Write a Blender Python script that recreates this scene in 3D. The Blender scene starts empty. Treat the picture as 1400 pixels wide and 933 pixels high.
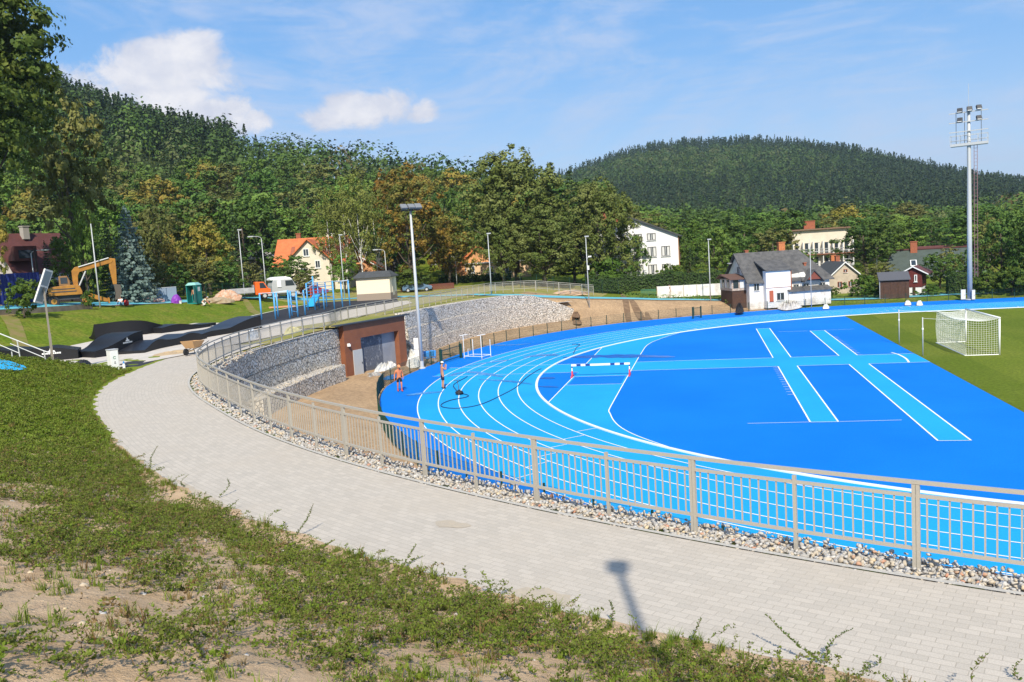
import bpy, bmesh, math, random
import numpy as np
from mathutils import Vector, Matrix
random.seed(7)
SC = bpy.context.scene
COL = SC.collection
R = math.radians
# ------------------------------------------------------------------ camera (solved from the lane lines, goal and runways)
CAM = np.array([-22.7619, -59.403, 8.5832]); YAW, PITCH, ROLL, FPX = -0.2316, 0.1034, -0.0626, 1151.04
def cam_axes():
    cy, sy = math.cos(YAW), math.sin(YAW); cp, sp = math.cos(PITCH), math.sin(PITCH)
    F = np.array([sy*cp, cy*cp, -sp]); r = np.array([cy, -sy, 0.0]); u = np.cross(r, F)
    c, s = math.cos(ROLL), math.sin(ROLL)
    return c*r + s*u, -s*r + c*u, F
CR, CU, CF = cam_axes()
def ray(px, py):
    return (px-700)/FPX*CR - (py-466.5)/FPX*CU + CF
def at(px, py, z=0.0):
    """point of the plane at height z seen at that place of the photo"""
    d = ray(px, py); t = (z-CAM[2])/d[2]
    return CAM + t*d
def atD(px, py, D):
    d = ray(px, py); t = D/math.hypot(d[0], d[1])
    return CAM + t*d
def hor(px): return 466.5 - FPX*math.tan(PITCH) - (px-700)*math.tan(-ROLL)
cam = bpy.data.cameras.new('camera'); camo = bpy.data.objects.new('camera', cam); COL.objects.link(camo)
cam.sensor_width = 36; cam.lens = FPX/1400*36; cam.clip_start = 0.2; cam.clip_end = 9000
camo.matrix_world = Matrix(((CR[0], CU[0], -CF[0], CAM[0]), (CR[1], CU[1], -CF[1], CAM[1]), (CR[2], CU[2], -CF[2], CAM[2]), (0, 0, 0, 1)))
SC.camera = camo
# ------------------------------------------------------------------ materials
class NT:
    def __init__(s, nt): s.nt = nt
    def n(s, t, **k):
        o = s.nt.nodes.new(t)
        for a, b in k.items(): setattr(o, a, b)
        return o
    def l(s, a, b): s.nt.links.new(a, b)
    def val(s, sock, v):
        if isinstance(v, (int, float, tuple, list)): sock.default_value = v
        else: s.l(v, sock)
    def math(s, op, a, b=0.0, c=None):
        m = s.n('ShaderNodeMath', operation=op); s.val(m.inputs[0], a); s.val(m.inputs[1], b)
        if c is not None: s.val(m.inputs[2], c)
        return m.outputs[0]
    def mix(s, f, a, b):
        m = s.n('ShaderNodeMix', data_type='RGBA'); s.val(m.inputs[0], f)
        s.val(m.inputs[6], a if not isinstance(a, tuple) else (*a[:3], 1)); s.val(m.inputs[7], b if not isinstance(b, tuple) else (*b[:3], 1))
        return m.outputs[2]
    def noise(s, scale, vec=None, detail=3, rough=.55, dist=0):
        m = s.n('ShaderNodeTexNoise'); m.inputs['Scale'].default_value = scale; m.inputs['Detail'].default_value = detail
        m.inputs['Roughness'].default_value = rough; m.inputs['Distortion'].default_value = dist
        if vec is not None: s.l(vec, m.inputs['Vector'])
        return m.outputs['Fac']
    def ramp(s, f, lo, hi):
        m = s.n('ShaderNodeMapRange', interpolation_type='SMOOTHSTEP'); s.val(m.inputs[0], f); m.inputs[1].default_value = lo; m.inputs[2].default_value = hi
        return m.outputs[0]
    def pos(s): return s.n('ShaderNodeNewGeometry').outputs['Position']
    def obj(s): return s.n('ShaderNodeTexCoord').outputs['Object']
def newmat(name):
    m = bpy.data.materials.new(name); m.use_nodes = True
    nt = m.node_tree; b = nt.nodes['Principled BSDF']
    return m, NT(nt), b
def mat(name, col, rough=.7, col2=None, scale=2.0, lo=.35, hi=.65, metal=0, bump=0, bscale=30, fine=0, spec=.4, obj=False, alpha=1, emit=0):
    """one colour, or two mixed by noise; 'fine' adds a small grain in the colour"""
    m, t, b = newmat(name)
    vec = t.obj() if obj else t.pos()
    c = (*col, 1)
    if col2: c = t.mix(t.ramp(t.noise(scale, vec, 5, .6), lo, hi), col, col2)
    if fine:
        g = t.noise(bscale, vec, 3, .7); k = t.ramp(g, .25, .75)
        a = tuple(x*(1-fine) for x in col); h = tuple(min(1, x*(1+fine)) for x in col)
        if col2:
            mm = t.n('ShaderNodeMix', data_type='RGBA', blend_type='MULTIPLY'); mm.inputs[0].default_value = 1
            t.l(c, mm.inputs[6]); t.l(t.mix(k, (1-fine,)*3, (1+fine*.6,)*3), mm.inputs[7]); c = mm.outputs[2]
        else: c = t.mix(k, a, h)
    t.val(b.inputs['Base Color'], c)
    b.inputs['Roughness'].default_value = rough; b.inputs['Metallic'].default_value = metal
    b.inputs['Specular IOR Level'].default_value = spec
    if bump:
        bm = t.n('ShaderNodeBump'); bm.inputs['Strength'].default_value = bump; bm.inputs['Distance'].default_value = .05
        t.l(t.noise(bscale, vec, 4, .65), bm.inputs['Height']); t.l(bm.outputs[0], b.inputs['Normal'])
    return m
# ------------------------------------------------------------------ mesh building
class MB:
    def __init__(s): s.v = []; s.f = []; s.m = []
    def add(s, vs, fs, m=0):
        n = len(s.v); s.v += [tuple(map(float, p)) for p in vs]; s.f += [tuple(i+n for i in f) for f in fs]; s.m += [m]*len(fs)
    def box(s, c, d, rz=0, m=0, rx=0, ry=0):
        M = Matrix.Translation(Vector(c)) @ Matrix.Rotation(rz, 4, 'Z') @ Matrix.Rotation(ry, 4, 'Y') @ Matrix.Rotation(rx, 4, 'X')
        x, y, z = d[0]/2, d[1]/2, d[2]/2
        vs = [M @ Vector(p) for p in ((-x,-y,-z),(x,-y,-z),(x,y,-z),(-x,y,-z),(-x,-y,z),(x,-y,z),(x,y,z),(-x,y,z))]
        s.add(vs, [(0,3,2,1),(4,5,6,7),(0,1,5,4),(1,2,6,5),(2,3,7,6),(3,0,4,7)], m)
    def bar(s, a, b, w, h=None, m=0, up=(0,0,1)):
        """rectangular bar from a to b"""
        a, b = Vector(a), Vector(b); h = h or w
        d = (b-a).normalized(); u = Vector(up)
        if abs(d.dot(u)) > .99: u = Vector((1,0,0))
        r = d.cross(u).normalized(); u = r.cross(d)
        r *= w/2; u *= h/2
        vs = [a-r-u, a+r-u, a+r+u, a-r+u, b-r-u, b+r-u, b+r+u, b-r+u]
        s.add(vs, [(0,1,2,3),(7,6,5,4),(0,4,5,1),(1,5,6,2),(2,6,7,3),(3,7,4,0)], m)
    def tube(s, pts, r, n=8, m=0, cap=True):
        pts = [Vector(p) for p in pts]; rs = r if isinstance(r, (list, tuple)) else [r]*len(pts)
        vs = []; prev = None
        for i, p in enumerate(pts):
            d = (pts[min(i+1, len(pts)-1)]-pts[max(i-1, 0)]).normalized()
            if prev is None:
                u = Vector((0,0,1)) if abs(d.z) < .9 else Vector((1,0,0))
            else: u = prev
            q = d.cross(u).normalized(); u = q.cross(d).normalized(); prev = u
            for k in range(n):
                a = 2*math.pi*k/n; vs.append(p + (q*math.cos(a)+u*math.sin(a))*rs[i])
        fs = []
        for i in range(len(pts)-1):
            for k in range(n):
                k2 = (k+1) % n; fs.append((i*n+k, i*n+k2, (i+1)*n+k2, (i+1)*n+k))
        if cap: fs += [tuple(range(n))[::-1], tuple(range((len(pts)-1)*n, len(pts)*n))]
        s.add(vs, fs, m)
    def lathe(s, prof, n=12, c=(0,0,0), m=0):
        vs = [(c[0]+r*math.cos(2*math.pi*k/n), c[1]+r*math.sin(2*math.pi*k/n), c[2]+z) for r, z in prof for k in range(n)]
        fs = [(i*n+k, i*n+(k+1)%n, (i+1)*n+(k+1)%n, (i+1)*n+k) for i in range(len(prof)-1) for k in range(n)]
        fs += [tuple(range(n))[::-1], tuple(range((len(prof)-1)*n, len(prof)*n))]
        s.add(vs, fs, m)
    def prism(s, poly, a, b, axis='y', m=0):
        """polygon in a plane, extruded from a to b along axis; poly pairs are (x,z) for y, (y,z) for x, (x,y) for z"""
        def P(p, t):
            return {'y': (p[0], t, p[1]), 'x': (t, p[0], p[1]), 'z': (p[0], p[1], t)}[axis]
        n = len(poly)
        vs = [P(p, a) for p in poly] + [P(p, b) for p in poly]
        s.add(vs, [tuple(range(n)), tuple(range(n, 2*n))[::-1]] + [(i, i+n, (i+1)%n+n, (i+1)%n) for i in range(n)], m)
    def ball(s, c, r, m=0, n=8, k=6):
        r = r if isinstance(r, (tuple, list)) else (r, r, r)
        vs = [(c[0], c[1], c[2]-r[2])]
        for i in range(1, k):
            a = -math.pi/2+math.pi*i/k
            vs += [(c[0]+r[0]*math.cos(a)*math.cos(2*math.pi*j/n), c[1]+r[1]*math.cos(a)*math.sin(2*math.pi*j/n), c[2]+r[2]*math.sin(a)) for j in range(n)]
        vs.append((c[0], c[1], c[2]+r[2])); L = len(vs)-1
        fs = [(0, 1+(j+1)%n, 1+j) for j in range(n)] + [(1+(k-2)*n+j, 1+(k-2)*n+(j+1)%n, L) for j in range(n)]
        fs += [(1+i*n+j, 1+i*n+(j+1)%n, 1+(i+1)*n+(j+1)%n, 1+(i+1)*n+j) for i in range(k-2) for j in range(n)]
        s.add(vs, fs, m)
    def build(s, name, mats, parent=None, smooth=False, bevel=0, fix=True):
        me = bpy.data.meshes.new(name); me.from_pydata(s.v, [], s.f)
        mats = mats if isinstance(mats, (list, tuple)) else [mats]
        for q in mats: me.materials.append(q)
        if len(mats) > 1: me.polygons.foreach_set('material_index', s.m)
        if fix:
            bm = bmesh.new(); bm.from_mesh(me); bmesh.ops.recalc_face_normals(bm, faces=bm.faces[:]); bm.to_mesh(me); bm.free()
        if smooth: me.polygons.foreach_set('use_smooth', [True]*len(me.polygons))
        me.update()
        o = bpy.data.objects.new(name, me); COL.objects.link(o)
        if parent: o.parent = parent
        if bevel:
            b = o.modifiers.new('bevel', 'BEVEL'); b.width = bevel; b.segments = 2; b.limit_method = 'ANGLE'
        return o
def npmesh(name, V, F, mats, parent=None, mi=None, smooth=False):
    """mesh from numpy arrays; F is (n,4) or (n,3)"""
    me = bpy.data.meshes.new(name); V = np.asarray(V, np.float32); F = np.asarray(F, np.int32)
    me.vertices.add(len(V)); me.vertices.foreach_set('co', V.ravel())
    k = F.shape[1]; me.loops.add(F.size); me.loops.foreach_set('vertex_index', F.ravel())
    me.polygons.add(len(F)); me.polygons.foreach_set('loop_start', np.arange(0, F.size, k, dtype=np.int32))
    if smooth: me.polygons.foreach_set('use_smooth', np.ones(len(F), bool))
    for q in (mats if isinstance(mats, (list, tuple)) else [mats]): me.materials.append(q)
    if mi is not None: me.polygons.foreach_set('material_index', np.asarray(mi, np.int32))
    me.update(calc_edges=True); me.validate()
    if name is None: return me
    o = bpy.data.objects.new(name, me); COL.objects.link(o)
    if parent: o.parent = parent
    return o
def tag(o, label=None, cat=None, group=None, kind=None):
    if label: o['label'] = label
    if cat: o['category'] = cat
    if group: o['group'] = group
    if kind: o['kind'] = kind
    return o
def thing(name, label, cat, loc=(0,0,0), rz=0, group=None):
    o = bpy.data.objects.new(name, None); COL.objects.link(o); o.empty_display_size = .2
    o.location = tuple(map(float, loc)); o.rotation_euler = (0, 0, rz)
    return tag(o, label, cat, group)
def dup(root, loc, rz=0, label=None, group=None, scale=None):
    r = root.copy(); COL.objects.link(r); r.location = tuple(map(float, loc)); r.rotation_euler = (0, 0, rz)
    if label: r['label'] = label
    if group: r['group'] = group
    if scale is not None: r.scale = scale if isinstance(scale, (tuple, list)) else (scale,)*3
    for ch in list(root.children):
        c = ch.copy(); COL.objects.link(c); c.parent = r
        for g in ch.children:
            d = g.copy(); COL.objects.link(d); d.parent = c
    return r
def face_rz(p):
    """rotation that turns local -Y towards the camera"""
    return math.atan2(CAM[1]-p[1], CAM[0]-p[0]) + math.pi/2
# ------------------------------------------------------------------ light, sky and air
SUN_AZ, SUN_EL = R(166.5), R(41)           # azimuth clockwise from +Y
SDIR = Vector((math.sin(SUN_AZ)*math.cos(SUN_EL), math.cos(SUN_AZ)*math.cos(SUN_EL), math.sin(SUN_EL)))
sl = bpy.data.lights.new('sun', 'SUN'); sl.energy = 5.0; sl.angle = R(.53); sl.color = (1, .935, .81)
so = bpy.data.objects.new('sun', sl); COL.objects.link(so); so.rotation_euler = SDIR.to_track_quat('Z', 'Y').to_euler(); so.location = (0, -80, 60)
W = bpy.data.worlds.new('World'); SC.world = W; W.use_nodes = True
w = NT(W.node_tree); bg = W.node_tree.nodes['Background']
sky = w.n('ShaderNodeTexSky', sky_type='NISHITA'); sky.sun_disc = False; sky.sun_elevation = SUN_EL; sky.sun_rotation = SUN_AZ
sky.altitude = 400; sky.air_density = 1.0; sky.dust_density = .6; sky.ozone_density = 2.2
vec = w.n('ShaderNodeTexCoord').outputs['Generated']
def dot(d):
    m = w.n('ShaderNodeVectorMath', operation='DOT_PRODUCT'); w.l(vec, m.inputs[0]); m.inputs[1].default_value = tuple(map(float, d)); return m.outputs['Value']
def cumulus(blobs, seed):
    """fair-weather cloud standing in one direction of the sky: a few lobes roughened by noise"""
    out = None
    for cx, cy, rx, ry in blobs:
        d = ray(cx, cy); d = d/np.linalg.norm(d); r = np.cross(d, (0,0,1)); r /= np.linalg.norm(r); u = np.cross(r, d)
        a = w.math('MULTIPLY', dot(r), FPX/rx); b = w.math('MULTIPLY', dot(u), FPX/ry)
        q = w.math('ADD', w.math('MULTIPLY', a, a), w.math('MULTIPLY', b, b))
        front = w.math('GREATER_THAN', dot(d), 0)
        v = w.math('MULTIPLY', w.math('SUBTRACT', 1.0, q), front)
        v = w.math('MAXIMUM', v, -3.0)
        out = v if out is None else w.math('MAXIMUM', out, v)
    n1 = w.noise(15, mapped(seed, (1, 1, 1.3)), 9, .66, .4)
    return w.math('ADD', out, w.math('MULTIPLY', w.math('SUBTRACT', n1, .5), 3.4))
def mapped(seed, sc, rot=(0,0,0)):
    m = w.n('ShaderNodeMapping'); w.l(vec, m.inputs[0]); m.inputs['Location'].default_value = (seed, seed*.7, seed*.3); m.inputs['Scale'].default_value = sc; m.inputs['Rotation'].default_value = rot
    return m.outputs[0]
cumA = cumulus([(228,108,84,52),(155,118,72,30),(265,78,48,36),(305,158,50,30),(240,150,66,38),(348,165,28,18)], 3.1)
cumB = cumulus([(490,150,66,25),(535,143,40,26),(574,152,30,16),(445,160,38,20)], 9.4)
cum = w.math('MAXIMUM', cumA, cumB)
mask = w.math('MULTIPLY', w.ramp(cum, -.15, .70), .94)
shade = w.ramp(w.noise(22, mapped(5.0, (1,1,1.6)), 6, .6), .3, .7)
ccol = w.mix(w.math('ADD', w.math('MULTIPLY', shade, .55), w.math('MULTIPLY', w.ramp(cum, .1, 1.6), .45)), (3.7, 3.9, 4.6), (5.75, 5.6, 5.6))
ci1 = w.noise(3.0, mapped(2.0, (.8, .8, 2.6), (R(24), R(-28), R(25))), 9, .64, 1.4)
ci2 = w.noise(9.0, mapped(6.3, (.6, 1.6, 3.4), (R(-20), R(30), R(-35))), 8, .62, 1.6)
cir = w.math('MULTIPLY', w.ramp(w.math('ADD', w.math('MULTIPLY', ci1, .7), w.math('MULTIPLY', ci2, .3)), .41, .67), .66)
# the sky of the photo is a saturated summer blue: the sky texture, graded towards it by elevation
sz = w.n('ShaderNodeSeparateXYZ'); w.l(vec, sz.inputs[0])
gr = w.n('ShaderNodeValToRGB'); e = gr.color_ramp.elements; e[0].position = 0; e[0].color = (.27,.36,.50,1); e[1].position = .5; e[1].color = (.065,.20,.44,1)
for p_, c_ in ((.08,(.215,.33,.50)), (.2,(.112,.262,.50)), (.32,(.075,.225,.485))): q_ = e.new(p_); q_.color = (*c_, 1)
w.l(sz.outputs[2], gr.inputs[0])
g10 = w.n('ShaderNodeVectorMath', operation='SCALE'); w.l(gr.outputs[0], g10.inputs[0]); g10.inputs['Scale'].default_value = 10
base = w.mix(.75, sky.outputs[0], g10.outputs[0])
c1 = w.mix(cir, base, (3.5, 4.0, 5.1))
c2 = w.mix(mask, c1, ccol)
w.l(c2, bg.inputs['Color']); bg.inputs['Strength'].default_value = .15
SC.view_settings.view_transform = 'Standard'; SC.view_settings.look = 'None'; SC.view_settings.exposure = .25; SC.view_settings.gamma = 1
SC.cycles.max_bounces = 6; SC.cycles.diffuse_bounces = 3; SC.cycles.glossy_bounces = 2; SC.cycles.transmission_bounces = 3; SC.cycles.volume_bounces = 0
SC.cycles.use_denoising = True
# ================================================================== GROUND, TRACK, FIELD
def smooth(t): t = np.clip(t, 0, 1); return t*t*(3-2*t)
def catmull(pts, step=.25, sm=6):
    pts = np.array([p[:2] for p in pts], float); out = []
    n = len(pts)
    for i in range(n-1):
        p0, p1, p2, p3 = pts[max(i-1,0)], pts[i], pts[i+1], pts[min(i+2,n-1)]
        k = max(2, int(np.linalg.norm(p2-p1)/step))
        for j in range(k):
            t = j/k
            out.append(.5*((2*p1)+(-p0+p2)*t+(2*p0-5*p1+4*p2-p3)*t*t+(-p0+3*p1-3*p2+p3)*t**3))
    out.append(pts[-1]); out = np.array(out)
    d = np.r_[0, np.cumsum(np.linalg.norm(np.diff(out, axis=0), axis=1))]
    s = np.arange(0, d[-1], step); out = np.c_[np.interp(s, d, out[:,0]), np.interp(s, d, out[:,1])]
    if sm:
        k = np.exp(-.5*(np.arange(-3*sm, 3*sm+1)/sm)**2); k /= k.sum()
        pad = np.r_[2*out[0]-out[3*sm:0:-1], out, 2*out[-1]-out[-2:-3*sm-2:-1]]
        out = np.c_[np.convolve(pad[:,0], k, 'valid'), np.convolve(pad[:,1], k, 'valid')]
    return out
def normals(L):
    t = np.gradient(L, axis=0); t /= np.linalg.norm(t, axis=1)[:,None]
    return np.c_[t[:,1], -t[:,0]]
# front edge of the retaining wall, anticlockwise seen from the stadium: east -> south -> west -> north
arc = [(51.15*math.cos(R(a)), 51.15*math.sin(R(a))) for a in range(270, 221, -4)]
FE = catmull([(40,-51.15),(25,-51.15),(12,-51.15)] + arc + [(-41.4,-30.6),(-43.9,-27.2),(-45.5,-24.1),(-46.7,-20.8),(-47.7,-17.5),(-48.3,-14),(-48.7,-9.5),(-48.8,-5),(-48.6,-1.6),(-47.6,7.2),(-47.3,13),(-46.9,18),(-45.9,23.5),(-44.3,28.5),(-42.4,32.2),(-40.4,35.5),(-38,38)])
FN = normals(FE)
if np.dot(FN[len(FN)//2], FE[len(FE)//2]) < 0: FN = -FN          # outward = away from the stadium
def FO(d): return FE + FN*d
def fidx(x, y): return int(np.argmin((FE[:,0]-x)**2+(FE[:,1]-y)**2))
iB0, iB1 = fidx(-48.6,-1.6), fidx(-47.6,7.2)                       # building front
# light blue upper path, west plateau -> north -> east
RIM = catmull([(-82.5,-60,6.0),(-81,-20,6.0),(-80.2,0,6.0),(-80.5,10,5.9),(-79.8,22,5.4),(-78,34,5.0),(-73,42,4.5),(-64,42,4.25),(-55,38,4.1),(-49.5,35.5,4.05),(-45,37,3.6),(-41.5,40.5,3.1),(-37.2,44.5,2.5),(-29,49.3,1.6),(-20,50.7,.95),(-11,50.6,.5),(-3,50.2,.35),(5,51,.4),(14,51,.4),(60,51.2,.4)], 1.0, 3)
RIMZ_X = np.array([-60,-49.5,-45,-41.5,-37.2,-29,-20,-11,-3,5,60]); RIMZ_Z = np.array([4.03,4.03,3.65,3.1,2.5,1.6,.95,.5,.35,.4,.4])
RFA = [60,90,104,118,135,152,165,173,187,198,205,219,230,270,300]; RFR = [47.3,47.3,47.2,47.7,48.6,47.4,46.0,45.1,44.9,43.9,43.7,43.8,43.3,43.2,43.2]
def rfence(th): return np.interp(np.where(th < 0, th+360, th), RFA, RFR)
def srad(x, y): return np.where(x < 0, np.hypot(x, y), np.abs(y))
def inpoly(x, y, P):
    r = np.zeros(x.shape, bool); n = len(P)
    for i in range(n):
        x1, y1 = P[i]; x2, y2 = P[(i+1) % n]
        if y1 == y2: continue
        c = ((y1 > y) != (y2 > y)); r ^= c & (x < (x2-x1)*(y-y1)/(y2-y1)+x1)
    return r
_off = np.full(len(FE), .5); _off[iB0-1:iB1+2] = 2.9
BOWL = np.r_[(FE+FN*_off[:,None])[::2], [(-38.2,40.0)], RIM[(RIM[:,0] > -37)], [(60,-51.6)]]
crL = np.array([(-400,430,118),(-150,435,104),(0,440,92),(110,430,77),(250,420,57),(330,410,48),(450,390,38),(530,370,31),(640,350,21),(760,340,13),(900,330,6),(1100,330,4),(1500,330,4)], float)
crR = np.array([(300,1150,8),(600,1150,40),(700,1150,56),(760,1150,72),(800,1150,83),(850,1150,99),(900,1150,109),(960,1150,115),(1030,1150,116),(1100,1150,109),(1180,1150,96),(1250,1150,77),(1330,1150,56),(1400,1150,41),(1600,1150,22),(2200,1150,12)], float)
def pxof(x, y):
    """azimuth of a place, as the column of the photo it lies under"""
    a = np.arctan2(x-CAM[0], y-CAM[1]); a = a-YAW
    a = np.clip(a, -1.25, 1.25)
    return 700+FPX*np.tan(a)
def Zt(x, y):
    """height of the ground outside the stadium bowl"""
    x = np.asarray(x, float); y = np.asarray(y, float)
    foot = np.interp(y, [-60,-10,9,19,39,60], [-68,-68,-70.3,-71,-71.3,-71.3])
    hb = np.interp(y, [-20,5,26,40,50,70], [1.95,1.9,1.25,1.0,.7,.5])
    west = 4.0+.03*smooth((y+14)/12)+hb*smooth((foot-x)/6.5)+.14*hb/1.9*np.clip(foot-x-6.5, 0, 7)
    north = np.interp(x, RIMZ_X, RIMZ_Z)
    wn = smooth((x+62)/14)*smooth((y-26)/8)
    z = west*(1-wn)+north*wn
    r = np.hypot(x-CAM[0], y-CAM[1]); px = pxof(x, y)
    z = z+.02*np.clip(y-60, 0, 200)*(y > 0)
    front = (y > CAM[1]-20)
    ca = np.maximum(.35, FPX/np.hypot(FPX, px-700)); hl = ca*np.interp(px, crL[:,0], crL[:,2]); dl = np.interp(px, crL[:,0], crL[:,1])
    hr = ca*np.interp(px, crR[:,0], crR[:,2])
    z = z+hl*smooth((r-135)/(dl-135))*front*np.where(r > dl, 1-.3*smooth((r-dl)/400), 1)
    z = z+hr*smooth((r-430)/(1150-430))*front*(1-.6*smooth((r-1150)/900))
    return z
def Zb(x, y):
    """height inside the bowl: level stadium, bare soil up to the wall, slope below the upper path"""
    th = np.degrees(np.arctan2(y, x)); rb = srad(x, y); rf = rfence(th)
    z = np.where(rb < rf-.3, -.12, -.07+.55*smooth((rb-rf+.3)/4.0))
    nn = (y > 20) & (x > -38.6+ (38-y)*.75)
    rr = np.interp(x, [-46,-41,-37,-29,-20,-11,-3,60], [57,57.3,57,56,53.2,50.4,49,49.8])
    zn = np.interp(x, RIMZ_X, RIMZ_Z)
    t = smooth((rb-rf-.1)/np.maximum(.6, rr-rf))
    return np.where(nn & (rb > rf-.15), .01+(zn-.01)*t, z)
def Zg(x, y):
    x = np.asarray(x, float); y = np.asarray(y, float)
    return np.where(inpoly(x, y, BOWL), Zb(x, y), Zt(x, y))
def zg(x, y): return float(Zg(np.array([x]), np.array([y]))[0])
def axis(*seg):
    out = []
    for a, b, st in seg: out += list(np.arange(a, b, st))
    return np.array(out)
def build_ground():
    xs = axis((-3600,-400,100),(-400,-130,10),(-130,-72,1.6),(-72,-52,.8),(-52,-8,.5),(-8,70,1.5),(70,420,14),(420,3601,100))
    ys = axis((-900,-100,80),(-100,-54,4),(-54,44,.5),(44,62,.7),(62,140,2),(140,500,10),(500,3601,60))
    X, Y = np.meshgrid(xs, ys); Z = Zg(X.ravel(), Y.ravel()).reshape(X.shape)
    rng = np.random.default_rng(3)
    inb = inpoly(X.ravel(), Y.ravel(), BOWL).reshape(X.shape)
    # the rough ground under the foreground bank stays below it
    V = np.c_[X.ravel(), Y.ravel(), Z.ravel()]
    ny, nx = X.shape; i = np.arange(ny*nx).reshape(ny, nx)
    F = np.c_[i[:-1,:-1].ravel(), i[:-1,1:].ravel(), i[1:,1:].ravel(), i[1:,:-1].ravel()]
    c = V[F].mean(1); cx, cy = c[:,0], c[:,1]
    mi = np.zeros(len(F), int)
    r = np.hypot(cx-CAM[0], cy-CAM[1]); mi[r > 190] = 2
    ib = inpoly(cx, cy, BOWL); mi[ib] = 1
    mi[ib & (cx > -12.5) & (srad(cx, cy) > 40)] = 0
    mi[(~ib) & (cx > -62) & (cx < -40) & (cy > -20) & (cy < 40)] = 3
    mi[(~ib) & (cx > -76) & (cx < -36) & (cy >= 36) & (cy < 66)] = 3
    mi[(~ib) & (cx > -45) & (cx < -32) & (cy > 27) & (cy < 45)] = 1
    mi[(~ib) & (cx > -34) & (cx < 40) & (cy > 50) & (cy < 62)] = 4
    g = mat('meadow grass', (.125,.180,.016), .95, (.205,.20,.036), .5, .40, .75, fine=.4, bscale=4, spec=.05)
    soil = mat('bare soil', (.47,.315,.18), .95, (.37,.245,.14), .5, .3, .7, fine=.3, bscale=5, bump=.6, spec=.1)
    ff = mat('forest floor', (.03,.045,.012), .95, (.05,.06,.018), .05, spec=.05)
    dl = mat('dry lawn', (.33,.285,.11), .95, (.22,.235,.05), .3, .35, .7, fine=.25, bscale=4, spec=.05)
    wd = mat('weedy verge', (.10,.16,.02), .9, (.19,.22,.04), .5, fine=.5, bscale=3, spec=.05)
    o = npmesh('ground', V, F, [g, soil, ff, dl, wd], mi=mi, smooth=True); tag(o, kind='structure')
    return o
build_ground()
def sheet(name, poly, z, m, kind='structure'):
    b = MB(); b.add([(p[0], p[1], z) for p in poly], [tuple(range(len(poly)))]); o = b.build(name, m, fix=False)
    me = o.data
    if me.polygons and me.polygons[0].normal.z < 0: me.flip_normals()
    return tag(o, kind=kind)
def strip(name, A, B, z, m, kind='structure', closed=False, parent=None):
    """ribbon between two polylines of equal length; z a number or a function"""
    n = len(A); A = np.asarray(A)[:,:2]; B = np.asarray(B)[:,:2]
    if callable(z): za, zb = z(A[:,0], A[:,1]), z(B[:,0], B[:,1])
    else: za = zb = np.full(n, z)
    V = np.r_[np.c_[A, za], np.c_[B, zb]]; i = np.arange(n-1)
    F = np.c_[i, i+1, i+1+n, i+n]
    q_ = len(F)//2; a, b_, c = V[F[q_,0]], V[F[q_,1]], V[F[q_,2]]
    if np.cross(b_-a, c-a)[2] < 0: F = F[:, ::-1]
    o = npmesh(name, V, F, m, parent=parent); 
    return tag(o, kind=kind) if kind else o
def stad(r, x1=70, st=1.0, a0=90, a1=270):
    """line at distance r round the bend: far straight, bend, near straight"""
    th = np.radians(np.arange(a0, a1+.01, st)); A = np.c_[r*np.cos(th), r*np.sin(th)]
    return np.r_[[(x1, r)], A, [(x1, -r)]]
RK = 34.42; RO = RK+7.32
M_dark = mat('dark blue polyurethane', (.001,.165,.61), .85, (.004,.195,.66), .10, .3, .7, fine=.10, bscale=11, spec=.12)
M_light = mat('light blue polyurethane', (.018,.36,.76), .85, (.014,.31,.68), .12, .35, .7, fine=.09, bscale=11, spec=.12)
M_line = mat('white line paint', (.86,.86,.84), .6)
th = np.radians(np.arange(90, 271, 1.0)); rf = rfence(np.degrees(th))
outer = np.r_[[(70, 47.3)], np.c_[rf*np.cos(th), rf*np.sin(th)], [(70, -44.2)]]
sheet('track_apron', outer, 0, M_dark)
strip('running_track', stad(RK-.05), stad(RO), .004, M_light)
sheet('grass_field_base', [(-9.04,-34.2),(70,-34.2),(70,34.2),(-9.04,34.2)], .006, mat('cut turf', (.108,.150,.014), .95, (.150,.180,.024), .11, .4, .7, fine=.35, bscale=5, spec=.06)).name = 'grass_field'
# mown bands of the pitch: alternate 5.5 m bands of slightly lighter turf
M_band = mat('cut turf light', (.132,.172,.018), .95, (.172,.198,.028), .13, .4, .7, fine=.35, bscale=5, spec=.06)
bb = MB()
for k in range(0, 14, 2):
    x0 = -6.5+k*5.5; bb.add([(x0,-34.1,.010),(x0+5.5,-34.1,.010),(x0+5.5,34.1,.010),(x0,34.1,.010)], [(0,1,2,3)])
tag(bb.build('mown_band', M_band, fix=False), kind='structure')
# runways and javelin strip
def rect(name, x0, x1, y0, y1, z, m): return sheet(name, [(x0,y0),(x1,y0),(x1,y1),(x0,y1)], z, m)
JY, JW = .8155, 4.2609/2
rect('javelin_runway', -42.5, -9.04, JY-JW, JY+JW, .008, M_light)
st_R = [(-23.9,26.2),(-25.5,22.9),(-27,18.4),(-27.9,14.4),(-28.12,8.6),(-28.12,-13.7),(-28.0,-15.8),(-27.6,-18),(-27.0,-19.9),(-26.2,-21.5),(-25.2,-23),(-24.2,-24.4)]
stR = catmull(st_R, .5, 1)
xl = -31.85
ys_ = np.linspace(-24.4, 26.2, 160)
lft = np.maximum(xl, -np.sqrt(34.3**2-ys_**2)); rgt = np.maximum(lft, np.interp(ys_, stR[::-1,1], stR[::-1,0]))
strip('steeplechase_lane', np.c_[lft, ys_], np.c_[rgt, ys_], .006, M_light)
rect('water_jump_cover', -31.7, -28.3, -6.75, -3.45, .011, M_dark)
RW1, RW2 = (-17.7773, 1.2353), (-13.3347, 1.2268)
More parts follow.
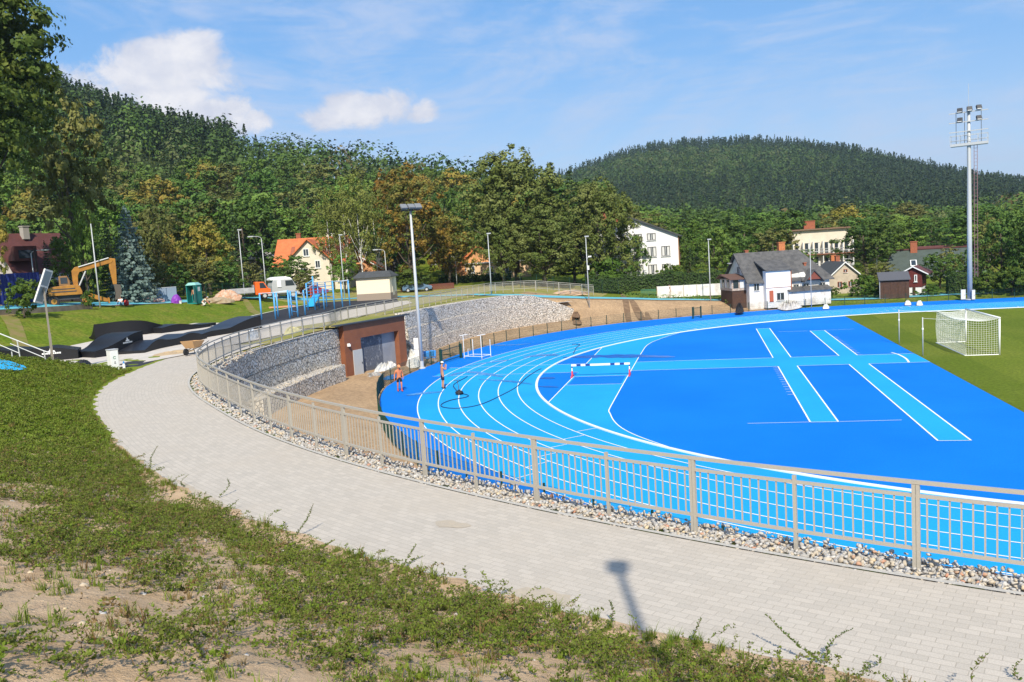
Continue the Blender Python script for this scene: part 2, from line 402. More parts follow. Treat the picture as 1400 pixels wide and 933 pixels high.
ya1, yb1 = at(1042,449.5)[1], at(1125,577.5)[1]; ya2, yb2 = at(1116,452.5)[1], at(1304,603)[1]
rect('long_jump_runway', RW1[0]-.61, RW1[0]+.61, yb1, ya1, .012, M_light)
rect('triple_jump_runway', RW2[0]-.61, RW2[0]+.61, yb2, ya2, .012, M_light)
# markings: one sheet of paint lines
mk = MB(); LZ = .016
def line(pts, w=.055, z=LZ):
    P = np.array([(p[0], p[1]) for p in pts], float); N = normals(P)*w/2 if len(P) > 2 else None
    if N is None:
        d = P[1]-P[0]; d /= np.linalg.norm(d); N = np.array([(d[1],-d[0])]*2)*w/2
    A, B = P+N, P-N
    n = len(P); mk.add([(*p, z) for p in A]+[(*p, z) for p in B], [(i, i+1, i+1+n, i+n) for i in range(n-1)])
for k in range(1, 7): line(stad(RK+1.22*k)[:-1].tolist()+[(70, -RK-1.22*k)], .06)
for s in (-1, 1):
    y = JY+s*JW
    segs = [(-42.6,-31.8),(-28.1,RW1[0]-.61),(RW1[0]+.61,RW2[0]-.61),(RW2[0]+.61,-9.05)]
    for a, b in segs: line([(a,y),(b,y)], .055)
for c, ya, yb in ((RW1,ya1,yb1),(RW2,ya2,yb2)):
    for s in (-1, 1):
        x = c[0]+s*.61
        line([(x,ya),(x,JY+JW)], .075); line([(x,JY-JW),(x,yb)], .075)
    for y in (ya, yb): line([(c[0]-.61,y),(c[0]+.61,y)], .05)
for k in range(13): y = JY-JW-.4-k*.85; line([(RW1[0]-.62,y),(RW1[0]-.95,y)], .05)
for k in range(13): y = JY+JW+.3+k*.95; line([(RW2[0]+.62,y),(RW2[0]+.95,y)], .05)
for p, q in (((1064,454),(1104,453)),((1128,452),(1168,450.3)),((1022,579.5),(1110,577.5)),((1148,577),(1233,574.8))): line([at(*p),at(*q)], .04)
line(stR, .06); line([(xl,-12.7),(xl,-3.3)], .06); line([(xl,3.0),(xl,12.9)], .06)
line([(-31.8,-6.85),(-28.2,-6.85)], .05); line([(-31.8,-3.4),(-28.2,-3.4)], .05)
for k in range(6):                                                  # staggered start marks across the lanes
    a, b = RK+1.22*k, RK+1.22*(k+1); t0 = R(215.1+1.65*k); line([(a*math.cos(t0),a*math.sin(t0)),(b*math.cos(t0+.004),b*math.sin(t0+.004))], .05)
    for t in (R(99.5-1.6*k), R(79-1.6*k)): line([(a*math.cos(t),a*math.sin(t)),(b*math.cos(t),b*math.sin(t))], .05)
for k in range(9): line([(-20+k*1.35,-RK-1.22*5-.61),(-19.3+k*1.35,-RK-1.22*5-.61)], .05)
line(catmull([at(1219,482.5),at(1228,485),at(1236,489),at(1240,492),at(1243,496.5)], .3, 0), .13)
o = mk.build('track_markings', M_line, fix=False); tag(o, kind='structure')
kb = MB()
P = stad(RK, st=.75)[1:-1]; P = np.r_[[(-1.0+x, RK) for x in (60,45,30,15,2)], P, [(x, -RK) for x in (2,15,30,45,60)]]
N = normals(P); n = len(P)
A, B = P-N*.09, P+N*.07
if np.hypot(*A[50]) > np.hypot(*B[50]): A, B = B, A
kb.add([(*p,.0) for p in A]+[(*p,.055) for p in A]+[(*p,.055) for p in B]+[(*p,.0) for p in B], [(j*n+i, j*n+i+1, (j+1)*n+i+1, (j+1)*n+i) for j in range(3) for i in range(n-1)])
for i in range(2, n-2): # small gaps under the rail
    pass
tag(kb.build('kerb', mat('white kerb rail', (.84,.85,.87), .45)), kind='structure')
# wet patches left by the cleaning crew
M_wet = mat('wet polyurethane', (.004,.22,.62), .22, (.008,.30,.75), 1.2, .4, .6, spec=.5)
wm = MB(); rr_ = random.Random(4)
def patch(pts, w):
    P = catmull([at(*p) for p in pts], .4, 0); n = len(P); N = normals(P)
    ww = np.array([w*(.25+.75*math.sin(math.pi*(i+.5)/n))*rr_.uniform(.6,1.15) for i in range(n)])[:,None]
    A, B = P+N*ww, P-N*ww
    wm.add([(*p,.0185) for p in A]+[(*p,.0185) for p in B], [(i, i+1, i+1+n, i+n) for i in range(n-1)])
patch([(716,489),(740,486),(768,486)], .7); patch([(640,500),(668,496),(700,492)], .35); patch([(612,515),(640,509),(690,516)], .4)
patch([(556,541),(580,538),(608,536)], .4); patch([(655,519),(700,522),(728,526)], .3); patch([(660,473),(700,472),(727,470)], .3)
tag(wm.build('puddle_film', M_wet, fix=False), kind='structure')
wd = MB(); wm2 = wm; wm = wd
patch([(770,489),(830,487.5),(880,487.5),(925,488.5)], .95); patch([(737,518),(748,517),(757,518)], .45); patch([(733,529),(748,529),(766,530)], .25)
tag(wd.build('damp_patch', mat('damp dark polyurethane', (.002,.10,.44), .3, (.002,.14,.6), 1.0), fix=False), kind='structure')
# upper path
M_teal = mat('pale blue path coating', (.10,.42,.50), .8, (.13,.46,.54), .5)
RN = normals(RIM)
def zr(x, y): return Zt(x, y)+.07
RWD = np.interp(RIM[:,1], [-60,20,36,60], [1.75,1.6,1.15,1.15])[:,None]*np.where(RIM[:,:1] < -45, 1, 1.05)
strip('blue_path', RIM+RN*RWD, RIM-RN*RWD, zr, M_teal)
strip('path_kerb_strip', RIM+RN*(RWD+.01), RIM+RN*(RWD+.26), zr, mat('concrete edging', (.42,.40,.36), .9))

def drape(name, pts, w_, z, zf, m):
    P = catmull([at(*p, z)[:2] for p in pts], .4, 1); n = len(P); N = normals(P); ww = (w_*(.35+.65*np.sin(np.linspace(.25, 2.9, n))))[:,None]; V = []
    A, B = P+N*ww, P-N*ww
    o = strip(name, A, B, lambda x, y: zf(x, y)+.035, m); return o
M_gul = mat('dark gully soil', (.16,.095,.05), .95, (.24,.15,.08), 1.5)  # gully strips, coloured darker than the slope around them
drape('erosion_gully', [(851,411),(856,420),(862,431)], .38, 1.2, Zb, M_gul); drape('erosion_gully', [(862,422),(877,428),(892,433)], .5, .8, Zb, M_gul); drape('erosion_gully', [(884,424),(893,433)], .4, .9, Zb, M_gul); drape('erosion_gully', [(929,423),(938,428)], .5, .9, Zb, M_gul)
M_worn = mat('worn brown ground', (.25,.19,.08), .95, (.17,.19,.035), 1.1, spec=.05)
drape('worn_track', [(330,414),(345,419),(362,427)], .45, 4.6, Zt, M_worn); drape('worn_track', [(-10,445),(15,453),(42,468)], .55, 5.0, Zt, M_worn)

M_stain = mat('sand spilled on the paving', (.47,.39,.29), .95, (.43,.365,.285), 9, fine=.1)
for nm, pts, w_ in (('sand_stain',[(596,713),(622,717),(650,719)],.22),('sand_stain',[(690,808),(735,813),(790,829)],.28),('sand_stain',[(240,655),(300,690),(350,712)],.14)):
    P = catmull([at(*p,4.045)[:2] for p in pts], .12, 0); n = len(P); N = normals(P); r0 = np.random.default_rng(n); ww = (w_*np.sin(np.linspace(.1,3.0,n))*r0.uniform(.55,1.2,n))[:,None]; o = strip(nm, P+N*ww, P-N*ww*r0.uniform(.6,1.2,(n,1)), 4.041, M_stain)
# ================================================================== PATH, WALLS OF CAGED STONE, RAILING, FOREGROUND BANK
iE = fidx(-44.3,28.5)
def matbrick():
    m, t, b = newmat('concrete pavers')
    uv = t.n('ShaderNodeUVMap').outputs[0]
    br = t.n('ShaderNodeTexBrick'); t.l(uv, br.inputs['Vector'])
    br.inputs['Scale'].default_value = 1; br.inputs['Brick Width'].default_value = .26; br.inputs['Row Height'].default_value = .125
    br.inputs['Mortar Size'].default_value = .006; br.inputs['Mortar Smooth'].default_value = .3; br.inputs['Bias'].default_value = 0
    br.inputs['Color1'].default_value = (.535,.47,.39,1); br.inputs['Color2'].default_value = (.465,.41,.34,1); br.inputs['Mortar'].default_value = (.39,.34,.275,1)
    n1 = t.ramp(t.noise(.45, t.pos(), 5, .65), .42, .75)
    n2 = t.ramp(t.noise(2.6, t.pos(), 4, .6), .62, .8)
    c = t.mix(t.math('MULTIPLY', n1, .6), br.outputs['Color'], (.49,.42,.335)); c = t.mix(t.math('MULTIPLY', n2, .35), c, (.36,.30,.22))
    g = t.mix(t.ramp(t.noise(60, t.pos(), 2), .3, .7), (.9,.9,.9), (1.07,1.07,1.07))
    mm = t.n('ShaderNodeMix', data_type='RGBA', blend_type='MULTIPLY'); mm.inputs[0].default_value = 1; t.l(c, mm.inputs[6]); t.l(g, mm.inputs[7])
    t.l(mm.outputs[2], b.inputs['Base Color']); b.inputs['Roughness'].default_value = .88
    bm = t.n('ShaderNodeBump'); bm.inputs['Strength'].default_value = .35; bm.inputs['Distance'].default_value = .01; t.l(br.outputs['Fac'], bm.inputs['Height']); bm.invert = True; t.l(bm.outputs[0], b.inputs['Normal'])
    return m
M_pave = matbrick()
def uvstrip(name, A, B, z, m, nacross=6, kind='structure'):
    A = np.asarray(A); B = np.asarray(B); n = len(A)
    s = np.r_[0, np.cumsum(np.linalg.norm(np.diff((A+B)/2, axis=0), axis=1))]
    V = []; U = []
    for j in range(nacross+1):
        k = j/nacross; P = A*(1-k)+B*k; zz = z(P[:,0], P[:,1]) if callable(z) else np.full(n, z)
        V.append(np.c_[P, zz]); U.append(np.c_[s, np.linalg.norm(B-A, axis=1)*k])
    V = np.concatenate(V); U = np.concatenate(U)
    F = np.concatenate([np.c_[np.arange(n-1)+j*n, np.arange(n-1)+(j+1)*n, np.arange(1,n)+(j+1)*n, np.arange(1,n)+j*n] for j in range(nacross)])
    q = F[len(F)//2]
    if np.cross(V[q[1]]-V[q[0]], V[q[2]]-V[q[0]])[2] < 0: F = F[:, ::-1]
    o = npmesh(name, V, F, m); uv = o.data.uv_layers.new(name='UVMap'); uv.data.foreach_set('uv', U[F.ravel()].astype(np.float32).ravel())
    return tag(o, kind=kind)
PI0, PI1 = .92, 4.35
iS = fidx(-48.5,-12)                                               # from here the path runs straight on behind the wall
pin = FO(PI0); wdt = np.interp(FE[:,0], [-30,-17,5,40], [PI1, 3.75, 3.3, 3.3]); pout = FE+FN*wdt[:,None]
pin2 = pin.copy(); pout2 = pout.copy()
uvstrip('footpath', pin[::2][:(iS)//2], pout[::2][:(iS)//2], 4.035, M_pave)
strip('path_edging', (FE+FN*(PI0-.09))[:iS], (FE+FN*(PI0+.0))[:iS], 4.05, mat('concrete kerb stone', (.46,.43,.38), .9, fine=.15))
# soil edge on the bank side of the path
# ------------------------------------------------------------------ walls
def matgabion(name, scale, cols, dark=(.13,.115,.10)):
    m, t, b = newmat(name)
    v = t.n('ShaderNodeTexVoronoi', feature='F1'); v.inputs['Scale'].default_value = scale; v.inputs['Randomness'].default_value = 1; t.l(t.pos(), v.inputs['Vector'])
    e = t.n('ShaderNodeTexVoronoi', feature='DISTANCE_TO_EDGE'); e.inputs['Scale'].default_value = scale; t.l(t.pos(), e.inputs['Vector'])
    sp = t.n('ShaderNodeSeparateColor'); t.l(v.outputs['Color'], sp.inputs[0])
    cr = t.n('ShaderNodeValToRGB'); el = cr.color_ramp.elements; el[0].position = 0; el[0].color = (*cols[0],1); el[1].position = 1; el[1].color = (*cols[-1],1)
    for i, c in enumerate(cols[1:-1]): q = el.new((i+1)/(len(cols)-1)); q.color = (*c,1)
    t.l(sp.outputs[0], cr.inputs[0])
    k = t.ramp(e.outputs['Distance'], .0, .13)
    c = t.mix(k, dark, cr.outputs[0])
    t.l(c, b.inputs['Base Color']); b.inputs['Roughness'].default_value = .95
    bm = t.n('ShaderNodeBump'); bm.inputs['Strength'].default_value = .8; bm.inputs['Distance'].default_value = .05; t.l(k, bm.inputs['Height']); t.l(bm.outputs[0], b.inputs['Normal'])
    return m
GC = [(.42,.40,.37),(.62,.56,.47),(.72,.66,.57),(.54,.46,.36),(.78,.73,.66),(.62,.51,.38)]
M_gab = matgabion('caged field stones', 4.6, GC)
M_wire = mat('galvanised wire', (.45,.46,.47), .45, metal=.6)
def wall_mesh(path_f, i0, i1, courses, thick, step=2):
    """courses: (z0,z1 or arrays, setback); every course a run of baskets"""
    b = MB(); idx = list(range(i0, i1, step))
    if idx[-1] != i1-1: idx.append(i1-1)
    for z0, z1, sb in courses:
        vs = []
        for i in idx:
            za = z0(i) if callable(z0) else z0; zb_ = z1(i) if callable(z1) else z1
            f = path_f[i]+FN[i]*sb; k = path_f[i]+FN[i]*thick
            vs += [(*f,za),(*f,zb_),(*k,zb_),(*k,za)]
        n = len(idx); fs = []
        for j in range(n-1):
            for a in range(4): fs.append((j*4+a, j*4+(a+1)%4, (j+1)*4+(a+1)%4, (j+1)*4+a))
        fs += [(0,1,2,3), tuple((n-1)*4+a for a in (3,2,1,0))]
        b.add(vs, fs)
    return b
def wires(path_f, i0, i1, zs, off, hgt=(0,4), vstep=8):
    b = MB()
    for z, o_ in zs: b.tube([(*(path_f[i]+FN[i]*o_), z(i) if callable(z) else z) for i in range(i0, i1, 2)], .018, 4)
    return b
# long wall below the path, its top is the stone strip under the railing
gw = thing('gabion_wall', 'long curved gabion wall of stacked stones below the path and railing, left of the brown garage', 'gabion wall', (*FE[fidx(-44,-27)], 0), 0, 'gabion walls')
def rebase(o, root):
    o.parent = root; o.matrix_parent_inverse = Matrix.Translation(Vector(root.location)).inverted() if root.rotation_euler[2] == 0 else (Matrix.Translation(Vector(root.location)) @ Matrix.Rotation(root.rotation_euler[2],4,'Z')).inverted()
    return o
o = wall_mesh(FE, 0, iB0+1, [(-.2,1.36,.0),(1.38,2.7,.05),(2.72,3.97,.10)], .92).build('stone_fill', M_gab); rebase(o, gw)
iV = fidx(-40,-32)
o = wires(FE, iV, iB0, [(1.37,-.01),(2.71,.04),(3.99,.09)], 0).build('wire_mesh', mat('shade-toned wire seam', (.10,.10,.10), .7)); rebase(o, gw)  # near-black wire colour stands for the shade in the seams between courses
# rocks lying open on top of the near stretch
def rock_proto(seed):
    bm = bmesh.new(); bmesh.ops.create_icosphere(bm, subdivisions=1, radius=1)
    r = random.Random(seed)
    for _ in range(4):
        n = Vector((r.gauss(0,1), r.gauss(0,1), r.gauss(0,1))).normalized(); d = r.uniform(.45,.75)
        for v in bm.verts:
            k = v.co.dot(n)
            if k > d: v.co -= n*(k-d)
    for v in bm.verts: v.co = v.co*r.uniform(.9,1.1)
    bm.verts.ensure_lookup_table(); V = np.array([v.co[:] for v in bm.verts]); F = np.array([[v.index for v in f.verts] for f in bm.faces]); bm.free()
    return V, F
RP = [rock_proto(i) for i in range(8)]
def rocks(pts, sizes, seed, nm):
    rng = np.random.default_rng(seed); Vs = []; Fs = []; M = []; off = 0
    for p, s in zip(pts, sizes):
        V, F = RP[rng.integers(8)]
        a, b_, c = rng.uniform(0, 6.28, 3); ca, sa = math.cos(a), math.sin(a); cb, sb = math.cos(b_), math.sin(b_)
        Rm = np.array([[ca,-sa,0],[sa,ca,0],[0,0,1]]) @ np.array([[1,0,0],[0,cb,-sb],[0,sb,cb]])
        sc = s*np.array([rng.uniform(.8,1.35), rng.uniform(.7,1.1), rng.uniform(.42,.7)])
        Vs.append((V*sc) @ Rm.T+p); Fs.append(F+off); off += len(V); M.append(np.full(len(F), rng.choice(nm, p=None)))
    return np.concatenate(Vs), np.concatenate(Fs), np.concatenate(M)
M_rocks = [mat('pale grey stone', (.45,.42,.385), .9, (.36,.34,.31), 9, fine=.15, bscale=25), mat('cream stone', (.53,.46,.36), .9, (.44,.37,.28), 9, fine=.15, bscale=25),
           mat('white stone', (.55,.52,.48), .9, (.45,.43,.40), 9, fine=.12, bscale=25), mat('ochre stone', (.62,.48,.30), .9, (.52,.42,.30), 9), mat('brick red stone', (.50,.24,.15), .9, (.45,.30,.2), 9), mat('grey slate stone', (.40,.39,.39), .9, (.33,.32,.32), 9)]
rng = np.random.default_rng(11)
L0 = fidx(-15,-49); L1 = fidx(-47.9,-16.5)
pts = []; sz = []
for i in range(L0, L1):
    dist = np.hypot(FE[i,0]-CAM[0], FE[i,1]-CAM[1])
    k = 58 if dist < 17 else 40 if dist < 24 else 20 if dist < 34 else 9
    for _ in range(k):
        q = rng.random(); d = rng.uniform(-.02, .88); s = rng.uniform(.024,.060)*(1 if dist < 24 else 1.35)
        p = FE[i]+FN[i]*d+rng.normal(0,.12,2)
        pts.append((*p, 3.975+rng.uniform(-.01,.035)+(.015 if .2 < d < .8 else -.015))); sz.append(s)
V, F, M = rocks(pts, sz, 5, [0,0,0,1,1,1,2,2,2,3,0,1,2,1,0,1,2,0,0,4])
o = npmesh('top_stones', V, F, M_rocks, mi=M); o['kind'] = 'stuff'; rebase(o, gw)
# wire grid over the stone strip
wb = MB()
for i in range(L0, fidx(-36,-37), 1):
    if i % 1 == 0:
        a, b_ = FE[i]+FN[i]*.05, FE[i]+FN[i]*.9
        wb.add([(*a,4.035),(*b_,4.05),(*(b_+(FE[i+1]-FE[i])/np.linalg.norm(FE[i+1]-FE[i])*.006),4.05),(*(a+(FE[i+1]-FE[i])/np.linalg.norm(FE[i+1]-FE[i])*.006),4.035)], [(0,1,2,3)])
rebase(wb.build('wire_mesh', M_wire, fix=False), gw)
# lower tier in front of it
iT0, iT1 = fidx(-47.2,-19), fidx(-48.8,-4.9)
LT = FE-FN*np.interp(np.arange(len(FE)), [iT0,(iT0+iT1)//2,iT1], [.9,1.05,1.1])[:,None]
g2 = thing('gabion_wall', 'low front tier of stacked stones standing on bare soil before the tall curved gabion wall', 'gabion wall', (*LT[(iT0+iT1)//2], 0), 0, 'gabion walls')
o = wall_mesh(LT, iT0, iT1, [(-.2,1.55,0)], 1.3).build('stone_fill', M_gab); rebase(o, g2)
pts = []; sz = []
for i in range(iT0, iT1):
    for _ in range(5):
        p = LT[i]+FN[i]*rng.uniform(.0,.5); pts.append((*p, 1.55+rng.uniform(0,.05))); sz.append(rng.uniform(.06,.12))
V, F, M = rocks(pts, sz, 6, [0,1,0,0,1]); o = npmesh('top_stones', V, F, M_rocks, mi=M); o['kind'] = 'stuff'; rebase(o, g2)
# wall right of the garage, its crest falling to the slope
def topz(i):
    s = np.linalg.norm(FE[i]-FE[-1])
    return float(np.interp(s, [0,1,3.2,6,9,40], [1.75,2.1,3.0,3.75,4.05,4.2]))
iR0 = iB1+1
g3 = thing('gabion_wall', 'pale sunlit gabion wall of stacked stones right of the brown garage, sloping down at its far end', 'gabion wall', (*FE[(iR0+len(FE))//2], 0), 0, 'gabion walls')
o = wall_mesh(FE, iR0, len(FE), [(-.2, lambda i: min(1.5, topz(i)), -.36), (1.4, lambda i: max(1.52, min(2.8, topz(i))), -.18), (2.6, lambda i: max(2.82, topz(i)) if topz(i) > 2.8 else 2.61, 0)], 1.0).build('stone_fill', matgabion('sunlit-toned caged field stones', 4.8, [(.55,.49,.42),(.70,.61,.51),(.78,.71,.62),(.66,.56,.45),(.80,.75,.68)])); rebase(o, g3)  # paler copy of the caged stones, sunlight put into its colours
# ------------------------------------------------------------------ railing
M_rail = mat('beige painted steel', (.40,.365,.305), .42, spec=.5, fine=.05)
iR = [i for i in range(0, iB0)]
RL = [tuple(FE[i]+FN[i]*.47) for i in range(0, iB0-8, 4)] + [(-50.2,1.0),(-49.9,6.5),(-49.2,13),(-48.9,19),(-48.6,27),(-47.6,35),(-46.6,39.2),(-42.6,43.2),(-36.4,47.9)]
RLc = catmull(RL, .1, 8); RLs = np.arange(len(RLc))*.1
zrail = np.interp(RLs, [0, RLs[-1]*.6, RLs[-1]-17, RLs[-1]-9, RLs[-1]], [4.02, 4.05, 4.15, 3.95, 2.7])
def rp(s, h=0):
    i = min(len(RLc)-1, max(0, s/.1)); k = int(i); k2 = min(len(RLc)-1, k+1); f = i-k
    p = RLc[k]*(1-f)+RLc[k2]*f; return (p[0], p[1], zrail[k]*(1-f)+zrail[k2]*f+h)
# start so that a strong post falls on the one nearest the camera
ks = np.argmin(np.hypot(RLc[:,0]+20.1, RLc[:,1]+47.45))*.1
PS = 1.63; s0 = ks-PS*6
rl = thing('railing', 'long beige metal railing with thin upright bars, following the curved path above the blue track', 'railing', (*rp(ks)[:2], 4.0))
nP = int((RLs[-1]-s0)/PS)
def seg(sa, sb, h, w, hh, b, step=.4):
    ss = np.arange(sa, sb, step).tolist()+[sb]
    for a, c in zip(ss[:-1], ss[1:]): b.bar(rp(a, h), rp(c, h), w, hh)
sE = s0+nP*PS
for nm, h, w, hh in (('top_rail',1.17,.055,.05),('middle_rail',.985,.045,.045),('bottom_rail',.25,.045,.045)):
    b = MB(); seg(s0, sE, h, w, hh, b, .35); rebase(b.build(nm, M_rail), rl)
bars = []
for k in range(nP+1):
    s = s0+k*PS; a = rp(s); d = np.array(rp(s+.05))-np.array(rp(s-.05)); rz = math.atan2(d[1], d[0]); b = MB()
    if k % 2 == 0:
        for e in (-.026,.026): b.box((a[0]+e*math.cos(rz), a[1]+e*math.sin(rz), a[2]+.585-.06), (.047,.055,1.23), rz)
    else: b.box((a[0], a[1], a[2]+.55-.06), (.05,.05,1.19), rz)
    rebase(b.build('post', M_rail), rl)
    if k < nP:
        for j in range(1, 12): bars.append(s+PS*j/12)
bars.sort(key=lambda s: np.hypot(rp(s)[0]-CAM[0]-3, rp(s)[1]-CAM[1]))
rest = MB()
for q, s in enumerate(bars):
    a = rp(s); d = np.array(rp(s+.05))-np.array(rp(s-.05)); b = MB() if q < 100 else rest
    b.box((a[0], a[1], a[2]+.6175), (.022,.016,.69), math.atan2(d[1], d[0]))
    if q < 100: rebase(b.build('baluster', M_rail, fix=False), rl)
o = rest.build('baluster', M_rail, fix=False); o['kind'] = 'stuff'; rebase(o, rl)
# ------------------------------------------------------------------ foreground bank
OE = pout[:iS]; ON = FN[:iS]
def hbank(x, y, d):
    d2 = (x+51)*.371-(y+23.5)*.928                             # distance in front of the edge towards the ramps
    h = np.where(d < .45, .02, .02+.335*(d-.45))
    hm = np.interp(np.arctan2(y, x) % (2*math.pi), np.radians([203,215,235,250,270]), [1.55,1.7,2.6,3.0,3.1])
    h = hm*(1-np.exp(-h/hm*1.25))*1.12 if False else np.minimum(h, hm+.04*(d-6))
    return np.minimum(h, np.maximum(.0, .42*d2))
def bump2(x, y):
    return .045*np.sin(x*1.9+np.sin(y*1.3)*1.7)*np.sin(y*2.3+x*.6)+.03*np.sin(x*4.1+y*3.3)*np.sin(y*5.2-x*2.0)
ds = np.r_[-.25, np.arange(-.12,1.2,.12), np.arange(1.2,9,.25), np.arange(9,26,1.0)]
Vb = []; iA = np.arange(fidx(-8,-51), iS-16, 1); 
for d in ds:
    P = OE[iA]+ON[iA]*d; h = hbank(P[:,0], P[:,1], d)
    lip = smooth((d+.10+.10*np.sin(P[:,0]*3.1+P[:,1]*2.3)*np.sin(P[:,0]*1.2-P[:,1]*5.1))/.14)
    Vb.append(np.c_[P, 4.0+.047*lip+np.maximum(h,0)+bump2(P[:,0], P[:,1])*min(1, max(0,d-.2))])
nA = len(iA); Vb = np.concatenate(Vb); ii = np.arange(nA-1)
Fb = np.concatenate([np.c_[ii+j*nA, ii+1+j*nA, ii+1+(j+1)*nA, ii+(j+1)*nA] for j in range(len(ds)-1)])
if np.cross(Vb[Fb[50,1]]-Vb[Fb[50,0]], Vb[Fb[50,2]]-Vb[Fb[50,0]])[2] < 0: Fb = Fb[:, ::-1]
def matbank():
    m, t, b = newmat('sandy bank with turf')
    p = t.pos(); sx = t.n('ShaderNodeSeparateXYZ'); t.l(p, sx.inputs[0])
    soil = t.mix(t.ramp(t.noise(1.2, p, 6, .65), .35, .7), (.64,.45,.275), (.52,.35,.20))
    soil = t.mix(t.ramp(t.noise(14, p, 4, .7), .60, .72), soil, (.66,.50,.34))
    soil = t.mix(t.ramp(t.noise(55, p, 3, .7), .57, .70), soil, (.44,.31,.20)); soil = t.mix(t.ramp(t.noise(75, p, 2, .7), .60, .70), soil, (.70,.55,.39)); soil = t.mix(t.ramp(t.noise(2.2, p, 5, .7), .55, .72), soil, (.47,.32,.20))
    gr = t.mix(t.ramp(t.noise(3, p, 5, .7), .35, .65), (.155,.225,.013), (.245,.25,.035))
    k = t.math('ADD', t.math('MULTIPLY', t.math('ADD', sx.outputs[0], 38.5), -.22), t.math('MULTIPLY', t.math('SUBTRACT', t.noise(.9, p, 4, .6), .5), 3.0))
    c = t.mix(t.ramp(k, -.3, .7), soil, gr)
    t.l(c, b.inputs['Base Color']); b.inputs['Roughness'].default_value = .95; b.inputs['Specular IOR Level'].default_value = .15
    bm = t.n('ShaderNodeBump'); bm.inputs['Strength'].default_value = 1; bm.inputs['Distance'].default_value = .06; t.l(t.math('ADD', t.noise(7, p, 6, .72), t.math('MULTIPLY', t.noise(38, p, 4, .7), .35)), bm.inputs['Height']); t.l(bm.outputs[0], b.inputs['Normal'])
    return m
M_bank = matbank()
o = npmesh('grass_bank', Vb, Fb, M_bank, smooth=True); tag(o, kind='structure')
def zbank(x, y):
    i = int(np.argmin((OE[:,0]-x)**2+(OE[:,1]-y)**2)); d = float(np.dot(np.array([x,y])-OE[i], ON[i]))
    return 4.03+float(hbank(np.array([x]), np.array([y]), d))+float(bump2(x, y))*min(1, max(0, d-.2)), d
# stones lying on the bank
pts = []; sz = []
for _ in range(3600):
    i = rng.integers(fidx(-17,-50), fidx(-38,-38)); d = rng.uniform(.1, 7); p = OE[i]+ON[i]*d
    z, _d = zbank(*p); pts.append((*p, z+.01)); sz.append(rng.choice([.008,.014,.02,.035,.06], p=[.48,.32,.13,.05,.02]))
V, F, M = rocks(pts, sz, 8, [0,1,1,3,2]); o = npmesh('loose_stones', V, F, M_rocks, mi=M); tag(o, 'loose pale stones scattered over the sandy bank', 'stones', kind='stuff')
# creeping shrubs: sprigs of small leaves along arching stems
def sprig(rng, L, nl, ls, lift, col_ang):
    """one stem leaving the root, leaves in pairs along it; returns vertices and quads"""
    a = rng.uniform(0, 6.283); dirx, diry = math.cos(a), math.sin(a)
    t = np.linspace(0, 1, nl); arch = lift*t-(lift*.6)*t*t
    P = np.c_[dirx*L*t*.9, diry*L*t*.9, L*arch+.01]
    P += rng.normal(0, .01, P.shape)
    V = []; 
    for k in range(2):
        ang = rng.uniform(0, 6.283, nl); u = np.c_[np.cos(ang), np.sin(ang), rng.uniform(.1,1.3,nl)]; u /= np.linalg.norm(u, axis=1)[:,None]
        v = np.cross(u, rng.normal(0,1,(nl,3))); v /= np.linalg.norm(v, axis=1)[:,None]
        s = ls*rng.uniform(.6,1.25,nl)[:,None]
        V.append(np.stack([P, P+u*s*.5+v*s*.28, P+u*s, P+u*s*.5-v*s*.28], 1).reshape(-1,3))
    w_ = .004
    st = np.stack([P[:-1]+[w_,0,0], P[1:]+[w_*.6,0,0], P[1:]-[w_*.6,0,0], P[:-1]-[w_,0,0]], 1).reshape(-1,3)
    V.append(st); nleaf = 2*nl
    V = np.concatenate(V); F = np.arange(len(V)).reshape(-1,4)
    mi = np.r_[np.zeros(nleaf,int), np.ones(len(F)-nleaf,int)]
    return V, F, mi
def matleaf(name, c1, c2, scale=1.5, rough=.55, tr=.25, c3=None, rnd=.0):
    m, t, b = newmat(name)
    p = t.pos()
    oi = t.n('ShaderNodeObjectInfo').outputs['Random']
    f = t.ramp(t.noise(scale, p, 3, .6), .3, .7)
    c = t.mix(f, c1, c2)
    if c3: c = t.mix(t.ramp(t.noise(scale*.45, p, 3, .6), .52, .68), c, c3)
    if rnd:
        h = t.n('ShaderNodeHueSaturation'); t.val(h.inputs['Hue'], t.math('ADD', .5-rnd*.5*.06, t.math('MULTIPLY', oi, rnd*.06))); t.val(h.inputs['Value'], t.math('ADD', 1-rnd*.45, t.math('MULTIPLY', t.math('FRACT', t.math('MULTIPLY', oi, 7.31)), rnd*.9))); t.l(c, h.inputs['Color']); c = h.outputs[0]
    t.val(b.inputs['Base Color'], c); b.inputs['Roughness'].default_value = rough; b.inputs['Specular IOR Level'].default_value = .14
    if tr:
        tl = t.n('ShaderNodeBsdfTranslucent'); t.val(tl.inputs[0], c); mx = t.n('ShaderNodeMixShader'); mx.inputs[0].default_value = tr
        t.l(b.outputs[0], mx.inputs[1]); t.l(tl.outputs[0], mx.inputs[2]); t.l(mx.outputs[0], t.nt.nodes['Material Output'].inputs['Surface'])
    return m
M_stem = mat('brown stems', (.14,.09,.045), .9)
M_cover = [matleaf('creeping shrub leaves', (.102,.150,.020), (.178,.205,.036), 2.5), M_stem, matleaf('fresh weed leaves', (.132,.205,.018), (.205,.25,.036), 2.5), matleaf('dry leaves', (.26,.19,.07), (.20,.12,.05), 3)]
def vnoise(x, y):
    return .5+.25*(math.sin(x*1.35+1.1*math.sin(y*.9+.4))+math.sin(y*1.7+1.3*math.sin(x*1.1+2.0)))*.9+.12*math.sin(x*3.7+y*2.9)
rng = np.random.default_rng(21); protos = {}
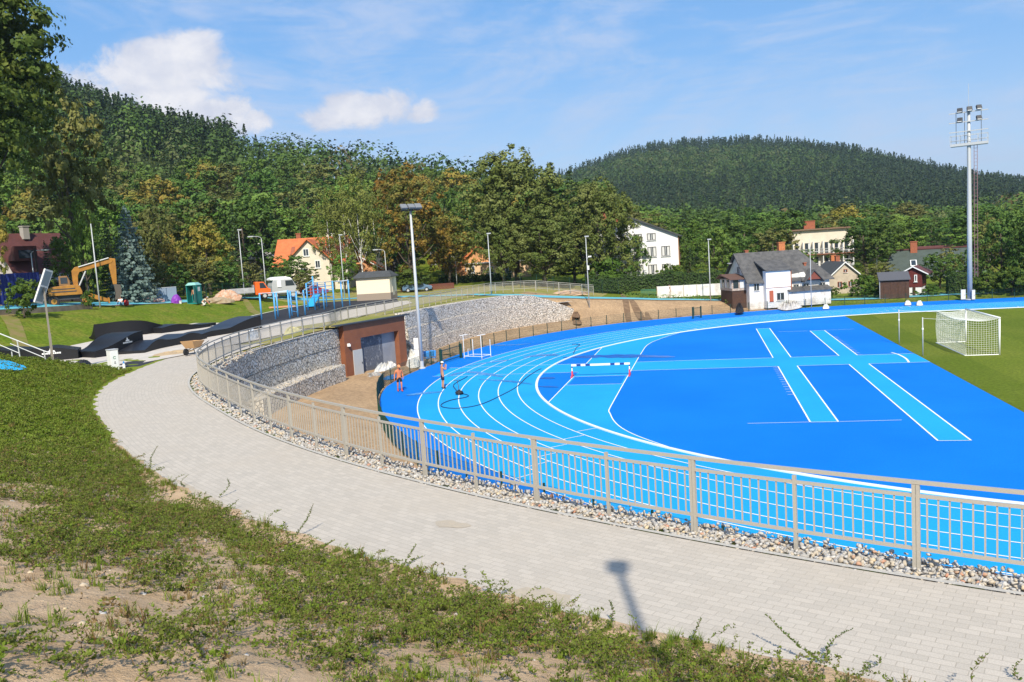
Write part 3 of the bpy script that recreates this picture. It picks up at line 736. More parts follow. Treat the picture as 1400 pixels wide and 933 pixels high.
for key, (L, nl, ls, lift) in dict(a=(.42,26,.030,.75), b=(.55,32,.030,.95), c=(.30,22,.030,1.5), d=(.22,10,.055,1.0), e=(.13,8,.060,1.3), w=(.16,8,.05,1.6)).items():
    protos[key] = [sprig(rng, L*rng.uniform(.75,1.25), nl, ls, lift*rng.uniform(.6,1.4), 0) for _ in range(14)]
VV, FF, MM, off = [], [], [], 0
def put(pr, p, s, rot, m0=0):
    global off
    V, F, mi = pr; c, sn = math.cos(rot)*s, math.sin(rot)*s
    VV.append(np.c_[V[:,0]*c-V[:,1]*sn+p[0], V[:,0]*sn+V[:,1]*c+p[1], V[:,2]*s+p[2]]); FF.append(F+off); off += len(V); MM.append(np.where(mi == 0, m0, mi))
ia, ib_ = fidx(-15.5,-50), iS-18
n = 0
bnd = 0
while n < 24000 and bnd < 400000:
    bnd += 1
    i = int(rng.integers(ia, ib_)); d = rng.uniform(.15, 7.0) if rng.random() < .85 else rng.uniform(7.0, 12); p = OE[i]+ON[i]*d
    q = (p-CAM[:2]) @ CF[:2]
    if q < 5: continue
    if (p[0]+51)*.371-(p[1]+23.5)*.928 < .35: continue
    left = float(np.clip((-34-p[0])/7, 0, 1))                        # turf gets closed towards the far left
    v = vnoise(p[0], p[1]); v2 = vnoise(p[0]*2.7+5, p[1]*2.7-3)
    k = .62*v+.38*v2 + .6*left + .20*math.exp(-((d-1.5)/1.0)**2) - (.5*(1-left) if d < .45 else 0) - .085*max(0, d-3.0) + .07*np.clip((p[0]+34)/8, -1, 1)*(d < 4)
    if rng.random() > np.clip((k-.36)*3.6, 0.05, 1): continue
    z, _ = zbank(*p)
    if left > rng.uniform(.1,.8): key = 'e' if rng.random() < .7 else 'd'; m0 = 2 if rng.random() < .6 else 0
    else: key = rng.choice(['a','a','b','c','c','d']); m0 = 2 if rng.random() < (.15 if key in 'abc' else .6) else (3 if rng.random() < .07 else 0)
    put(protos[key][rng.integers(14)], (*p, z), rng.uniform(.65,1.2), rng.uniform(0,6.28), m0); n += 1
def tuft(rng, nb, L):
    a = rng.uniform(0,6.283,nb); l = L*rng.uniform(.5,1.2,nb); lean = rng.uniform(.15,.9,nb); b0 = rng.normal(0,.025,(nb,2)); w_ = .0045
    dx, dy = np.cos(a), np.sin(a); px_, py_ = -dy*w_, dx*w_; z = np.zeros(nb)
    A = np.c_[b0[:,0]+px_, b0[:,1]+py_, z]; B = np.c_[b0[:,0]-px_, b0[:,1]-py_, z]; m = np.c_[b0[:,0]+dx*l*lean*.35, b0[:,1]+dy*l*lean*.35, l*.62]; e = np.c_[b0[:,0]+dx*l*lean*.9, b0[:,1]+dy*l*lean*.9, l*.95]
    P_ = np.c_[px_, py_, z]
    V = np.stack([A, B, m-P_*.8, m+P_*.8, m+P_*.8, m-P_*.8, e-P_*.15, e+P_*.15],1).reshape(-1,3); return V, np.arange(len(V)).reshape(-1,4), np.zeros(2*nb,int)
TU = [tuft(rng, 16, .17) for _ in range(12)]; n = bnd = 0
while n < 7000 and bnd < 90000:
    bnd += 1; i = int(rng.integers(ia, ib_)); d = .08+rng.random()**1.6*7.5; p = OE[i]+ON[i]*d
    if (p-CAM[:2]) @ CF[:2] < 5 or (p[0]+51)*.371-(p[1]+23.5)*.928 < .35: continue
    if rng.random() > np.clip(.25+1.3*(vnoise(p[0]*1.9-2, p[1]*1.9+7)-.45)+.4*np.clip((-32-p[0])/8,0,1), .03, 1): continue
    z, _ = zbank(*p); put(TU[rng.integers(12)], (*p, z), rng.uniform(.5,1.15), rng.uniform(0,6.28), 3 if rng.random() < .16 else 2); n += 1
o = npmesh('ground_cover', np.concatenate(VV), np.concatenate(FF), M_cover, mi=np.concatenate(MM))
tag(o, 'creeping green shrubs and weeds growing over the sandy bank beside the path', 'ground cover', kind='stuff')
# single shoots that stand up against the pale paving
SHOOT = [((205,640),(216,610),.0),((252,665),(257,650),0),((300,680),(311,655),0),((300,700),(325,684),0),((402,735),(428,690),.0),((548,778),(569,745),0),((590,800),(607,778),0),((640,822),(645,805),0),((752,850),(765,836),0),((830,860),(833,822),0),((940,880),(958,846),0),((1122,905),(1048,841),.2),((1130,905),(1166,860),0),((1185,915),(1196,897),0),((1392,929),(1397,903),0)]
M_shoot = matleaf('shrub shoot leaves', (.08,.14,.02), (.15,.19,.05), 6)
for k, (b0, t0, _) in enumerate(SHOOT):
    bb_ = at(b0[0], b0[1], 4.25); z, d = zbank(bb_[0], bb_[1]); bb_ = at(b0[0], b0[1], z)
    D = math.hypot(bb_[0]-CAM[0], bb_[1]-CAM[1]); tt = atD(t0[0], t0[1], D+.05)
    r = np.random.default_rng(100+k); H = np.linalg.norm(tt-bb_); nl = max(9, int(H/.02))
    t = np.linspace(0, 1, nl)[:,None]; side = np.array([r.normal(0,.06), r.normal(0,.06), 0]); P = (tt-bb_)*t+side*np.sin(t*3.14)
    V = []
    for _ in range(4):
        ang = r.uniform(0,6.28,nl); u = np.c_[np.cos(ang), np.sin(ang), r.uniform(.2,1.1,nl)]; u /= np.linalg.norm(u,axis=1)[:,None]; v = np.cross(u, r.normal(0,1,(nl,3))); v /= np.linalg.norm(v,axis=1)[:,None]
        s = (.045*(1.15-.6*t))*r.uniform(.6,1.2,(nl,1)); V.append(np.stack([P, P+u*s*.5+v*s*.26, P+u*s, P+u*s*.5-v*s*.26],1).reshape(-1,3))
    w_ = .004; st = np.stack([P[:-1]+[w_,0,0], P[1:]+[w_*.6,0,0], P[1:]-[w_*.6,0,0], P[:-1]-[w_,0,0]],1).reshape(-1,3); nlf = 4*nl
    V = np.concatenate(V+[st]); F = np.arange(len(V)).reshape(-1,4)
    th_ = thing('shrub_shoot', 'leafy upright shoot of the creeping shrub at the edge of the paved path', 'shoot', bb_, 0, 'shrub shoots along the path edge')
    npmesh('leaves', V[:nlf*4], F[:nlf], M_shoot, th_); npmesh('stem', V[nlf*4:], F[:len(F)-nlf], M_stem, th_)
# blue rubber patch on the bank top
bp = at(-14, 498, 5.45); b = MB(); 
tb = np.linspace(0, 2*math.pi, 40)[:-1]
ctr = at(-12,496,5.42); pl = [(ctr[0]+1.25*math.cos(a), ctr[1]+1.25*math.sin(a)) for a in tb]
b.add([(x, y, zbank(x, y)[0]+.10) for x, y in pl]+[(ctr[0], ctr[1], zbank(ctr[0], ctr[1])[0]+.12)], [(i, (i+1)%39, 39) for i in range(39)])
tag(b.build('rubber_pad', mat('sky blue rubber', (.02,.42,.78), .8)), kind='structure')
# ================================================================== AROUND THE TRACK
white = mat('white paint', (.80,.80,.78), .45); offwhite = mat('off white paint', (.72,.70,.66), .6, fine=.06); black = mat('black rubber', (.018,.018,.02), .7)
galv = mat('galvanised steel', (.50,.51,.51), .5, metal=.1); dgreen = mat('dark green powder coat', (.008,.045,.03), .5); dark = mat('dark grey metal', (.05,.052,.058), .5)
grey = mat('light grey sheet', (.44,.45,.46), .5); red = mat('red paint', (.55,.03,.03), .45); navy = mat('navy paint', (.01,.03,.16), .5); glass = mat('window glass', (.03,.04,.05), .08, spec=.8)
skin = mat('sunburnt skin', (.56,.25,.14), .55); skin2 = mat('tanned skin', (.50,.24,.14), .55); orange = mat('orange paint', (.75,.13,.02), .45)
wood = mat('raw timber', (.58,.40,.22), .8, (.48,.31,.16), 3, fine=.15)
# ------------------------------------------------------------------ garage set into the wall
A3 = at(478.7,517.7,.3); B3 = at(557.5,497.5,.3)
gx = np.array([B3[0]-A3[0], B3[1]-A3[1]]); gW = np.linalg.norm(gx); gx /= gW; gn = np.array([gx[1], -gx[0]])
if gn[0] < 0: gn = -gn
grz = math.atan2(gx[1], gx[0])
gar = thing('garage', 'brown clad garage front with a recessed opening, built into the gabion wall under the terrace', 'garage', (A3[0], A3[1], 0), grz)
def onfront(px, py):
    d = ray(px, py); n3 = np.array([gn[0], gn[1], 0]); t = np.dot(np.array([A3[0],A3[1],0])-CAM, n3)/np.dot(d, n3); p = CAM+t*d
    return float(np.dot(p[:2]-A3[:2], gx)), float(p[2])
uL, zTL = onfront(493,464); uR, zTR = onfront(544.5,450.5); zO = min(3.4, .5*(zTL+zTR)); gH = max(4.22, onfront(469,446)[1])
g0 = onfront(469,446)[0]; 
M_brown = mat('rust brown cladding', (.25,.088,.038), .7, (.205,.072,.033), .8, fine=.08)
b = MB()  # local x along the front, -y outwards
T = .42
b.box(((g0+uL)/2, T/2, gH/2), (uL-g0, T, gH)); b.box(((uR+gW)/2, T/2, gH/2), (gW-uR, T, gH)); b.box(((uL+uR)/2, T/2, (zO+gH)/2), (uR-uL, T, gH-zO))
b.build('facade', M_brown, gar)
M_plast = mat('grey plaster', (.30,.31,.34), .85, (.24,.25,.28), .7, fine=.1)
M_rough = mat('rough shade-toned blockwork', (.11,.12,.15), .9, (.30,.31,.33), 2.6, .5, .68, fine=.35, bscale=9, bump=.6)  # rough blockwork, its dark colour also holding the shade of the left jamb
ud = uL+(uR-uL)*.66
b = MB(); b.box(((uL+ud)/2-.6, T+.18, zO/2+.1), (ud-uL+1.2, .3, zO+.4)); b.build('rear_wall', M_rough, gar)
b = MB(); b.box(((ud+uR)/2+.3, T+.178, zO/2+.1), (uR-ud+.6, .3, zO+.4)); b.build('plastered_wall', M_plast, gar)  # paler right part carries the sun patch on the back wall in its colour
b = MB(); b.box(((uL+uR)/2, T+.12, zO+.12), (uR-uL+1.2, .3, .2)); b.build('ceiling', M_plast, gar)
b = MB(); b.box((uL-.12, T+.05, zO/2), (.2, .2, zO)); b.box((uR+.12, T+.05, zO/2), (.2,.2,zO)); b.build('reveal', M_brown, gar)
b = MB(); b.box(((g0+gW)/2-.3, .02, gH+.03), (gW-g0+1.4, .5, .08)); b.build('roof_edge', dark, gar); b = MB(); b.box(((g0+gW)/2, 2.1, gH-.05), (gW-g0+1.0, 3.66, .12)); b.build('roof_turf', bpy.data.materials['dry lawn'], gar)
u1, z1 = onfront(482,481); u2, _ = onfront(494.5,479)
dr = MB(); dr.box(((u1+u2)/2, -.03, 1.25), (u2-u1, .05, 2.05)); d_ = dr.build('door', mat('grey door leaf', (.46,.45,.43), .5, fine=.05), gar, bevel=.01)
h = MB(); h.box((u2-.12, -.075, 1.25), (.03,.04,.14)); h.box((u2-.17, -.11, 1.3), (.12,.02,.025)); h.build('handle', dark, d_)
ul, zl = onfront(475.5,472); h = MB(); h.box((ul,-.08,zl), (.16,.14,.22)); h.lathe([(.02,.0),(.09,.02),(.09,.14),(.03,.2)], 8, (ul,-.16,zl-.12)); h.build('wall_lamp', white, gar)
# terrace strip over the garage
# ------------------------------------------------------------------ low green fence round the track
fpts = []
for a in np.arange(62, 274, .25):
    r_ = float(rfence(np.array(a)))+.12
    if a < 90: fpts.append((r_/math.tan(R(a)), r_))
    else: fpts.append((r_*math.cos(R(a)), r_*math.sin(R(a))))
FP = catmull(fpts, .1, 6)[::1]
fen = thing('mesh_fence', 'low dark green wire mesh fence round the outer edge of the blue track', 'fence', (*FP[1400], 0))
SPC = 23; posts = list(range(0, len(FP), SPC))
wm_ = MB(); 
for i in posts:
    b = MB(); b.box((*FP[i], .53), (.055,.055,1.08), math.atan2(*(FP[min(i+1,len(FP)-1)]-FP[max(i-1,0)])[::-1])); rebase(b.build('post', dgreen, fix=False), fen)
for z in (.08,.32,.56,.80,1.0): 
    for i in range(0, len(FP)-4, 4): wm_.bar((*FP[i],z), (*FP[i+4],z), .007, .007)
for i in range(len(FP)):
    for e in (0,.5):
        p = FP[i]*(1-e)+FP[min(i+1,len(FP)-1)]*e; wm_.bar((*p,.06), (*p,1.03), .0055, .0055)
rebase(wm_.build('wire_mesh', dgreen, fix=False), fen)
def gate(px0, py0, px1, py1, label, h=1.3, w=.12):
    a, c = at(px0,py0), at(px1,py1); d = c-a; L = np.linalg.norm(d[:2]); t = thing('fence_gate', label, 'gate', a, math.atan2(d[1], d[0]), 'gates in the track fence')
    for x in (0, L): b = MB(); b.box((x,0,h/2), (w,w,h)); b.box((x,0,h+.01), (w+.03,w+.03,.025)); b.build('post', dgreen, t)
    b = MB(); b.bar((w/2,0,h-.12), (L-w/2,0,h-.12), .05); b.bar((w/2,0,.18), (L-w/2,0,.18), .05)
    b.build('gate_frame', dgreen, t)
    b = MB()
    for k in range(1, int(L/.12)): b.bar((k*.12,0,.2), (k*.12,0,h-.14), .008)
    b.build('wire_mesh', dgreen, t, fix=False); return t
gate(947.5,436,958.5,434.6, 'small dark green gate in the track fence at the foot of the sandy slope')
gate(603.5,498.5,630.5,489.5, 'wide dark green gate opening beside the floodlight pole', 1.2, .2)
# ------------------------------------------------------------------ barrier at the water jump
ba, bb_ = np.array([-31.95,-3.42,0]), np.array([-28.0,-3.36,0]); L = np.linalg.norm(bb_-ba)
t = thing('steeplechase_barrier', 'long white and blue steeplechase barrier on red feet across the light blue lane', 'barrier', ba, math.atan2(*(bb_-ba)[1::-1]))
b = MB(); cuts = [0,.09,.165,.245,.325,.67,.745,.83,.905,1.0]
for k in range(9): b.box(((cuts[k]+cuts[k+1])/2*L, 0, .80), ((cuts[k+1]-cuts[k])*L, .127, .127), 0, k % 2)
b.build('beam', [white, mat('blue beam blocks', (.01,.05,.25), .5)], t)
for x in (.04, L-.04):
    b = MB(); b.box((x,0,.55), (.07,.1,.4), 0, 0); b.box((x,0,.68), (.075,.105,.1), 0, 1); lg = b.build('leg', [white, navy], t)
    b = MB(); b.prism([(-.55,0),(.55,0),(.55,.08),(.1,.16),(.06,.42),(-.06,.42),(-.1,.16),(-.55,.08)], x-.05, x+.05, 'x'); b.build('foot', mat('red foot paint', (.62,.05,.09), .5), lg)
# ------------------------------------------------------------------ football goal
GX, GC = -4.3197, 4.6485
t = thing('football_goal', 'white football goal with its net hung open at the back, standing on the turf', 'goal', (GX, GC, 0))
for y in (-3.66,3.66): b = MB(); b.tube([(0,y,0),(0,y,2.44)], .06, 10); b.build('goal_post', white, t, smooth=True)
b = MB(); b.tube([(0,-3.72,2.44),(0,3.72,2.44)], .06, 10); b.build('crossbar', white, t, smooth=True)
b = MB(); b.tube([(0,-3.66,.03),(-2.05,-3.62,.03),(-2.05,3.62,.03),(0,3.66,.03)], .035, 6); b.build('ground_frame', white, t)
nm = MB(); NS = .15; rN = .0062
def netpoint(u, v, face):
    if face == 'back':                                              # u along y, v up
        y = -3.6+7.2*u; z = 2.34*v; x = -1.95-.22*math.sin(math.pi*v)*-.6-.25*math.sin(math.pi*v); return (x-.12*math.sin(math.pi*u)*v*.5, y, .03+z-.18*math.sin(math.pi*u)*v)
    if face == 'top':
        y = -3.64+7.28*u; sag = .18*math.sin(math.pi*u)*v+.12*math.sin(math.pi*v); return (-1.95*v, y, 2.42-.05*v-sag)
    s = -1 if face == 'l' else 1
    return (-1.98*u+.0, s*(3.64-.03*u), .03+(2.39-.05*u)*v-.15*math.sin(math.pi*u)*v)
for face, nu, nv in (('back',48,16),('top',48,13),('l',13,16),('r',13,16)):
    for i in range(nu+1): nm.tube([netpoint(i/nu, j/6, face) for j in range(7)], rN, 3, cap=False)
    for j in range(nv+1): nm.tube([netpoint(i/8, j/nv, face) for i in range(9)], rN, 3, cap=False)
nm.build('net', mat('white net cord', (.74,.75,.72), .8), t, fix=False)
for k, (px, py) in enumerate(((1229.6,471),(1262,487))):
    p = at(px,py); lab = ('thin grey net support pole behind the goal, the farther of the two', 'thin grey net support pole behind the goal, the nearer of the two')[k]
    q = thing('net_pole', lab, 'pole', p, 0, 'net poles behind the goal')
    b = MB(); b.tube([(0,0,0),(0,0,2.62)], .035, 8); b.build('pole', galv, q, smooth=True); b = MB(); b.box((0,0,1.85),(.1,.08,.12)); b.build('cleat', white, q)
    c = Vector((GX-1.95, GC+(3.6 if k == 0 else -3.6), 2.33)); b = MB(); b.tube([(0,0,2.55), tuple(c-Vector(p))], .008, 4); b.build('rope', white, q)
# ------------------------------------------------------------------ lamps and masts
fl_m = mat('grey floodlight housing', (.19,.20,.21), .5)
def floodlight_mast():
    p = at(577,504,.0); t = thing('floodlight_pole', 'tall grey floodlight pole standing on the blue track edge before the garage', 'floodlight', p, face_rz(p)+.2)
    b = MB(); b.lathe([(.30,0),(.30,.06),(.26,.1),(.17,.12),(.165,.6)], 12); b.build('base', galv, t)
    b = MB(); b.tube([(0,0,.1),(0,0,6),(0,0,12.35)], [.155,.125,.08], 12); b.build('pole', galv, t, smooth=True)
    b = MB(); b.bar((-.75,0,12.4),(.75,0,12.4), .1,.08); b.bar((0,-.4,12.4),(0,.4,12.4), .08); b.build('crossarm', dark, t)
    for x, y, a in ((-.55,-.25,.7),(.03,-.28,.6),(.58,-.2,.75),(-.3,.3,.5),(.34,.3,.6)):
        b = MB(); b.box((x,y,12.68), (.52,.5,.2), .2, 0, rx=a); f = b.build('floodlight', fl_m, t, bevel=.04); b = MB(); b.box((x,y-.07,12.59), (.44,.42,.02), .2, 0, rx=a); b.build('lens', glass, f)
floodlight_mast()
def pylon():
    p = at(1326,410,.05); t = thing('floodlight_mast', 'very tall grey stadium floodlight mast with a railed lamp platform and ladder', 'floodlight', p, face_rz(p)-.12)
    b = MB(); b.lathe([(.5,0),(.5,.08),(.36,.1)], 16); b.build('base', galv, t)
    b = MB(); b.tube([(0,0,.1),(0,0,8),(0,0,17.2),(0,0,21.6)], [.28,.25,.2,.15], 16); b.build('pole', galv, t, smooth=True)
    b = MB(); b.box((0,.1,17.45), (3.7,1.0,.09)); b.box((0,-.38,17.55),(3.7,.06,.28)); b.box((0,.58,17.55),(3.7,.06,.28)); b.build('platform', galv, t)
    b = MB()
    for x in (-1.85,-.9,0,.9,1.85):
        for y in (-.36,.56): b.bar((x,y,17.5),(x,y,18.6), .04)
    for y in (-.36,.56):
        for z in (18.05,18.6): b.bar((-1.85,y,z),(1.85,y,z), .045)
    for x in (-1.85,1.85):
        for z in (18.05,18.6): b.bar((x,-.36,z),(x,.56,z), .045)
    b.build('guard_rail', galv, t)
    for z in (19.0,20.05,21.1): b = MB(); b.bar((-1.95,-.25,z),(1.95,-.25,z), .12,.1); b.build('crossarm', galv, t)
    b = MB()
    for x in (-1.25,-.4,1.25): b.bar((x,-.2,17.6),(x,-.2,21.2), .05)
    b.build('upright', dark, t)
    for x, z, a in ((-.85,21.35,0),(.12,21.4,.3),(1.05,21.45,.5),(-.85,20.3,0),(1.05,20.3,.5)):
        b = MB(); b.box((x,-.35,z), (.55,.3,.5), a, 0, rx=-.5); f = b.build('floodlight', dark, t, bevel=.04); b = MB(); b.box((x+.1*a,-.52,z-.06), (.44,.02,.38), a, 0, rx=-.5); b.build('lens', mat('lamp glass', (.6,.62,.62), .15), f)
    b = MB(); b.tube([(0,0,21.5),(0,0,24.2)], .022, 5); b.build('lightning_rod', galv, t)
    b = MB()
    for x in (.5,.82): b.bar((x,.05,2.6),(x,.05,17.4), .05)
    for k in range(38): b.bar((.5,.05,2.8+k*.385),(.82,.05,2.8+k*.385), .03)
    b.build('ladder', mat('dull red steel', (.25,.13,.14), .5), t)
    return t
pylon()
for px, w_, h_, lab in ((1317,.5,1.15,'pale grey electrical cabinet left of the tall floodlight mast'),(1331,.35,1.1,'narrow grey electrical cabinet right of the tall floodlight mast')):
    p = at(px,410.3,.05); t = thing('electrical_cabinet', lab, 'cabinet', p, face_rz(p))
    b = MB(); b.box((0,0,h_/2+.05),(w_,.35,h_)); b.build('body', grey, t, bevel=.015); b = MB(); b.box((0,-.181,h_/2+.05),(w_-.08,.015,h_-.1)); dd = b.build('door', offwhite, t); b = MB(); b.box((w_/2-.1,-.2,h_/2),(.03,.03,.12)); b.build('handle', dark, dd)
def lamp_post(base, top, D, label, head='arm_left', r0=.075, r1=.04):
    p = atD(*base, D); q = atD(*top, D); H = q[2]-p[2]; z0 = zg(p[0], p[1]); p[2] = min(p[2], z0+.4) if p[2] > z0 else p[2]; H = q[2]-p[2]
    t = thing('street_lamp', label, 'street lamp', p, face_rz(p), 'street lamps')
    b = MB(); b.tube([(0,0,-.6),(0,0,H)], [r0, r1], 8); b.build('pole', galv, t, smooth=True)
    if head in ('arm_left','arm_right'):
        s = -1 if head == 'arm_left' else 1
        b = MB(); b.tube([(0,0,H-.1),(s*.1,0,H+.15),(s*.5,0,H+.28),(s*1.0,0,H+.3)], .035, 6); b.build('arm', galv, t); b = MB(); b.box((s*1.3,0,H+.3),(.7,.26,.13)); b.box((s*1.3,0,H+.22),(.55,.2,.03),0,1); b.build('lamp_head', [grey, white], t, bevel=.04)
    elif head == 'top':
        b = MB(); b.box((.12,0,H+.05),(.5,.22,.12)); b.box((.15,0,H-.02),(.38,.18,.02),0,1); b.build('lamp_head', [grey, white], t, bevel=.03)
    return t
lamp_post((137,421),(126,306),87,'tall thin pale pole beside the blue path in front of the excavator','none')
lamp_post((335,411),(330,315),108,'street lamp with a small flat head by the parked orange truck','top')
lamp_post((365,409),(363,326),112,'street lamp with a curved arm above the white lorry','arm_left')
lamp_post((471,404),(464,322),112,'plain lamp pole in front of the house with the orange roof','top')
lamp_post((528,372),(524.5,344),122,'street lamp with an arm standing behind the cream kiosk','arm_left')
lamp_post((672,402),(669,320),100,'lamp pole by the terrace railing before the big lime tree','top')
tl = lamp_post((805,406),(801,324),100,'lamp pole with small boxes and a camera by the upper path','top'); 
b = MB(); b.box((.12,-.1,4.3),(.22,.2,.5)); b.box((.35,-.05,5.6),(.4,.16,.16)); b.bar((0,0,5.4),(.3,0,5.55),.04); b.build('control_box', offwhite, tl)
lamp_post((971,397),(970,328),108,'lamp pole in front of the white yard wall','top')
lamp_post((1109,404),(1107,327),104,'slim pale mast in front of the old slate roofed house','none',.05,.03)
lamp_post((624,378),(623,353),135,'street lamp with an arm before the orange gabled villa','arm_left')
lamp_post((1166,372),(1165,356),165,'street lamp beside the balcony hotel','arm_left')
# ------------------------------------------------------------------ people
def skinned(name, joints, edges, m, parent, sub=2):
    names = list(joints); V = [joints[k][:3] for k in names]; E = [(names.index(a), names.index(b)) for a, b in edges]
    me = bpy.data.meshes.new(name); me.from_pydata(V, E, []); me.materials.append(m)
    o = bpy.data.objects.new(name, me); COL.objects.link(o)
    if parent: o.parent = parent
    md = o.modifiers.new('skin', 'SKIN'); md.use_smooth_shade = True; md.branch_smoothing = .3
    sv = me.skin_vertices[0].data
    for i, k in enumerate(names):
        r = joints[k][3]; sv[i].radius = r if isinstance(r, tuple) else (r, r)
        sv[i].use_root = i == 0
    s = o.modifiers.new('subdivision', 'SUBSURF'); s.levels = s.render_levels = sub
    return o
def person(label, loc, rz, pose, sk, clothes, cap=None, capm=None, hair=None, shoes=None, group=None, vest=None, trousers=None, shirt=None, h=1.0):
    """pose: joint name -> (x,y,z); local -Y is the way the person faces"""
    J = dict(pelvis=(0,0,.95),waist=(0,0,1.12),chest=(0,0,1.32),neck=(0,.01,1.49),head0=(0,0,1.58),head1=(0,-.01,1.70),
             shL=(.17,0,1.42),elL=(.25,.03,1.14),wrL=(.27,-.06,.90),shR=(-.17,0,1.42),elR=(-.25,.03,1.14),wrR=(-.27,-.06,.90),
             hipL=(.095,0,.90),knL=(.105,-.02,.49),anL=(.11,.03,.09),toL=(.125,-.15,.035),hipR=(-.095,0,.90),knR=(-.105,-.02,.49),anR=(-.11,.03,.09),toR=(-.125,-.15,.035))
    J.update(pose)
    rad = dict(pelvis=(.15,.11),waist=(.135,.1),chest=(.165,.11),neck=.055,head0=.075,head1=.088,shL=.07,shR=.07,elL=.045,elR=.045,wrL=.03,wrR=.03,hipL=.095,hipR=.095,knL=.06,knR=.06,anL=.042,anR=.042,toL=.036,toR=.036)
    j = {k: (*J[k], rad[k]) for k in J}
    E = [('pelvis','waist'),('waist','chest'),('chest','neck'),('neck','head0'),('head0','head1')]
    for s in 'LR': E += [('chest','sh'+s),('sh'+s,'el'+s),('el'+s,'wr'+s),('pelvis','hip'+s),('hip'+s,'kn'+s),('kn'+s,'an'+s),('an'+s,'to'+s)]
    for s in 'LR':                                                   # palms and five fingers, slightly curled
        w_ = Vector(J['wr'+s]); d = (w_-Vector(J['el'+s])).normalized(); sx = 1 if s == 'L' else -1
        f = Vector((0,-1,0)); f = (f-d*f.dot(d)).normalized(); n = d.cross(f)
        pm = w_+d*.055; j['pm'+s] = (*pm, .032); E.append(('wr'+s,'pm'+s))
        for k, (o_, L_) in enumerate(((.03,.06),(.012,.075),(-.008,.07),(-.028,.055))):
            a = pm+d*.035+f*o_; c = a+d*L_*.6+n*.008; e = c+d*L_*.35-f*0+n*.02
            for q, pt, rr in (('a',a,.012),('b',c,.010),('c',e,.008)): j[f'f{s}{k}{q}'] = (*pt, rr)
            E += [('pm'+s,f'f{s}{k}a'),(f'f{s}{k}a',f'f{s}{k}b'),(f'f{s}{k}b',f'f{s}{k}c')]
        a = w_+d*.04+f*.035; c = a+d*.03+f*.03; j['t'+s+'a'] = (*a,.013); j['t'+s+'b'] = (*c,.010); E += [('wr'+s,'t'+s+'a'),('t'+s+'a','t'+s+'b')]
    hd = Vector(J['head1']); up = (hd-Vector(J['neck'])).normalized(); fw = Vector((0,-1,0)); fw = (fw-up*fw.dot(up)).normalized(); sd = up.cross(fw)
    ns = Vector(J['head0'])*.45+hd*.55+fw*.1; j['nose'] = (*ns, .014); E.append(('head0','nose'))
    t = thing('person', label, 'person', loc, rz, group); t.scale = (h,h,h)
    skinned('body', j, E, sk, t, 1)
    b = MB()
    for s in (-1,1): b.ball(tuple(ns+up*.035+sd*.032*s-fw*.028), .011)
    b.build('eyes', black, t); b = MB()
    for s in (-1,1): b.ball(tuple(Vector(J['head0'])*.5+hd*.5+sd*.092*s+fw*.0), (.018,.03,.035))
    b.build('ears', sk, t)
    def P(k, r): return (*J[k], r)
    if clothes:
        nm_, m_, kn, rr = clothes
        jj = dict(w=P('waist',(.142,.115)), p=P('pelvis',(.165,.128)))
        jj['w'] = (*[J['waist'][i]*.55+J['pelvis'][i]*.45 for i in range(3)], (.148,.115)); ee = [('w','p')]
        for s in 'LR':
            k = [J['hip'+s][i]*(1-kn)+J['kn'+s][i]*kn for i in range(3)] if kn <= 1 else [J['kn'+s][i]*(2-kn)+J['an'+s][i]*(kn-1) for i in range(3)]
            jj['h'+s] = P('hip'+s,.112); ee.append(('p','h'+s))
            if kn > 1: jj['m'+s] = P('kn'+s,.078); jj['k'+s] = (*k, .062); ee += [('h'+s,'m'+s),('m'+s,'k'+s)]
            else: jj['k'+s] = (*k, rr); ee.append(('h'+s,'k'+s))
        skinned(nm_, jj, ee, m_, t, 1)
    if shirt:
        jj = dict(w=P('pelvis',(.16,.12)), c=P('waist',(.15,.118)), d=P('chest',(.185,.13))); ee = [('w','c'),('c','d')]
        jj['n'] = (*[J['chest'][i]*.4+J['neck'][i]*.6 for i in range(3)], .085); ee.append(('d','n'))
        for s in 'LR': jj['s'+s] = P('sh'+s,.085); jj['e'+s] = (*[J['sh'+s][i]*.35+J['el'+s][i]*.65 for i in range(3)], .068); ee += [('d','s'+s),('s'+s,'e'+s)]
        skinned('shirt', jj, ee, shirt, t, 1)
    for s in 'LR':
        a = Vector(J['an'+s]); o_ = Vector(J['to'+s]); hb = a-(o_-a)*.25; hb.z = min(hb.z, o_.z+.01)
        skinned('shoe', dict(a=(*(a+Vector((0,0,.03))),.052), h=(*hb,.045), m=(*((a*.45+o_*.55)),.047), t=(*o_,.044)), [('a','h'),('a','m'),('m','t')], shoes or black, t, 1)
    if cap:
        b = MB(); c = hd+up*.035; n = 10; vs = []
        for i in range(4):
            a = i/4*math.pi/2*1.0; rr = .108*math.cos(a); 
            for k in range(n): q = 2*math.pi*k/n; vs.append(c+sd*rr*math.cos(q)+fw*rr*math.sin(q)*1.08+up*(.105*math.sin(a)-.005))
        vs.append(c+up*.1); fs = [(i*n+k, i*n+(k+1)%n, (i+1)*n+(k+1)%n, (i+1)*n+k) for i in range(3) for k in range(n)]+[(3*n+k, 3*n+(k+1)%n, 4*n) for k in range(n)]
        b.add(vs, fs); 
        for dz in (0,.012): b.add([c+sd*-.09+fw*.07+up*dz, c+sd*.09+fw*.07+up*dz, c+sd*.06+fw*.19+up*(dz-.02), c+sd*-.06+fw*.19+up*(dz-.02)], [(0,1,2,3)])
        b.build('cap', capm, t, smooth=True)
    if hair:
        b = MB(); b.ball(tuple(hd+up*.025-fw*.015), (.1,.108,.1)); b.build('hair', hair, t, smooth=True)
    return t
M_jean = mat('dark navy cloth', (.012,.018,.055), .9); M_blk = mat('black cloth', (.015,.015,.018), .9); M_redcl = mat('red cloth', (.5,.05,.04), .85)
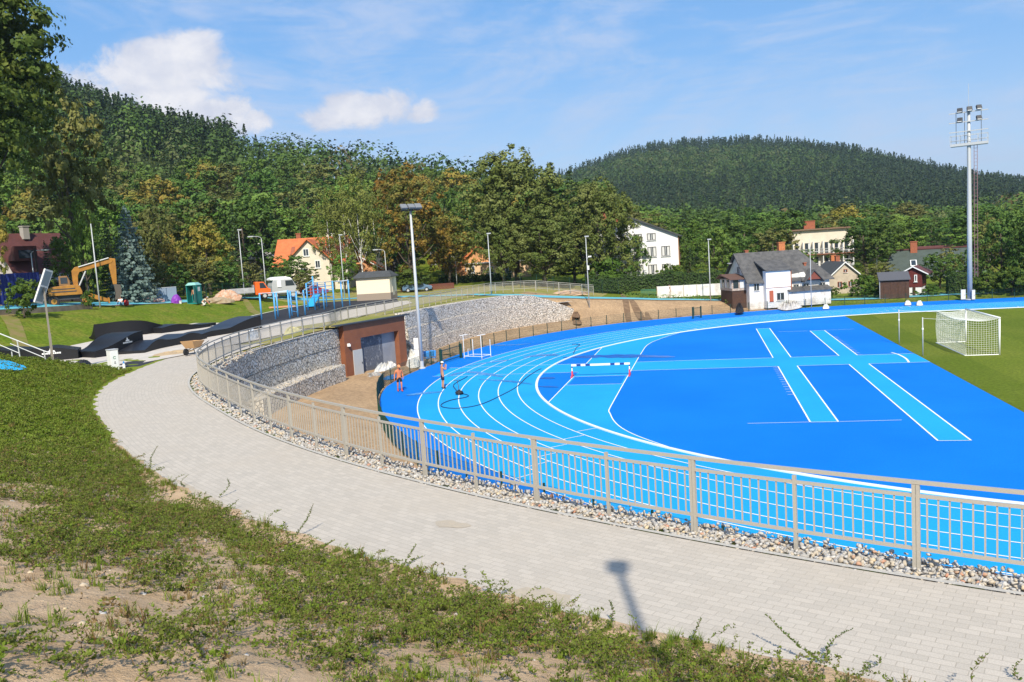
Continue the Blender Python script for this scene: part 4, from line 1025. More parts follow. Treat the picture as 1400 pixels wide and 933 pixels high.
p = at(547,535.5,.02)
person('worker with bare reddish chest, orange cap and black shorts walking on the dark blue edge', p, face_rz(p)+.25,
       dict(elL=(.27,.05,1.14),wrL=(.24,-.1,.93),elR=(-.29,.02,1.15),wrR=(-.33,-.06,.9),chest=(0,-.03,1.31),neck=(0,-.07,1.47),head0=(0,-.1,1.56),head1=(0,-.13,1.67),shL=(.18,-.03,1.41),shR=(-.18,-.03,1.41),knL=(.11,-.1,.5),anL=(.11,-.06,.09),toL=(.13,-.24,.035),knR=(-.11,.02,.49),anR=(-.11,.14,.1),toR=(-.12,-.03,.035)),
       mat('red burnt skin', (.62,.20,.09), .5), ('shorts', M_blk, .78, .085), cap=True, capm=mat('faded orange cap', (.70,.28,.12), .8), shoes=M_redcl, h=1.0)
p = at(606,531.5,.02)
person('bare chested worker in white cap and navy shorts standing on the lane lines', p, face_rz(p)+1.9,
       dict(elL=(.2,-.2,1.25),wrL=(.1,-.26,1.46),elR=(-.2,-.2,1.25),wrR=(-.08,-.27,1.46),head1=(0,-.04,1.69)),
       skin2, ('shorts', M_jean, .92, .088), cap=True, capm=white, shoes=M_blk)
p = at(916,402.5,1.9); p = np.array([p[0], p[1], zg(p[0], p[1])+.06])
# ------------------------------------------------------------------ cleaning machine and hose
p = at(628,539.5,.02); t = thing('pressure_washer', 'small black surface cleaning machine on wheels standing on the light blue lanes', 'machine', p, .6)
b = MB(); b.lathe([(.24,.06),(.26,.1),(.24,.18),(.1,.24),(.06,.3)], 14); b.build('housing', black, t, smooth=True)
b = MB(); b.tube([(0,0,.28),(.02,.18,.6),(.02,.35,.85)], .022, 6); b.tube([(-.2,.37,.86),(.22,.37,.86)], .018, 6); b.build('handle', dark, t)
for a in (0,2.1,4.2): b = MB(); b.ball((.24*math.cos(a), .24*math.sin(a), .05), .05); b.build('wheel', dark, t)
hp = [(639,515.5),(636,517.5),(629,521),(620,527),(622,532),(628,538),(639,540.5),(642,542),(637,544.5),(620,547),(608,551),(602,555),(606,558),(620,559.5),(634,558.5),(650,556),(665,551),(684,542),(706,530),(720,517),(735,507),(741,504.5)]
b = MB(); P = catmull([at(*q) for q in hp], .3, 1); b.tube([(*q,.035) for q in P], .028, 5)
P2 = catmull([at(*q) for q in ((784,484),(786,480),(788,476),(793,472),(789,471),(782,471.5))], .3, 1); 
tag(b.build('water_hose', mat('dark blue hose', (.01,.05,.13), .5)), 'long dark hose looping across the light blue lanes from the cleaning machine', 'hose')
b = MB(); b.tube([(*q,.035) for q in P2], .028, 5); tag(b.build('water_hose', mat('black hose', (.01,.03,.08), .5)), 'short dark hose end lying on the lanes near the inner white kerb', 'hose')
# ------------------------------------------------------------------ hurdle trolley, chairs, sacks and timber by the garage
p = at(634,490,.02); q = at(668,489,.02)
t = thing('hurdle_trolley', 'white tubular steel trolley frame on castors standing at the track fence', 'trolley', at(635,490.5,0), math.atan2(*(at(659,491,0)-at(635,490.5,0))[1::-1]))
Lt = float(np.linalg.norm(at(659,491,0)-at(635,490.5,0))); Wt = 1.3
b = MB()
for x, y in ((0,0),(Lt,0),(Lt,Wt),(0,Wt)): b.tube([(x,y,.12),(x,y,1.95 if y == 0 else 1.5)], .028, 6)
for z, y in ((.2,0),(.2,Wt)): b.tube([(0,y,z),(Lt,y,z)], .025, 6)
for x in (0,Lt): b.tube([(x,0,.2),(x,Wt,.2)], .025, 6); b.tube([(x-.35,0,1.95),(x+.35,.2,2.05)], .03, 6)
b.tube([(.35,.1,.2),(.35,.1,.8),(.95,.1,.8),(.95,.1,.2)], .025, 6)
b.build('frame', white, t)
for x, y in ((0,0),(Lt,0),(Lt,Wt),(0,Wt)): b = MB(); b.tube([(x-.02,y,.07),(x+.02,y,.07)], .07, 10); b.build('castor', grey, t)
bench_m = mat('blue plastic seat', (.03,.22,.55), .4)
def chair(px, py, lab, rz):
    p = at(px,py,.08); t = thing('plastic_chair', lab, 'chair', p, rz, 'blue chairs by the floodlight pole')
    b = MB(); b.box((0,0,.44),(.5,.46,.04)); b.build('seat', bench_m, t, bevel=.012); b = MB(); b.box((0,.23,.75),(.5,.04,.5),0,0,rx=-.15); b.build('backrest', bench_m, t, bevel=.012)
    for x in (-.22,.22):
        for y in (-.2,.2): b = MB(); b.tube([(x,y,0),(x,y,.43)], .018, 6); b.build('leg', galv, t)
chair(584,497,'blue chair nearest the floodlight pole among the stacked timber',.4); chair(592,496,'blue chair next to the green gate post among the stacked timber',.1)
M_sack = mat('white woven sack', (.74,.72,.67), .8, (.62,.60,.55), 2.5, bump=.4, bscale=8)
def heap(name, label, cat, pts, m, h, seed, group=None, z0=.1, rough=.3):
    """draped sheet or heap: an uneven closed mound over an outline given on the ground"""
    P = np.array([at(*q, z0)[:2] for q in pts]); c = P.mean(0); r = random.Random(seed); O = catmull(list(map(tuple,P))+[tuple(P[0])], .25, 1); n = len(O); V = []; F = []
    K = 6
    for k in range(K):
        f = 1-k/K
        for q in O: w_ = c+(q-c)*f; V.append((w_[0]-c[0], w_[1]-c[1], (0 if k == 0 else h*math.sin((1-f)*math.pi/2)**.7*r.uniform(1-rough,1+rough))))
    V.append((0,0,h)); 
    for k in range(K-1): F += [(k*n+i, k*n+(i+1)%n, (k+1)*n+(i+1)%n, (k+1)*n+i) for i in range(n)]
    F += [((K-1)*n+i, (K-1)*n+(i+1)%n, K*n) for i in range(n)]
    b = MB(); b.add(V, F); o = b.build(name, m, smooth=False); o.location = (c[0], c[1], z0-.04); return tag(o, label, cat, group)
heap('tarpaulin','crumpled white tarpaulin heap reaching out from the garage opening','tarpaulin',[(508,516),(520,513),(538,507),(549,500),(549,493),(540,494),(526,501),(512,509)],M_sack,.75,1)
heap('tarpaulin','white sheet draped over a pallet behind the floodlight pole','tarpaulin',[(548,500),(560,503),(573,501),(574,492),(562,489),(550,491)],M_sack,.95,2)
heap('rubble_heap','grey cement sacks and rubble lying at the open door of the garage','rubble',[(490,520),(502,522),(516,517),(527,514),(520,511),(505,513),(494,515)],mat('grey rubble', (.26,.25,.24), .95, (.38,.36,.33), 5),.32,3)
heap('plastic_sheet','small blue plastic sheet on the soil at the corner of the brown garage','plastic sheet',[(478,523),(485,523.5),(490,518),(484,517)],mat('blue plastic sheet', (.16,.38,.66), .4),.18,4)
heap('plastic_sheet','bright blue plastic sheet spread on the ground behind the fence','plastic sheet',[(515,518),(530,519),(548,514),(545,510),(530,513)],mat('bright blue sheet', (.06,.24,.62), .5),.06,5)
heap('black_sack','dark sack lying in the mouth of the garage next to the door','sack',[(496,510),(506,511),(510,505),(503,501),(498,503)],M_blk,.7,6)
heap('soil_lump','dark orange lump of earth at the foot of the pale gabion wall end','soil heap',[(783,443),(794,443),(795,439),(789,437),(783,438)],mat('orange clay lump', (.27,.15,.07), .95, (.18,.11,.06), 4),.4,7,z0=.35)
heap('soil_lump','brown clods of earth higher up beside the pale gabion wall end','soil heap',[(782,433),(791,434),(793,430),(788,427),(783,428)],mat('brown clods', (.22,.13,.07), .95, (.15,.09,.05), 4),.45,17,z0=1.0)
heap('black_bag','black rubber bag hung against the fence below the old house','bag',[(1006,428),(1016,427),(1016,424),(1006,425)],M_blk,.85,8,z0=.3)
heap('rubble_heap','pile of pale rubble and torn sacks beyond the far track fence','rubble',[(1063,422),(1075,424),(1096,420),(1095,414),(1078,415),(1066,418)],mat('pale rubble', (.60,.57,.54), .95, (.42,.40,.38), 3),.75,9,z0=.15,rough=.6)
heap('rubble_heap','low grey heap of gravel at the left of the pale rubble pile','rubble',[(1044,420),(1052,421),(1056,417),(1050,415),(1045,416)],mat('grey gravel', (.30,.30,.30), .95, (.42,.41,.39), 4),.6,10,z0=.15)
for k, (px, py) in enumerate(((1241,416),(1257,416.5),(1129,421))):
    heap('white_sack', ('left white sack on the strip of grass beyond the far track','right white sack on the strip of grass beyond the far track','lone white bundle on the grass beside the pale rubble')[k], 'sack', [(px-4,py+1),(px+4,py+1),(px+4,py-1.5),(px-4,py-1.5)], M_sack, .4, 20+k, 'sacks beyond the far track')
for k, (x0, x1, y) in enumerate(((556,569,486.5),(556,566,489.5),(600,622,481.5))):
    a, c = at(x0,y+5,.05), at(x1,y+3.5,.05); t = thing('timber_stack', ('upper stack of raw boards leaning by the garage corner','lower stack of raw boards by the garage corner','stack of raw boards behind the green gate posts')[k], 'timber', (*((a+c)/2)[:2], .1), math.atan2(*(c-a)[1::-1]), 'stacks of boards by the garage')
    Lb = float(np.linalg.norm(c-a)); rr = random.Random(k)
    for q in range(6): b = MB(); b.box((rr.uniform(-.1,.1), rr.uniform(-.15,.15)+(q%2)*.25, .05+(q//2)*.055+k*.0), (Lb*rr.uniform(.85,1.05), .22, .05), rr.uniform(-.03,.03)); b.build('board', wood, t)
    for x in (-Lb*.3, Lb*.3): b = MB(); b.box((x,.1,-.0),(.1,.6,.1)); b.build('bearer', wood, t)
p = at(571,497,.05); t = thing('insulation_board', 'tall white board standing upright against the floodlight pole', 'board', p, face_rz(p)); b = MB(); b.box((0,0,1.05),(.42,.12,2.1),0,0,rx=-.04); b.build('board', offwhite, t, bevel=.01); b = MB(); b.box((0,-.01,1.2),(.43,.13,.04)); b.build('strap', grey, t)
# ================================================================== LEFT TERRACE: RAMPS, TRAINING BARS, MACHINES
sheet('paved_yard', [(-60,-22.6),(-52.3,-23.5),(-51.6,-18),(-51.2,-8),(-51.4,5),(-52.2,15),(-53.2,25),(-55.6,30),(-57.6,29),(-58.6,17),(-59.2,7),(-61,6),(-68.6,9),(-68.2,-2),(-66.6,-9),(-65,-14)], 4.07, mat('beige concrete paving', (.62,.55,.47), .9, (.54,.48,.41), 1.2, fine=.08))
sheet('rubber_surface', [(-57.3,-0.9),(-58.1,7),(-57.5,17),(-56.1,28.6),(-59.4,36.6),(-65.1,36),(-69.1,36),(-68.3,26.5),(-66.1,14.8),(-63,3)], 4.095, mat('black rubber granulate', (.022,.022,.026), .9, fine=.2))
sheet('stone_edging', [(-66.3,14.8),(-68.5,26.5),(-69.3,36.2),(-69.0,36.2),(-68.2,26.5),(-66.0,14.8),(-62.9,3),(-63.2,3)], 4.13, mat('pale edging', (.55,.52,.46), .9))
M_ramp = mat('black ramp laminate', (.012,.012,.015), .36, (.02,.02,.024), .5, spec=.5); M_rside = mat('black ramp sides', (.006,.006,.008), .6)
def ramp(label, pts, prof, width, z0=4.07, bank=0, marks=()):
    """wooden pump track element: a riding surface over closed side walls, following a plan line; prof gives heights along it"""
    P = catmull(pts, .25, 2); n = len(P); N = normals(P); s = np.linspace(0, 1, n); k = np.array(prof, float); k[:,1] *= .74
    hh = np.interp(s, k[:,0], k[:,1]); w_ = np.ones(9)/9; hh = np.convolve(np.pad(hh, 4, 'edge'), w_, 'valid') if n > 12 else hh
    c = P.mean(0); t = thing('pump_track_ramp', label, 'ramp', (c[0], c[1], z0), 0, 'pump track ramps')
    b = MB(); K = 6; V = []
    for j in range(K+1):
        f = j/K-.5; Q = P+N*width*f
        zz = hh*(1 if not bank else (.12+.88*(max(0, (f*np.sign(bank)+.5))**2.2)))
        V += [(q[0]-c[0], q[1]-c[1], z) for q, z in zip(Q, zz)]
    b.add(V, [(j*n+i, j*n+i+1, (j+1)*n+i+1, (j+1)*n+i) for j in range(K) for i in range(n-1)]); b.build('riding_surface', M_ramp, t, smooth=True)
    b = MB()
    for j in (0, K):
        top = V[j*n:(j+1)*n]; b.add([(x, y, 0) for x, y, z in top]+[(x, y, z-.004) for x, y, z in top], [(i, i+1, i+1+n, i+n) for i in range(n-1)])
    for i in (0, n-1):
        ed = [V[j*n+i] for j in range(K+1)]; b.add([(x, y, 0) for x, y, z in ed]+[(x, y, z-.004) for x, y, z in ed], [(j, j+1, j+K+2, j+K+1) for j in range(K)])
    sd = b.build('side_panel', M_rside, t)
    for m in marks:                                                 # small white emblem (a peaked hill over a line of letters) on the side
        i = int(m*n); sg = 1 if np.dot(N[i], CAM[:2]-P[i]) > 0 else -1
        o_ = P[i]+N[i]*(width/2+.02)*sg-c; d = (P[min(i+3,n-1)]-P[i]); d = d/np.linalg.norm(d)*(1 if np.dot(d, CR[:2]) > 0 else -1)
        zz = hh[i]-.32; b = MB()
        def q(u, v): return (o_[0]+d[0]*u, o_[1]+d[1]*u, zz+v)
        b.add([q(-.22,.06),q(.22,.06),q(.16,.15),q(.07,.15),q(.02,.27),q(-.06,.29),q(-.1,.15),q(-.18,.13)], [tuple(range(8))])
        for e in range(9): b.add([q(-.5+e*.112,-.06),q(-.5+e*.112+.088,-.06),q(-.5+e*.112+.088,.03),q(-.5+e*.112,.03)], [(0,1,2,3)])
        b.build('emblem', white, sd, fix=False)
    return t
def AT(z, *pp): return [tuple(at(*p, z)[:2]) for p in pp]
ramp('black ramp with a white emblem at its left, nearest the grass bank', AT(4.07,(-30,497),(20,494),(60,492.5),(112,488)), [(0,1.1),(.35,1.15),(.55,.75),(.72,1.2),(.85,1.15),(1,.5)], 1.9, marks=(.78,))
ramp('tall black ramp block with a white emblem behind the white control cabinet', AT(4.07,(118,489),(140,486),(160,482),(178,478)), [(0,.35),(.3,.9),(.6,1.5),(1,1.55)], 2.0, marks=(.52,))
ramp('long black roller ramp with two humps in the middle of the pump track', AT(4.07,(178,484),(200,478),(225,473),(250,468),(268,463.5)), [(0,.1),(.22,.85),(.36,.85),(.5,.3),(.62,.85),(.78,.9),(1,.15)], 1.7)
ramp('black ramp rising to a high end beside the training bars', AT(4.07,(255,464),(285,459),(315,454),(344,449)), [(0,.25),(.25,.7),(.4,.35),(.7,1.05),(1,1.35)], 2.0)
ramp('high curved black berm wall at the foot of the grass slope', AT(4.07,(126,464),(150,461.5),(185,458),(215,454)), [(0,1.55),(.6,1.7),(.8,1.3),(1,.6)], 1.8, bank=1 if True else 0)
ramp('low black roller running right from the high berm wall', AT(4.07,(212,456),(235,453),(262,449.5),(285,446)), [(0,.5),(.3,.95),(.6,.35),(1,.4)], 1.7)
heap('black_mat','flat black rubber mat lying before the ramps beside the cabinet','mat',[(138,503),(178,504),(216,493),(205,489),(165,494)],mat('black matting', (.03,.03,.034), .8),.05,31,z0=4.07,rough=.05)
heap('black_mat','roll of black matting lying left of the white cabinet','mat',[(100,502),(122,501),(124,496),(104,497)],mat('black matting', (.02,.02,.022), .8),.3,32,z0=4.07,rough=.1)
# control cabinet
p = at(156,506,4.07); t = thing('control_cabinet', 'white control cabinet with a green ring emblem standing before the black ramps', 'cabinet', p, face_rz(p)+.45)
b = MB(); b.box((0,0,.5),(.42,.36,1.0)); b.build('body', offwhite, t, bevel=.01); b = MB(); b.box((0,0,1.02),(.46,.40,.05)); b.build('lid', grey, t, bevel=.01); b = MB(); b.box((0,-.183,.5),(.36,.012,.9)); dd = b.build('door', white, t)
b = MB()
for k in range(14): a0_, a1_ = k/14*5.3+.4, (k+.9)/14*5.3+.4; b.add([(r_*math.cos(a), -.192, .62+r_*math.sin(a)) for r_, a in ((.045,a0_),(.075,a0_),(.075,a1_),(.045,a1_))], [(0,1,2,3)])
b.build('emblem', mat('green print', (.02,.22,.06), .6), dd, fix=False); b = MB(); b.box((0,-.19,.40),(.06,.004,.05)); b.box((0,-.19,.33),(.09,.004,.03)); b.build('lettering', dark, dd)
b = MB(); b.box((.214,0,.6),(.006,.10,.12)); b.box((.214,0,.42),(.006,.14,.05)); b.build('warning_plate', dark, t)
p = at(170,505.5,4.07); t = thing('marker_post', 'knee high white marker post with a blue cap beside the control cabinet', 'post', p); b = MB(); b.lathe([(.07,0),(.06,.28),(.035,.3)], 10); b.build('post', white, t); b = MB(); b.lathe([(.04,.3),(.045,.33),(.02,.42)], 10); b.build('cap', bench_m, t)
# wheelbarrow behind the railing
p = at(266,484,4.07); t = thing('wheelbarrow', 'wheelbarrow with an orange dusty tray standing at the bend of the railing', 'wheelbarrow', p, face_rz(p)+.9)
b = MB(); b.add([(-.35,-.3,.35),(.3,-.25,.4),(.3,.25,.4),(-.35,.3,.35),(-.6,-.42,.78),(.5,-.38,.72),(.5,.38,.72),(-.6,.42,.78)], [(0,1,2,3),(0,4,5,1),(1,5,6,2),(2,6,7,3),(3,7,4,0)]); b.build('tray', mat('dusty orange tray', (.55,.33,.16), .8), t)
b = MB()
for s in (-.2,.2): b.tube([(-.7,s*.5,.2),(.2,s,.36),(1.0,s*1.4,.62)], .02, 6); b.tube([(.2,s,.36),(.35,s*1.2,0)], .02, 6)
b.build('frame', dark, t); b = MB(); b.tube([(-.7,-.05,.19),(-.7,.05,.19)], .19, 14); b.build('wheel', black, t)
heap('plastic_wrap','crumpled clear grey plastic wrap lying on the path behind the railing','plastic wrap',[(336,466),(352,463),(354,457),(340,458)],mat('grey plastic film', (.50,.51,.52), .25),.5,33,z0=4.07)
heap('yellow_hose_pile','pile of pale yellow hose behind the railing above the gabion wall','hose',[(388,458),(404,455),(412,451),(399,449),(390,452)],mat('pale yellow plastic', (.62,.55,.22), .6),.28,34,z0=4.07)
heap('soil_strip','strip of spilled sand and clay along the edge of the footpath','sand',[(205,489),(262,482),(268,478),(240,479),(208,485)],mat('ochre sand', (.50,.36,.20), .95, (.42,.30,.18), 3),.12,35,z0=4.07)
# handrail of the steps on the far left
t = thing('handrail', 'grey two bar steel handrail descending behind the grass bank at the far left', 'handrail', at(30,480,4.3)); o0 = Vector(t.location)
def hp_(px, py, D): return tuple(Vector(atD(px,py,D))-o0)
b = MB(); b.tube([hp_(-20,448,52),hp_(0,456.5,51.5),hp_(24,466,51),hp_(60,480,50.2),hp_(71,483.5,50)], .03, 6); b.tube([hp_(-20,465,52),hp_(0,472,51.5),hp_(26,483,51)], .022, 6); b.tube([hp_(14,470,51.2),hp_(60,489,50.2)], .022, 6); b.build('rail', galv, t)
for (a, c, D) in (((23.5,466),(27.5,490),51),((60,480),(63,498),50.2),((16,481),(17,490),51.2)): b = MB(); b.tube([hp_(*a,D), hp_(*c,D)], .032, 6); b.build('post', galv, t)
# solar lamp panel on a pole
pb = at(72.5,497,4.62); D_ = math.hypot(*(pb-CAM)[:2]); pt = atD(64,392,D_)
t = thing('solar_panel_lamp', 'square grey pole with a tilted solar panel at its top on the grass bank', 'street lamp', pb, face_rz(pb)); Hs = pt[2]-pb[2]; dx = float(np.dot((pt-pb)[:2], CR[:2]))*0
b = MB(); b.bar((0,0,-.5),(0,0,1.5), .16,.12); b.bar((0,0,1.5),(-.02,0,Hs), .09,.09); b.build('pole', mat('brown grey pole', (.24,.21,.17), .6), t)
b = MB(); b.box((0,0,0),(.52,.9,.05)); pn = b.build('panel_back', mat('grey panel back', (.22,.27,.29), .5), t, bevel=.008)
b = MB()
for s in (-1,1): b.box((s*.27,0,.0),(.05,.94,.07)); b.box((0,s*.46,0),(.56,.05,.07))
b.box((0,0,-.04),(.5,.05,.03)); fr = b.build('panel_frame', offwhite, pn); b = MB(); b.box((0,0,.03),(.5,.88,.012)); b.build('cells', mat('solar cells', (.012,.018,.05), .15), pn)
Y_ = Vector((.37,0,.93)).normalized(); X_ = Vector((-.5,-.86,0)); X_ = (X_-Y_*X_.dot(Y_)).normalized(); Z_ = X_.cross(Y_); Mx = Matrix((X_, Y_, Z_)).transposed().to_4x4(); pn.matrix_local = Matrix.Translation((-.02,.0,Hs+.02)) @ Mx @ Matrix.Diagonal((1.25,1.75,1,1))
# ------------------------------------------------------------------ training bars
M_tb = mat('light blue steel tube', (.09,.36,.74), .4); M_tb2 = mat('pale bar', (.62,.68,.74), .35)
t = thing('exercise_bars', 'large light blue frame of pull-up bars and ladders on black rubber ground', 'exercise frame', at(420,425,4.1)); o0 = Vector(t.location)
def tb(px, py): return Vector(at(px,py,4.1))-o0
PB = {'a':((358,437),(355.5,401)),'b':((377,436.5),(375,400)),'c':((380.5,433),(378,400)),'d':((396.5,435.5),(393.5,397)),'e':((399.5,432),(396.5,398)),'f':((407.5,433.5),(404.5,398.5)),'g':((417.5,431),(415,397)),'h':((421.5,424.5),(418,387.5)),'i':((431,424),(428.5,378)),'j':((436.5,421),(434,386)),'k':((443.5,423.5),(443,395)),'l':((447,419.5),(444,385.5)),'m':((457.5,423),(453,384.5)),'n':((468.5,420.5),(467,385)),'o':((478.5,419),(475.5,383))}
TP = {}
for k, (a, c) in PB.items():
    A_ = tb(*a); D_ = math.hypot(*(np.array(A_+o0)-CAM)[:2]); T_ = Vector(atD(c[0], c[1], D_))-o0; T_ = Vector((A_.x, A_.y, T_.z)); TP[k] = (A_, T_)
    b = MB(); b.tube([A_, T_], .075, 8); b.build('upright', M_tb, t, smooth=True)
def bar(k1, k2, f1=1, f2=None, m=M_tb2, r=.035):
    f2 = f1 if f2 is None else f2; A_ = TP[k1][0].lerp(TP[k1][1], f1-.01); B_ = TP[k2][0].lerp(TP[k2][1], f2-.01); b = MB(); b.tube([A_, B_], r, 6); b.build('bar', m, t)
for q in (('a','b'),('b','d'),('d','f'),('c','e'),('g','j'),('h','j'),('l','m'),('m','n'),('n','o'),('l','o'),('j','l')): bar(*q)
for f in (.2,.45,.62,.8): bar('e','f',f,f,M_tb)
for f in (.45,.58,.7,.82,.92): bar('h','l',f,f,M_tb); 
for f in (.45,.65,.85): bar('j','m',f,f,M_tb)
bar('h','i',.99,.9,M_tb); bar('i','j',.82,.98,M_tb); bar('k','m',.95,.75,M_tb); bar('f','g',.9,.9,M_tb2)
A_ = tb(422,421); b = MB(); c1 = tb(424,421)+Vector((0,0,.15)); c2 = tb(434,417)+Vector((0,0,1.15)); b.bar(c1, c2, .8, .07); b.build('sit_up_board', mat('bright blue board', (.02,.40,.80), .4), t)
b = MB(); b.tube([c2, tb(434,418)], .04, 6); b.tube([c1.lerp(c2,.5), tb(429,420)], .04, 6); b.build('board_leg', M_tb, t); b = MB(); b.box(tuple(tb(427,415)+Vector((0,0,1.5))), (.1,.5,1.4)); b.build('side_panel', mat('red panel', (.55,.10,.06), .5), t)
# ------------------------------------------------------------------ excavator
M_ex = mat('weathered shade-dimmed orange yellow paint', (.42,.19,.025), .55, (.32,.14,.022), 2, fine=.1)  # worn paint, darkened so its colour carries the shade of the trees
p = atD(96,417.5,88); p[2] = zg(p[0], p[1]); t = thing('excavator', 'orange yellow wheeled excavator with raised boom parked beyond the blue path', 'excavator', p, face_rz(p)); t.scale = (.93,.93,.93) 
b = MB()
b.prism([(-1.75,1.05),(1.2,1.05),(1.2,1.35),(1.0,1.95),(.2,2.05),(-1.2,1.95),(-1.75,1.8)], -.95, .95, 'y'); bd = b.build('body', M_ex, t, bevel=.04)
b = MB(); b.box((-.4,-.965,1.42),(2.2,.03,.10)); b.box((-.4,-.965,1.68),(2.0,.03,.09)); b.build('side_grille', dark, bd)
b = MB(); b.prism([(-.75,2.0),(.2,2.0),(.2,2.45),(.0,2.95),(-.75,2.95)], -.9, .1, 'y'); cb = b.build('cab', mat('dusty cab', (.25,.13,.05), .6), t, bevel=.03); b = MB(); b.box((-.3,-.915,2.5),(.6,.02,.6)); b.box((.15,-.4,2.6),(.05,.8,.5)); b.build('window', glass, cb)
b = MB(); b.prism([(-2.1,.62),(1.8,.62),(1.6,1.02),(-1.9,1.02)], -.6, .6, 'y'); b.build('chassis', dark, t)
for x in (-1.35,1.35):
    for y in (-.95,.95):
        b = MB(); b.tube([(x,y-.2,.5),(x,y+.2,.5)], .5, 18); wh = b.build('wheel', black, t, bevel=.03); b = MB(); b.tube([(x,y-.215,.5),(x,y+.215,.5)], .26, 12); b.build('rim', M_ex, wh)
b = MB(); b.prism([(.45,1.9),(.9,1.9),(.98,2.9),(1.15,3.25),(4.15,4.0),(4.3,4.25),(4.1,4.4),(.75,3.75),(.45,3.4)], -.22, .22, 'y'); bm_ = b.build('boom', M_ex, t, bevel=.03)
b = MB(); b.tube([(1.0,-.3,1.9),(1.35,-.3,2.6),(1.7,-.3,3.3)], .07, 8); b.tube([(1.1,-.3,3.75),(3.9,-.3,4.5)], .06, 8); b.build('hydraulic_ram', galv, bm_)
b = MB(); b.prism([(3.95,4.5),(4.5,4.4),(4.5,3.4),(4.4,1.8),(4.05,1.8),(3.85,3.6)], -.18, .18, 'y'); b.build('stick', M_ex, t, bevel=.03)
b = MB(); b.prism([(4.1,1.85),(4.7,1.75),(4.75,1.0),(4.5,.35),(4.1,.25),(4.2,.9)], -.45, .45, 'y'); b.build('bucket', mat('worn steel bucket', (.10,.085,.07), .6), t)
b = MB(); b.prism([(1.4,1.0),(2.0,1.05),(3.4,.45),(3.5,.15),(3.2,.15),(1.5,.75)], -.5, .5, 'y'); b.build('blade_arm', M_ex, t); b = MB(); b.box((3.5,0,.25),(.12,2.2,.55)); b.build('dozer_blade', M_ex, t)
# portable toilet and people at work
M_pt = mat('teal plastic', (.015,.24,.22), .45); p = atD(267,416,97); p[2] = zg(p[0], p[1]); t = thing('portable_toilet', 'teal portable toilet cabin with its door standing open', 'portable toilet', p, face_rz(p)-.5)
b = MB(); b.box((-.56,0,1.0),(.06,1.1,2.0)); b.box((.56,0,1.0),(.06,1.1,2.0)); b.box((0,.53,1.0),(1.1,.06,2.0)); b.box((0,0,.05),(1.1,1.1,.1)); b.box((0,-.52,2.0),(1.18,.06,.14)); b.build('cabin', M_pt, t)
b = MB(); b.add([(-.62,-.62,2.0),(.62,-.62,2.0),(.62,.62,2.0),(-.62,.62,2.0),(-.35,-.4,2.28),(.35,-.4,2.28),(.35,.4,2.28),(-.35,.4,2.28)], [(0,1,2,3),(4,5,6,7),(0,1,5,4),(1,2,6,5),(2,3,7,6),(3,0,4,7)]); b.build('roof', mat('pale teal roof', (.25,.50,.46), .4), t)
b = MB(); b.box((.62,-.95,1.0),(.04,.85,1.8),.25); b.build('door', M_pt, t); b = MB(); b.box((.594,.0,1.55),(.008,.45,.45)); b.build('sticker', white, t)
q = p+np.array([0,0,.1])
person('bare chested man in dark trousers standing in the open teal toilet cabin', q, face_rz(q)-.5, {}, skin2, ('trousers', M_blk, 1.85, .06), cap=True, capm=grey, shoes=M_blk)
p = atD(279,417,96); p[2] = zg(p[0], p[1]); M_wsh = mat('cream work shirt', (.62,.57,.45), .9)
person('worker in white trousers and cream shirt crouching over stones next to the teal toilet', p, face_rz(p)+1.35, dict(pelvis=(0,.15,.42),waist=(0,.05,.56),chest=(0,-.13,.70),neck=(0,-.27,.80),head0=(0,-.33,.84),head1=(0,-.42,.89),shL=(.17,-.2,.74),shR=(-.17,-.2,.74),elL=(.2,-.35,.5),wrL=(.16,-.5,.28),elR=(-.2,-.35,.5),wrR=(-.16,-.5,.28),hipL=(.1,.15,.40),knL=(.16,-.22,.42),anL=(.14,.05,.08),toL=(.15,-.12,.04),hipR=(-.1,.15,.40),knR=(-.16,-.15,.16),anR=(-.13,.25,.1),toR=(-.13,.4,.05)), skin2, ('trousers', mat('white work trousers', (.66,.64,.60), .9), 1.7, .06), shirt=M_wsh, hair=mat('grey hair', (.4,.38,.35), .9), shoes=M_blk)
p = atD(165,417.5,90); p[2] = zg(p[0], p[1])
person('person in a red cap, white top and blue trousers sitting by the blue path', p, face_rz(p)-.6, dict(pelvis=(0,.1,.16),waist=(0,.12,.34),chest=(0,.08,.56),neck=(0,.04,.74),head0=(0,.02,.83),head1=(0,-.01,.95),shL=(.17,.08,.67),shR=(-.17,.08,.67),elL=(.24,-.05,.42),wrL=(.15,-.25,.42),elR=(-.24,-.05,.42),wrR=(-.15,-.25,.42),hipL=(.1,.05,.15),knL=(.14,-.32,.42),anL=(.12,-.45,.08),toL=(.12,-.62,.04),hipR=(-.1,.05,.15),knR=(-.14,-.32,.42),anR=(-.12,-.45,.08),toR=(-.12,-.62,.04)), skin2, ('trousers', mat('blue cloth', (.10,.30,.50), .9), 1.85, .06), shirt=white, cap=True, capm=M_redcl)
p = atD(173,417,90.5); p[2] = zg(p[0], p[1]); t = thing('backpack', 'red backpack lying on the grass next to the sitting person', 'bag', p); b = MB(); b.ball((0,0,.3),(.28,.2,.32),0,10,7); b.build('bag', M_redcl, t, smooth=True); b = MB(); b.ball((0,-.17,.22),(.2,.09,.16),0,8,6); b.build('pocket', mat('dark red cloth', (.3,.02,.03), .9), t, smooth=True)
p = atD(915,404,112); p[2] = zg(p[0], p[1])+.02
